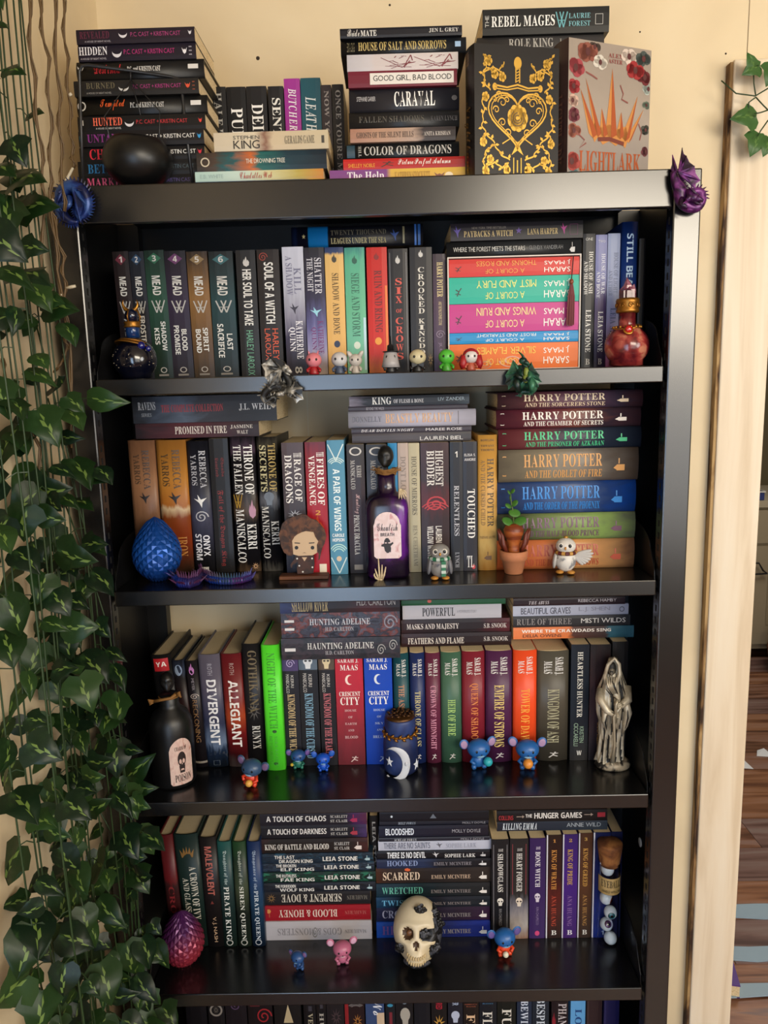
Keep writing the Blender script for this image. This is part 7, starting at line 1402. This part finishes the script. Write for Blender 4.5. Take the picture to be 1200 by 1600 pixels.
def dragons():
    pat = lambda a, b, c: ramp_mat([(.3, a), (.5, b), (.72, c)], 0, 1.1, 55, rough=.36, metal=.25, coord='Object', bump=.6)
    pu = pat('#2c1030', '#54205c', '#7c3a80'); bl = pat('#121c48', '#1c3478', '#3c5c98'); si = ramp_mat([(.3, '#2c2c2c'), (.5, '#8c8a84'), (.7, '#c4c0b8')], 0, 1.1, 60, rough=.4, metal=.4, coord='Object', bump=.7); gr = pat('#0c2420', '#1a4a3c', '#3c7458')
    dragon('dragon_ornament', 'purple dragon magnet with one raised wing on the top corner of the bookcase', 1075, 285, -.012, pu,
        [(1052, 268), (1056, 285), (1062, 296), (1064, 312), (1074, 322), (1088, 324), (1096, 312), (1094, 300), (1084, 300), (1080, 310)], [.004, .007, .009, .0085, .0085, .0075, .007, .006, .005, .004],
        ((1079, 312, .012), (1092, 318, .016)), [(((1066, 231, .0), (1071, 245, .004), (1082, 262, .008), (1090, 285, .01), (1082, 298, .01)), (1058, 272, .006)), (((1053, 240, -.006), (1050, 262, -.004), (1054, 280, 0)), (1060, 288, 0))],
        [([(1064, 312, .006), (1060, 322, .01), (1068, 328, .012)], [.005, .004, .003]), ([(1074, 300, .008), (1072, 312, .014), (1066, 318, .016)], [.005, .004, .003])], 24)
    dragon('dragon_ornament', 'blue dragon magnet curled in a ring on the upper bookcase corner beside the ivy', 114, 318, -.014, bl,
        [(122, 347), (112, 346), (100, 338), (93, 322), (96, 304), (106, 293), (120, 292), (132, 302), (137, 318), (134, 332), (126, 340), (120, 334), (119, 324), (125, 316)], [.0025, .005, .0075, .009, .0095, .0095, .009, .008, .007, .006, .005, .004, .003, .002],
        ((103, 322, .012), (108, 332, .016)), [(((96, 308, .012), (92, 330, .012), (104, 347, .01)), (104, 300, .012)), (((134, 300, .006), (140, 325, .004), (128, 349, .004)), (118, 297, .008))],
        [([(112, 310, .008), (114, 322, .012), (110, 330, .014)], [.005, .004, .003])], 44)
    dragon('dragon_ornament', 'antique silver winged dragon magnet on the edge of the first shelf', 440, 598, -.010, si,
        [(428, 637), (423, 632), (430, 627), (428, 620), (416, 627), (412, 618), (420, 607), (434, 603), (446, 607), (453, 604), (452, 595), (446, 585), (444, 580)], [.001, .0018, .0022, .003, .004, .005, .0065, .008, .0085, .0075, .0062, .0055, .005],
        ((447, 576, .008), (457, 582, .012)), [(((421, 556, .004), (409, 570, .004), (415, 590, .008), (420, 604, .01)), (442, 578, .006)), (((424, 584, .012), (421, 606, .012), (438, 600, .012)), (440, 578, .01)), (((462, 594, .006), (474, 606, .008), (475, 624, .006), (464, 630, .006)), (456, 610, .008))],
        [([(446, 607, .006), (442, 615, .01), (432, 617, .012)], [.006, .0045, .003]), ([(452, 606, .006), (454, 617, .012), (459, 619, .014)], [.0055, .004, .003])], 26)
    dragon('dragon_ornament', 'green dragon magnet with folded wings on the edge of the first shelf', 817, 596, -.012, gr,
        [(812, 620), (816, 612), (828, 612), (834, 604), (824, 600), (816, 598), (815, 588), (816, 578), (816, 570)], [.002, .004, .005, .006, .009, .011, .0105, .0085, .0065],
        ((815, 564, .012), (824, 570, .016)), [(((801, 563, .002), (789, 586, .004), (788, 600, .006), (793, 609, .008), (806, 602, .01)), (810, 580, .008)), (((830, 566, .002), (842, 586, .004), (845, 597, .006), (840, 605, .008), (828, 600, .01)), (822, 580, .008))],
        [([(811, 590, .008), (804, 600, .016), (808, 612, .016)], [.007, .006, .004]), ([(822, 590, .008), (829, 601, .016), (827, 612, .016)], [.007, .006, .004]), ([(811, 578, .008), (805, 588, .016), (812, 592, .02)], [.004, .0035, .003]), ([(821, 578, .008), (826, 588, .016), (820, 593, .02)], [.004, .0035, .003])], 12,
        belly=(mat('#7c8a3c', .5), [(820, 582, .012, .004, .008), (819, 592, .014, .005, .006)]))

# little toys --------------------------------------------------------------
def toy_face(mb_parent, c, r, m=None, spread=.42, up=.05, s=.13, nose=None):
    mb = MB()
    for k in (-1, 1): mb.ell(Vector(c) + Vector((k*r*spread, -r*.88, r*up)), (r*s, r*.1, r*s*1.25), 8, 6)
    mb.build('eyes', m or mat('#101014', .2), mb_parent, True)
def mini(u, v, label, head, body, ex=None, hr=.0125, Y=.045):
    p, sx, sz = frame_at(u, v, SHELF[0], Y); root = thing('toy_figure', label, 'toy', p, (0, 0, 0), 'thumb-sized toys along the first shelf')
    hm, bm = mat(head, .35), mat(body, .4)
    mb = MB(); mb.lathe([(hr*.62, 0), (hr*.66, .002), (hr*.5, .008), (hr*.42, .012)], 16); 
    for s in (-1, 1): mb.tube([(s*hr*.4, -hr*.1, .011), (s*hr*.8, -hr*.3, .007), (s*hr*.72, -hr*.5, .004)], [.0025, .0023, .002], 7)
    mb.build('body', bm, root, True)
    c = (0, 0, .011 + hr*.88)
    if ex != 'cone':
        MB().ell(c, (hr, hr*.92, hr*.92), 18, 12).build('head', hm, root, True); toy_face(root, c, hr)
    if ex == 'ears': 
        for s in (-1, 1): MB().tube([(s*hr*.6, 0, c[2]+hr*.5), (s*hr*1.0, 0, c[2]+hr*1.15), (s*hr*1.15, -.002, c[2]+hr*1.3)], [.0042, .003, .0008], 7).build('ear', hm, root, True)
    if ex == 'horns':
        mb = MB()
        for s in (-1, 1): mb.tube([(s*hr*.5, 0, c[2]+hr*.75), (s*hr*.62, 0, c[2]+hr*1.15)], [.002, .0004], 6)
        mb.build('horns', hm, root, True)
    if ex == 'bow':
        mb = MB()
        for s in (-1, 1): mb.add([(0, -hr*.72, .0105), (s*.009, -hr*.75, .0145), (s*.009, -hr*.75, .0065), (0, -hr*.62, .0105), (s*.009, -hr*.6, .0145), (s*.009, -hr*.6, .0065)], [(0, 1, 2), (3, 5, 4), (0, 3, 4, 1), (1, 4, 5, 2), (2, 5, 3, 0)])
        mb.build('bow_tie', mat('#18181a', .4), root)
    if ex == 'hair':
        mb = MB(); mb.ell((0, .002, c[2]+.001), (hr*1.12, hr*.95, hr*1.05), 16, 10)
        for s in (-1, 1): mb.tube([(s*hr*.95, -.002, c[2]+.002), (s*hr*1.12, -.002, c[2]-hr), (s*hr*1.0, -.002, .003)], [.005, .006, .004], 8)
        mb.build('hair', mat('#a8242c', .45), root, True)
    if ex == 'cone':
        MB().lathe([(hr*1.15, .008), (hr*1.0, .016), (hr*.8, .030), (hr*.72, .031)], 18).build('head', hm, root, True)
        MB().lathe([(hr*.98, .031), (hr*.98, .0325), (hr*.45, .0325), (hr*.4, .041), (hr*.15, .043), (.0012, .055)], 16).build('hat', mat('#1c1c20', .4), root, True)
        toy_face(root, (0, hr*.15, .023), hr*.95, s=.2)
def minis():
    mini(491, 588, 'tiny pink horned toy figure with red body, leftmost on the first shelf', '#d8848c', '#a8242c', 'horns', .0125)
    mini(531, 588, 'tiny white round-headed toy in a grey-blue coat', '#c8c4c4', '#4c5870', None, .0125)
    mini(556, 588, 'tiny white long-eared toy animal', '#c4bcb4', '#b8b0a8', 'ears', .0105)
    mini(611, 587, 'tiny grey cone-bodied toy with tall black hat', '#a8a4a4', '#2c2c30', 'cone', .0125)
    mini(653, 587, 'tiny cream-faced toy with black bow tie', '#cabf9c', '#242426', 'bow', .013)
    mini(698, 583, 'tiny lime green round toy', '#5cb844', '#4ca038', None, .0125)
    mini(736, 583, 'tiny pale toy with long red hair', '#d8d0cc', '#b8604c', 'hair', .0115)
def critter(u, v, zi, label, base, ear, H_px, rz=0, lie=0, suit=None, prop=None, seated=True, squat=1., ear_up=.5, dy=.008, muzzle=None):
    p, sx, sz = frame_at(u, v, SHELF[zi]); p.y += dy; h = H_px*sz
    root = thing('toy_figure', label, 'toy', p, (0, 0, R(rz)), 'thumb-sized big-eared toys'); r = h*.30
    bm, em = mat(base, .35), mat(ear, .4); sm = mat(suit, .4) if suit else bm
    T = roty(lie); c = Vector((0, -h*.04, h*.60)); A = lambda x, y, z: T @ Vector((x*h, y*h, z*h))
    mb = MB(); mb.ell(A(0, 0, .24), (h*.2, h*.18, h*.21), 14, 10)
    for s in (-1, 1):
        mb.tube([A(s*.1, 0, .16), A(s*.15, -.06, .07), A(s*.15, -.12, .045)], [h*.085, h*.075, h*.055], 8)
        mb.tube([A(s*.14, -.04, .34), A(s*.24, -.12, .26), A(s*.15, -.2, .22)], [h*.055, h*.05, h*.045], 8)
    mb.build('body', sm, root, True)
    MB().ell(A(0, -.04, .60), (r*1.08, r*.95, r*.88), 20, 14).build('head', bm, root, True)
    for s in (-1, 1):
        e = MB().ell(A(s*.40, .03, .60+.22*ear_up), (h*.135, h*.035, h*.155), 14, 9, T @ roty(s*24)).build('ear', bm, root, True)
        MB().ell(A(s*.405, -.0, .60+.21*ear_up), (h*.10, h*.018, h*.12), 14, 9, T @ roty(s*24)).build('inner_ear', em, e, True)
    mb = MB()
    for s in (-1, 1): mb.ell(A(s*.13, -.295, .62), (h*.035, h*.016, h*.042), 8, 6, T)
    mb.ell(A(0, -.325, .53), (h*.022, h*.018, h*.016), 8, 6, T); mb.build('eyes_and_nose', mat('#12141c', .2), root, True)
    MB().ell(A(0, -.2, .48), (h*.15, h*.1, h*.085), 12, 8, T).build('muzzle', mat(muzzle or '#8cb4cc', .4), root, True)
    if prop: MB().ell(A(prop[1], -.26, prop[2]), h*prop[3], 14, 10).build('held_ball', mat(prop[0], .4), root, True)
    return root
def critters():
    B = '#2c68a8'
    critter(748, 1203, 2, 'small blue big-eared toy holding a turquoise ball', B, '#a88cac', 52, 12, prop=('#34a8b4', .2, .28, .13), ear_up=.6)
    critter(825, 1204, 2, 'small blue big-eared toy holding an orange ball', B, '#a88cac', 52, -5, prop=('#d8903c', .0, .27, .14), ear_up=.8)
    critter(466, 1204, 2, 'small blue toy with yellow paws, lavender ears and green trousers', '#2c548c', '#7c5ca0', 34, 0, suit='#2c7464', prop=('#c8a838', -.25, .3, .07))
    critter(505, 1207, 2, 'smallest bright blue toy by the salmon-titled black paperback', '#1c58c0', '#2860b8', 32, 5, ear_up=.9, dy=.006)
    critter(391, 1230, 2, 'blue toy in an orange costume by the fluorescent green book', '#3c5878', '#7c6488', 48, -18, lie=8, suit='#d8482c', prop=('#e0a850', .05, .2, .11))
    critter(789, 1496, 3, 'blue toy in an orange costume on the fourth shelf', '#2c68a8', '#6c5c98', 46, 10, suit='#d84c24', prop=('#dcd4c0', -.04, .2, .09))
    critter(470, 1518, 3, 'grey-blue toy head-down on the fourth shelf, one lilac ear raised', '#34588c', '#8c6c98', 30, -30, lie=-14, ear_up=.6, dy=.006)
    critter(535, 1510, 3, 'pink big-eared toy on the fourth shelf', '#b86c88', '#d0a8c0', 40, 8, ear_up=1., muzzle='#d8a8b4')
def owl(u, v, label, body, belly, scarf, scarf2, H_px, wing=False, feet='#c08a3c', rz=0):
    p, sx, sz = frame_at(u, v, SHELF[1]); p.y += .012; h = H_px*sz; root = thing('owl_figurine', label, 'figurine', p, (0, 0, R(rz)))
    bm = mat(body, .4)
    MB().ell((0, 0, h*.36), (h*.28, h*.25, h*.33), 20, 14).build('body', ramp_mat([(.3, belly), (.5, body), (.7, body)], 0, 1.2, 90, rough=.45, coord='Object', bump=.5, seed=2), root, True)
    MB().ell((0, -h*.02, h*.76), (h*.27, h*.24, h*.22), 20, 14).build('head', bm, root, True)
    mb = MB()
    for s in (-1, 1): mb.ell((s*h*.12, -h*.21, h*.79), (h*.085, h*.045, h*.085), 12, 8)
    mb.build('eye_discs', mat('#d8d4cc' if not wing else '#dcd8d2', .4), root, True)
    mb = MB()
    for s in (-1, 1): mb.ell((s*h*.12, -h*.25, h*.80), (h*.045, h*.02, h*.05), 10, 7)
    mb.build('eyes', mat('#181412', .15), root, True)
    mb = MB(); mb.tube([(0, -h*.23, h*.76), (0, -h*.285, h*.72), (0, -h*.27, h*.68)], [h*.035, h*.028, h*.004], 7); mb.build('beak', mat(feet, .4), root, True)
    mb = MB(); mb.mi = 0
    n = 16
    for k in range(n):
        a0, a1 = 2*math.pi*k/n, 2*math.pi*(k+1)/n; mb.mi = k % 2
        mb.tube([(h*.25*math.cos(a0), h*.22*math.sin(a0), h*.575), (h*.25*math.cos(a1), h*.22*math.sin(a1), h*.575)], h*.055, 7)
    if not wing:
        for k in range(5): mb.mi = k % 2; mb.box((h*.03, -h*.305 + h*.008*k, h*(.54-.085*(k+1))), (h*.15, -h*.255 + h*.006*k, h*(.54-.085*k)))
    mb.build('scarf', [mat(scarf, .6), mat(scarf2, .6)], root)
    mb = MB()
    for s in (-1, 1): mb.ell((s*h*.15, -h*.13, h*.05), (h*.11, h*.13, h*.05), 10, 7)
    mb.build('feet', mat(feet, .4), root, True)
    for s in (-1, 1):
        mb = MB()
        if wing and s == 1:
            for k in range(7):
                a = R(72 + 11*k); l = h*(.30 - .018*abs(k-1)); mb.ell((h*.22 + l*math.sin(a)*.9, h*.02, h*.50 + l*math.cos(a)*.9), (h*.062, h*.03, l*.85), 10, 8, roty(math.degrees(a)))
        else: mb.ell((s*h*.28, 0, h*.36), (h*.07, h*.16, h*.25), 12, 8, roty(s*-8))
        mb.build('wing', mat('#b8b4b0' if wing else '#77777c', .45), root, True)
    if wing: MB().tube([(h*.0, 0, h*.97), (0, 0, h*1.03)], [h*.07, h*.05], 8).build('loop', mat('#b89048', .4, .5), root, True)
def sprout():
    p, sx, sz = frame_at(806, 901, SHELF[1]); p.y += .024; z = lambda v: at(806, v, p.y).z - p.z
    root = thing('potted_sprout', 'terracotta pot with a brown root sprout and green round leaves', 'plant', p); r = .0225
    tc = mat('#b87c58', .7, bump=.1)
    MB().lathe([(r*.62, 0), (r*.66, .001), (r*.86, z(874)), (r*.98, z(873)), (r*1.02, z(860)), (r*.92, z(859)), (r*.88, z(864)), (r*.3, z(866))], 32).build('pot', tc, root, True)
    br = ramp_mat([(.3, '#7a3a1c'), (.5, '#9a5426'), (.7, '#a8622c')], 0, .9, 25, rough=.45, coord='Object', bump=.3, seed=4, stretch=(1, 1, 5))
    MB().lathe([(.011, z(866)), (.0095, z(858)), (.009, z(850)), (.012, z(842)), (.0155, z(834)), (.0165, z(828)), (.0135, z(821)), (.006, z(818))], 24).build('root_body', br, root, True)
    mb = MB()
    for s in (-1, 1):
        for k in range(2):
            mb.tube([(s*.012, -.004+.006*k, z(862)), (s*(.0175+.003*k), -.004+.006*k, z(848)), (s*(.019+.004*k), -.003, z(836)), (s*(.024+.003*k), -.001, z(825))], [.0034, .004, .0032, .0006], 7)
    mb.build('side_roots', mat('#6a2e1c', .5), root, True)
    gm = mat('#4c7c34', .4); st = mat('#5c6a3c', .5)
    MB().tube([(0, 0, z(819)), (-.001, 0, z(800)), (-.004, 0, z(785)), (-.005, 0, z(768))], [.0013, .0012, .001, .0006], 6).build('stem', st, root, True)
    lm = MB(); 
    def lf(c, a, b, tx, ty): 
        M = rotz(ty) @ rotx(48) @ roty(tx); me = MB(); me.ell(c, (a, b, .0014), 14, 6, M); me.build('leaf', gm, root, True)
    for v, x, a, tx in ((814, -.010, .011, 18), (814, .010, .011, -25), (801, .001, .0105, 4), (790, -.009, .0065, 25), (786, .001, .007, -50), (778, -.006, .0055, 80), (769, -.008, .005, 50), (767, -.002, .005, -60)): lf((x, -.002, z(v)), a, a*.8, tx, 10)
def wooden_figure():
    p, sx, sz = frame_at(475, 905, SHELF[1]); Y = p.y
    root = thing('wooden_figure', 'flat wooden figure with big brown hair on a thin wooden stand', 'figurine', p)
    wood = ramp_mat([(.3, '#4c2c1c'), (.5, '#6a4028'), (.7, '#7c5030')], 0, 1, 12, rough=.6, coord='Object', stretch=(.3, 3, 3), seed=3)
    a = at(437, 908, Y).x - p.x; b = at(513, 905, Y).x - p.x
    MB().box((a, -.004, 0), (b, .022, .0055)).build('stand', wood, root, bevel=.0008)
    Yf = Y + .006; Q = lambda u, v: ((at(u, v, Yf)-p).x, (at(u, v, Yf)-p).z)
    L = lambda d: Matrix.Translation((0, .006 + d, 0))
    coat = ramp_mat([(.3, '#2c1c18'), (.6, '#4c2c20'), (.8, '#3a2620')], 0, 1, 60, rough=.6, coord='Object', seed=5)
    hair = ramp_mat([(.3, '#3c2418'), (.5, '#54341f'), (.7, '#6a4228')], 0, 1.2, 90, rough=.6, coord='Object', bump=.4, seed=6)
    rim = mat('#2c2220', .6)
    crop = lambda x, y: (430 + x/10.909, 800 + y/10.909)
    H1 = [(150, 690), (100, 580), (85, 500), (60, 400), (90, 300), (120, 200), (200, 120), (320, 80), (430, 40), (530, 50), (600, 110), (700, 140), (780, 230), (840, 300), (870, 420), (840, 540), (800, 620), (780, 700), (760, 800), (735, 830), (740, 720), (700, 640), (400, 700), (310, 720), (280, 750), (220, 740)]
    pts = [Q(*crop(x, y)) for x, y in H1]; MB().plate(pts[::-1], .003, L(0)).build('hair', hair, root)
    body = [(340, 740), (660, 740), (670, 880), (650, 1040), (560, 1052), (380, 1052), (370, 960), (390, 850), (300, 900), (280, 960), (255, 900), (330, 800)]
    MB().plate([Q(*crop(x, y)) for x, y in body][::-1], .003, L(-.0004)).build('coat', coat, root)
    face = [(310, 720), (300, 600), (290, 490), (330, 420), (380, 380), (450, 345), (520, 325), (650, 340), (680, 420), (735, 500), (710, 560), (715, 690), (640, 735), (400, 745)]
    MB().plate([Q(*crop(x, y)) for x, y in face][::-1], .003, L(-.0012)).build('face', mat('#c8ae90', .6), root)
    dk = mat('#1c1614', .5); yy = .0044
    for nm, pp in (('brow', [(330, 530), (332, 515), (425, 522), (425, 538)]), ('brow', [(575, 520), (670, 512), (672, 528), (577, 536)]), ('mouth', [(460, 700), (500, 686), (540, 700), (500, 694)])):
        MB().add([(x, yy, z_) for x, z_ in [Q(*crop(*q)) for q in pp]], [tuple(range(len(pp)))[::-1]]).build(nm, dk, root)
    for x, y in ((365, 605), (638, 605)): MB().add([(a_, yy, z_) for a_, z_ in [Q(*crop(x + 32*math.cos(k*.5236), y + 32*math.sin(k*.5236))) for k in range(12)]], [tuple(range(12))[::-1]]).build('eye', dk, root)
    mb = MB()
    for x, y in ((375, 793), (630, 790), (412, 915), (635, 940), (472, 1018)): mb.add([(a_, .0052, z_) for a_, z_ in [Q(*crop(x + 15*math.cos(k*.785), y + 15*math.sin(k*.785))) for k in range(8)]], [tuple(range(8))[::-1]])
    mb.build('buttons', mat('#d8d4cc', .4), root); MB().add([(a_, .0052, z_) for a_, z_ in [Q(*crop(*q)) for q in ((455, 770), (545, 770), (500, 840))]], [(0, 1, 2)]).build('collar', mat('#c8ae90', .6), root)
def bowl_frame():
    Y = .035; p, sx, sz = frame_at(212, 283, TOP, Y); root = thing('hanging_bowl', 'black bowl hanging inside a thin black wire frame atop the bookcase', 'bowl', p)
    bk = mat('#121213', .38); wm = mat('#2e2e30', .35)
    Q = lambda u, v, d=0: at(u, v, Y+d) - p
    MB().tube([Vector((Q(131, 280).x, -.005, .002)), Q(126, 180), Q(124, 112), Q(128, 103), Q(137, 102), Q(200, 110, .01), Q(268, 120, .02), Q(279, 124, .02), Q(284, 138, .02), Q(290, 200, .02), Vector((Q(298, 280).x, .015, .002))], .0024, 8).build('wire_frame', wm, root, True)
    c = Q(216, 250); r = .0505; c.z = r*.80 + .0006; c.y = -.001
    prof = [(r*math.cos(t), r*.80*math.sin(t)) for t in [-1.5 + 2.35*k/16 for k in range(17)]]
    prof2 = [(x*.95, zz*.95) for x, zz in prof[::-1]]
    o = MB().lathe([(.001, -r*.8)] + prof + prof2, 40, cap=False).build('bowl', bk, root, True); o.location = c; o.rotation_euler = (R(6), R(4), 0)
    top = Q(204, 118, .01)
    mb = MB(); mb.tube([Q(204, 111, .01), Q(204, 124, .01)], .001, 5)
    for a, mid in ((3.3, (160, 170)), (-.25, (250, 160)), (1.5, (214, 150))):
        e = c + Vector((r*.74*math.cos(a), r*.74*math.sin(a), r*.54)); mb.tube([Q(204, 124, .01), Q(*mid, .01).lerp(e, .25), e], .0008, 5)
    mb.build('suspension_wires', wm, root, True)

# ---------------------------------------------------------------- build
BB_ = ROWS
for loc, Y, si, items, group, d in ROWS:
    for it in items:
        for dd in it[6]:
            k, st = parse(dd)[:2]
            if k[0] != '@': want(k, st)
for t, s_ in (('SARAHJ. MAAS OCURTFHNIDYVLG&BEKP', 'b'), ('ABCDEFGHIJKLMNOPQRSTUVWXYZ', 'sb'), ('ABCDEFGHIJKLMNOPQRSTUVWXYZ', 'b'), ('Nightbane Ghoulish', 'sc'), ('BREATH', 'bb')): want(t, s_)
for S_ in STACKS:
    for it in S_[3]:
        for dd in it[7]:
            k, st = parse(dd)[:2]
            if k[0] != '@': want(k, st)
load_glyphs(_gkeys)
room()
bookcase()
_st = STACKS
build_rows()
boxed_set()
build_stacks()
gold_book(); crown_book()
purple_bottle(); poison_bottle(); moon_jar()
potion(213, 588, .052, .0335, 'round galaxy-blue potion bottle with gold crescent moon on top', 'galaxy')
potion(978, 573, .050, .0335, 'round glittery red potion bottle with gold collar and crystal stopper', 'red')
eyeball_vial(); big_skull(); reaper()
egg(240, 914, 1, .107, .037, [(.0, '#1c4c94'), (.5, '#1f5cac'), (1, '#1c3c78')], 'blue scaly dragon egg on the second shelf')
egg(281, 1524, 3, .105, .036, [(.0, '#5c2a6c'), (.45, '#5c2c60'), (.75, '#84304c'), (1, '#a03848')], 'plum to crimson scaly dragon egg on the fourth shelf')
crystal_dragon(); dragons(); minis(); critters()
owl(688, 907, 'grey owl figurine with green and white scarf beside the purple bottle', '#8c8a88', '#54545c', '#2c7454', '#b8c4bc', 56)
owl(886, 898, 'white owl figurine with red and gold scarf, one wing spread', '#d2cec8', '#8c8c90', '#5c1c20', '#b88c44', 56, True, rz=-14)
sprout(); wooden_figure(); bowl_frame()
ivy()
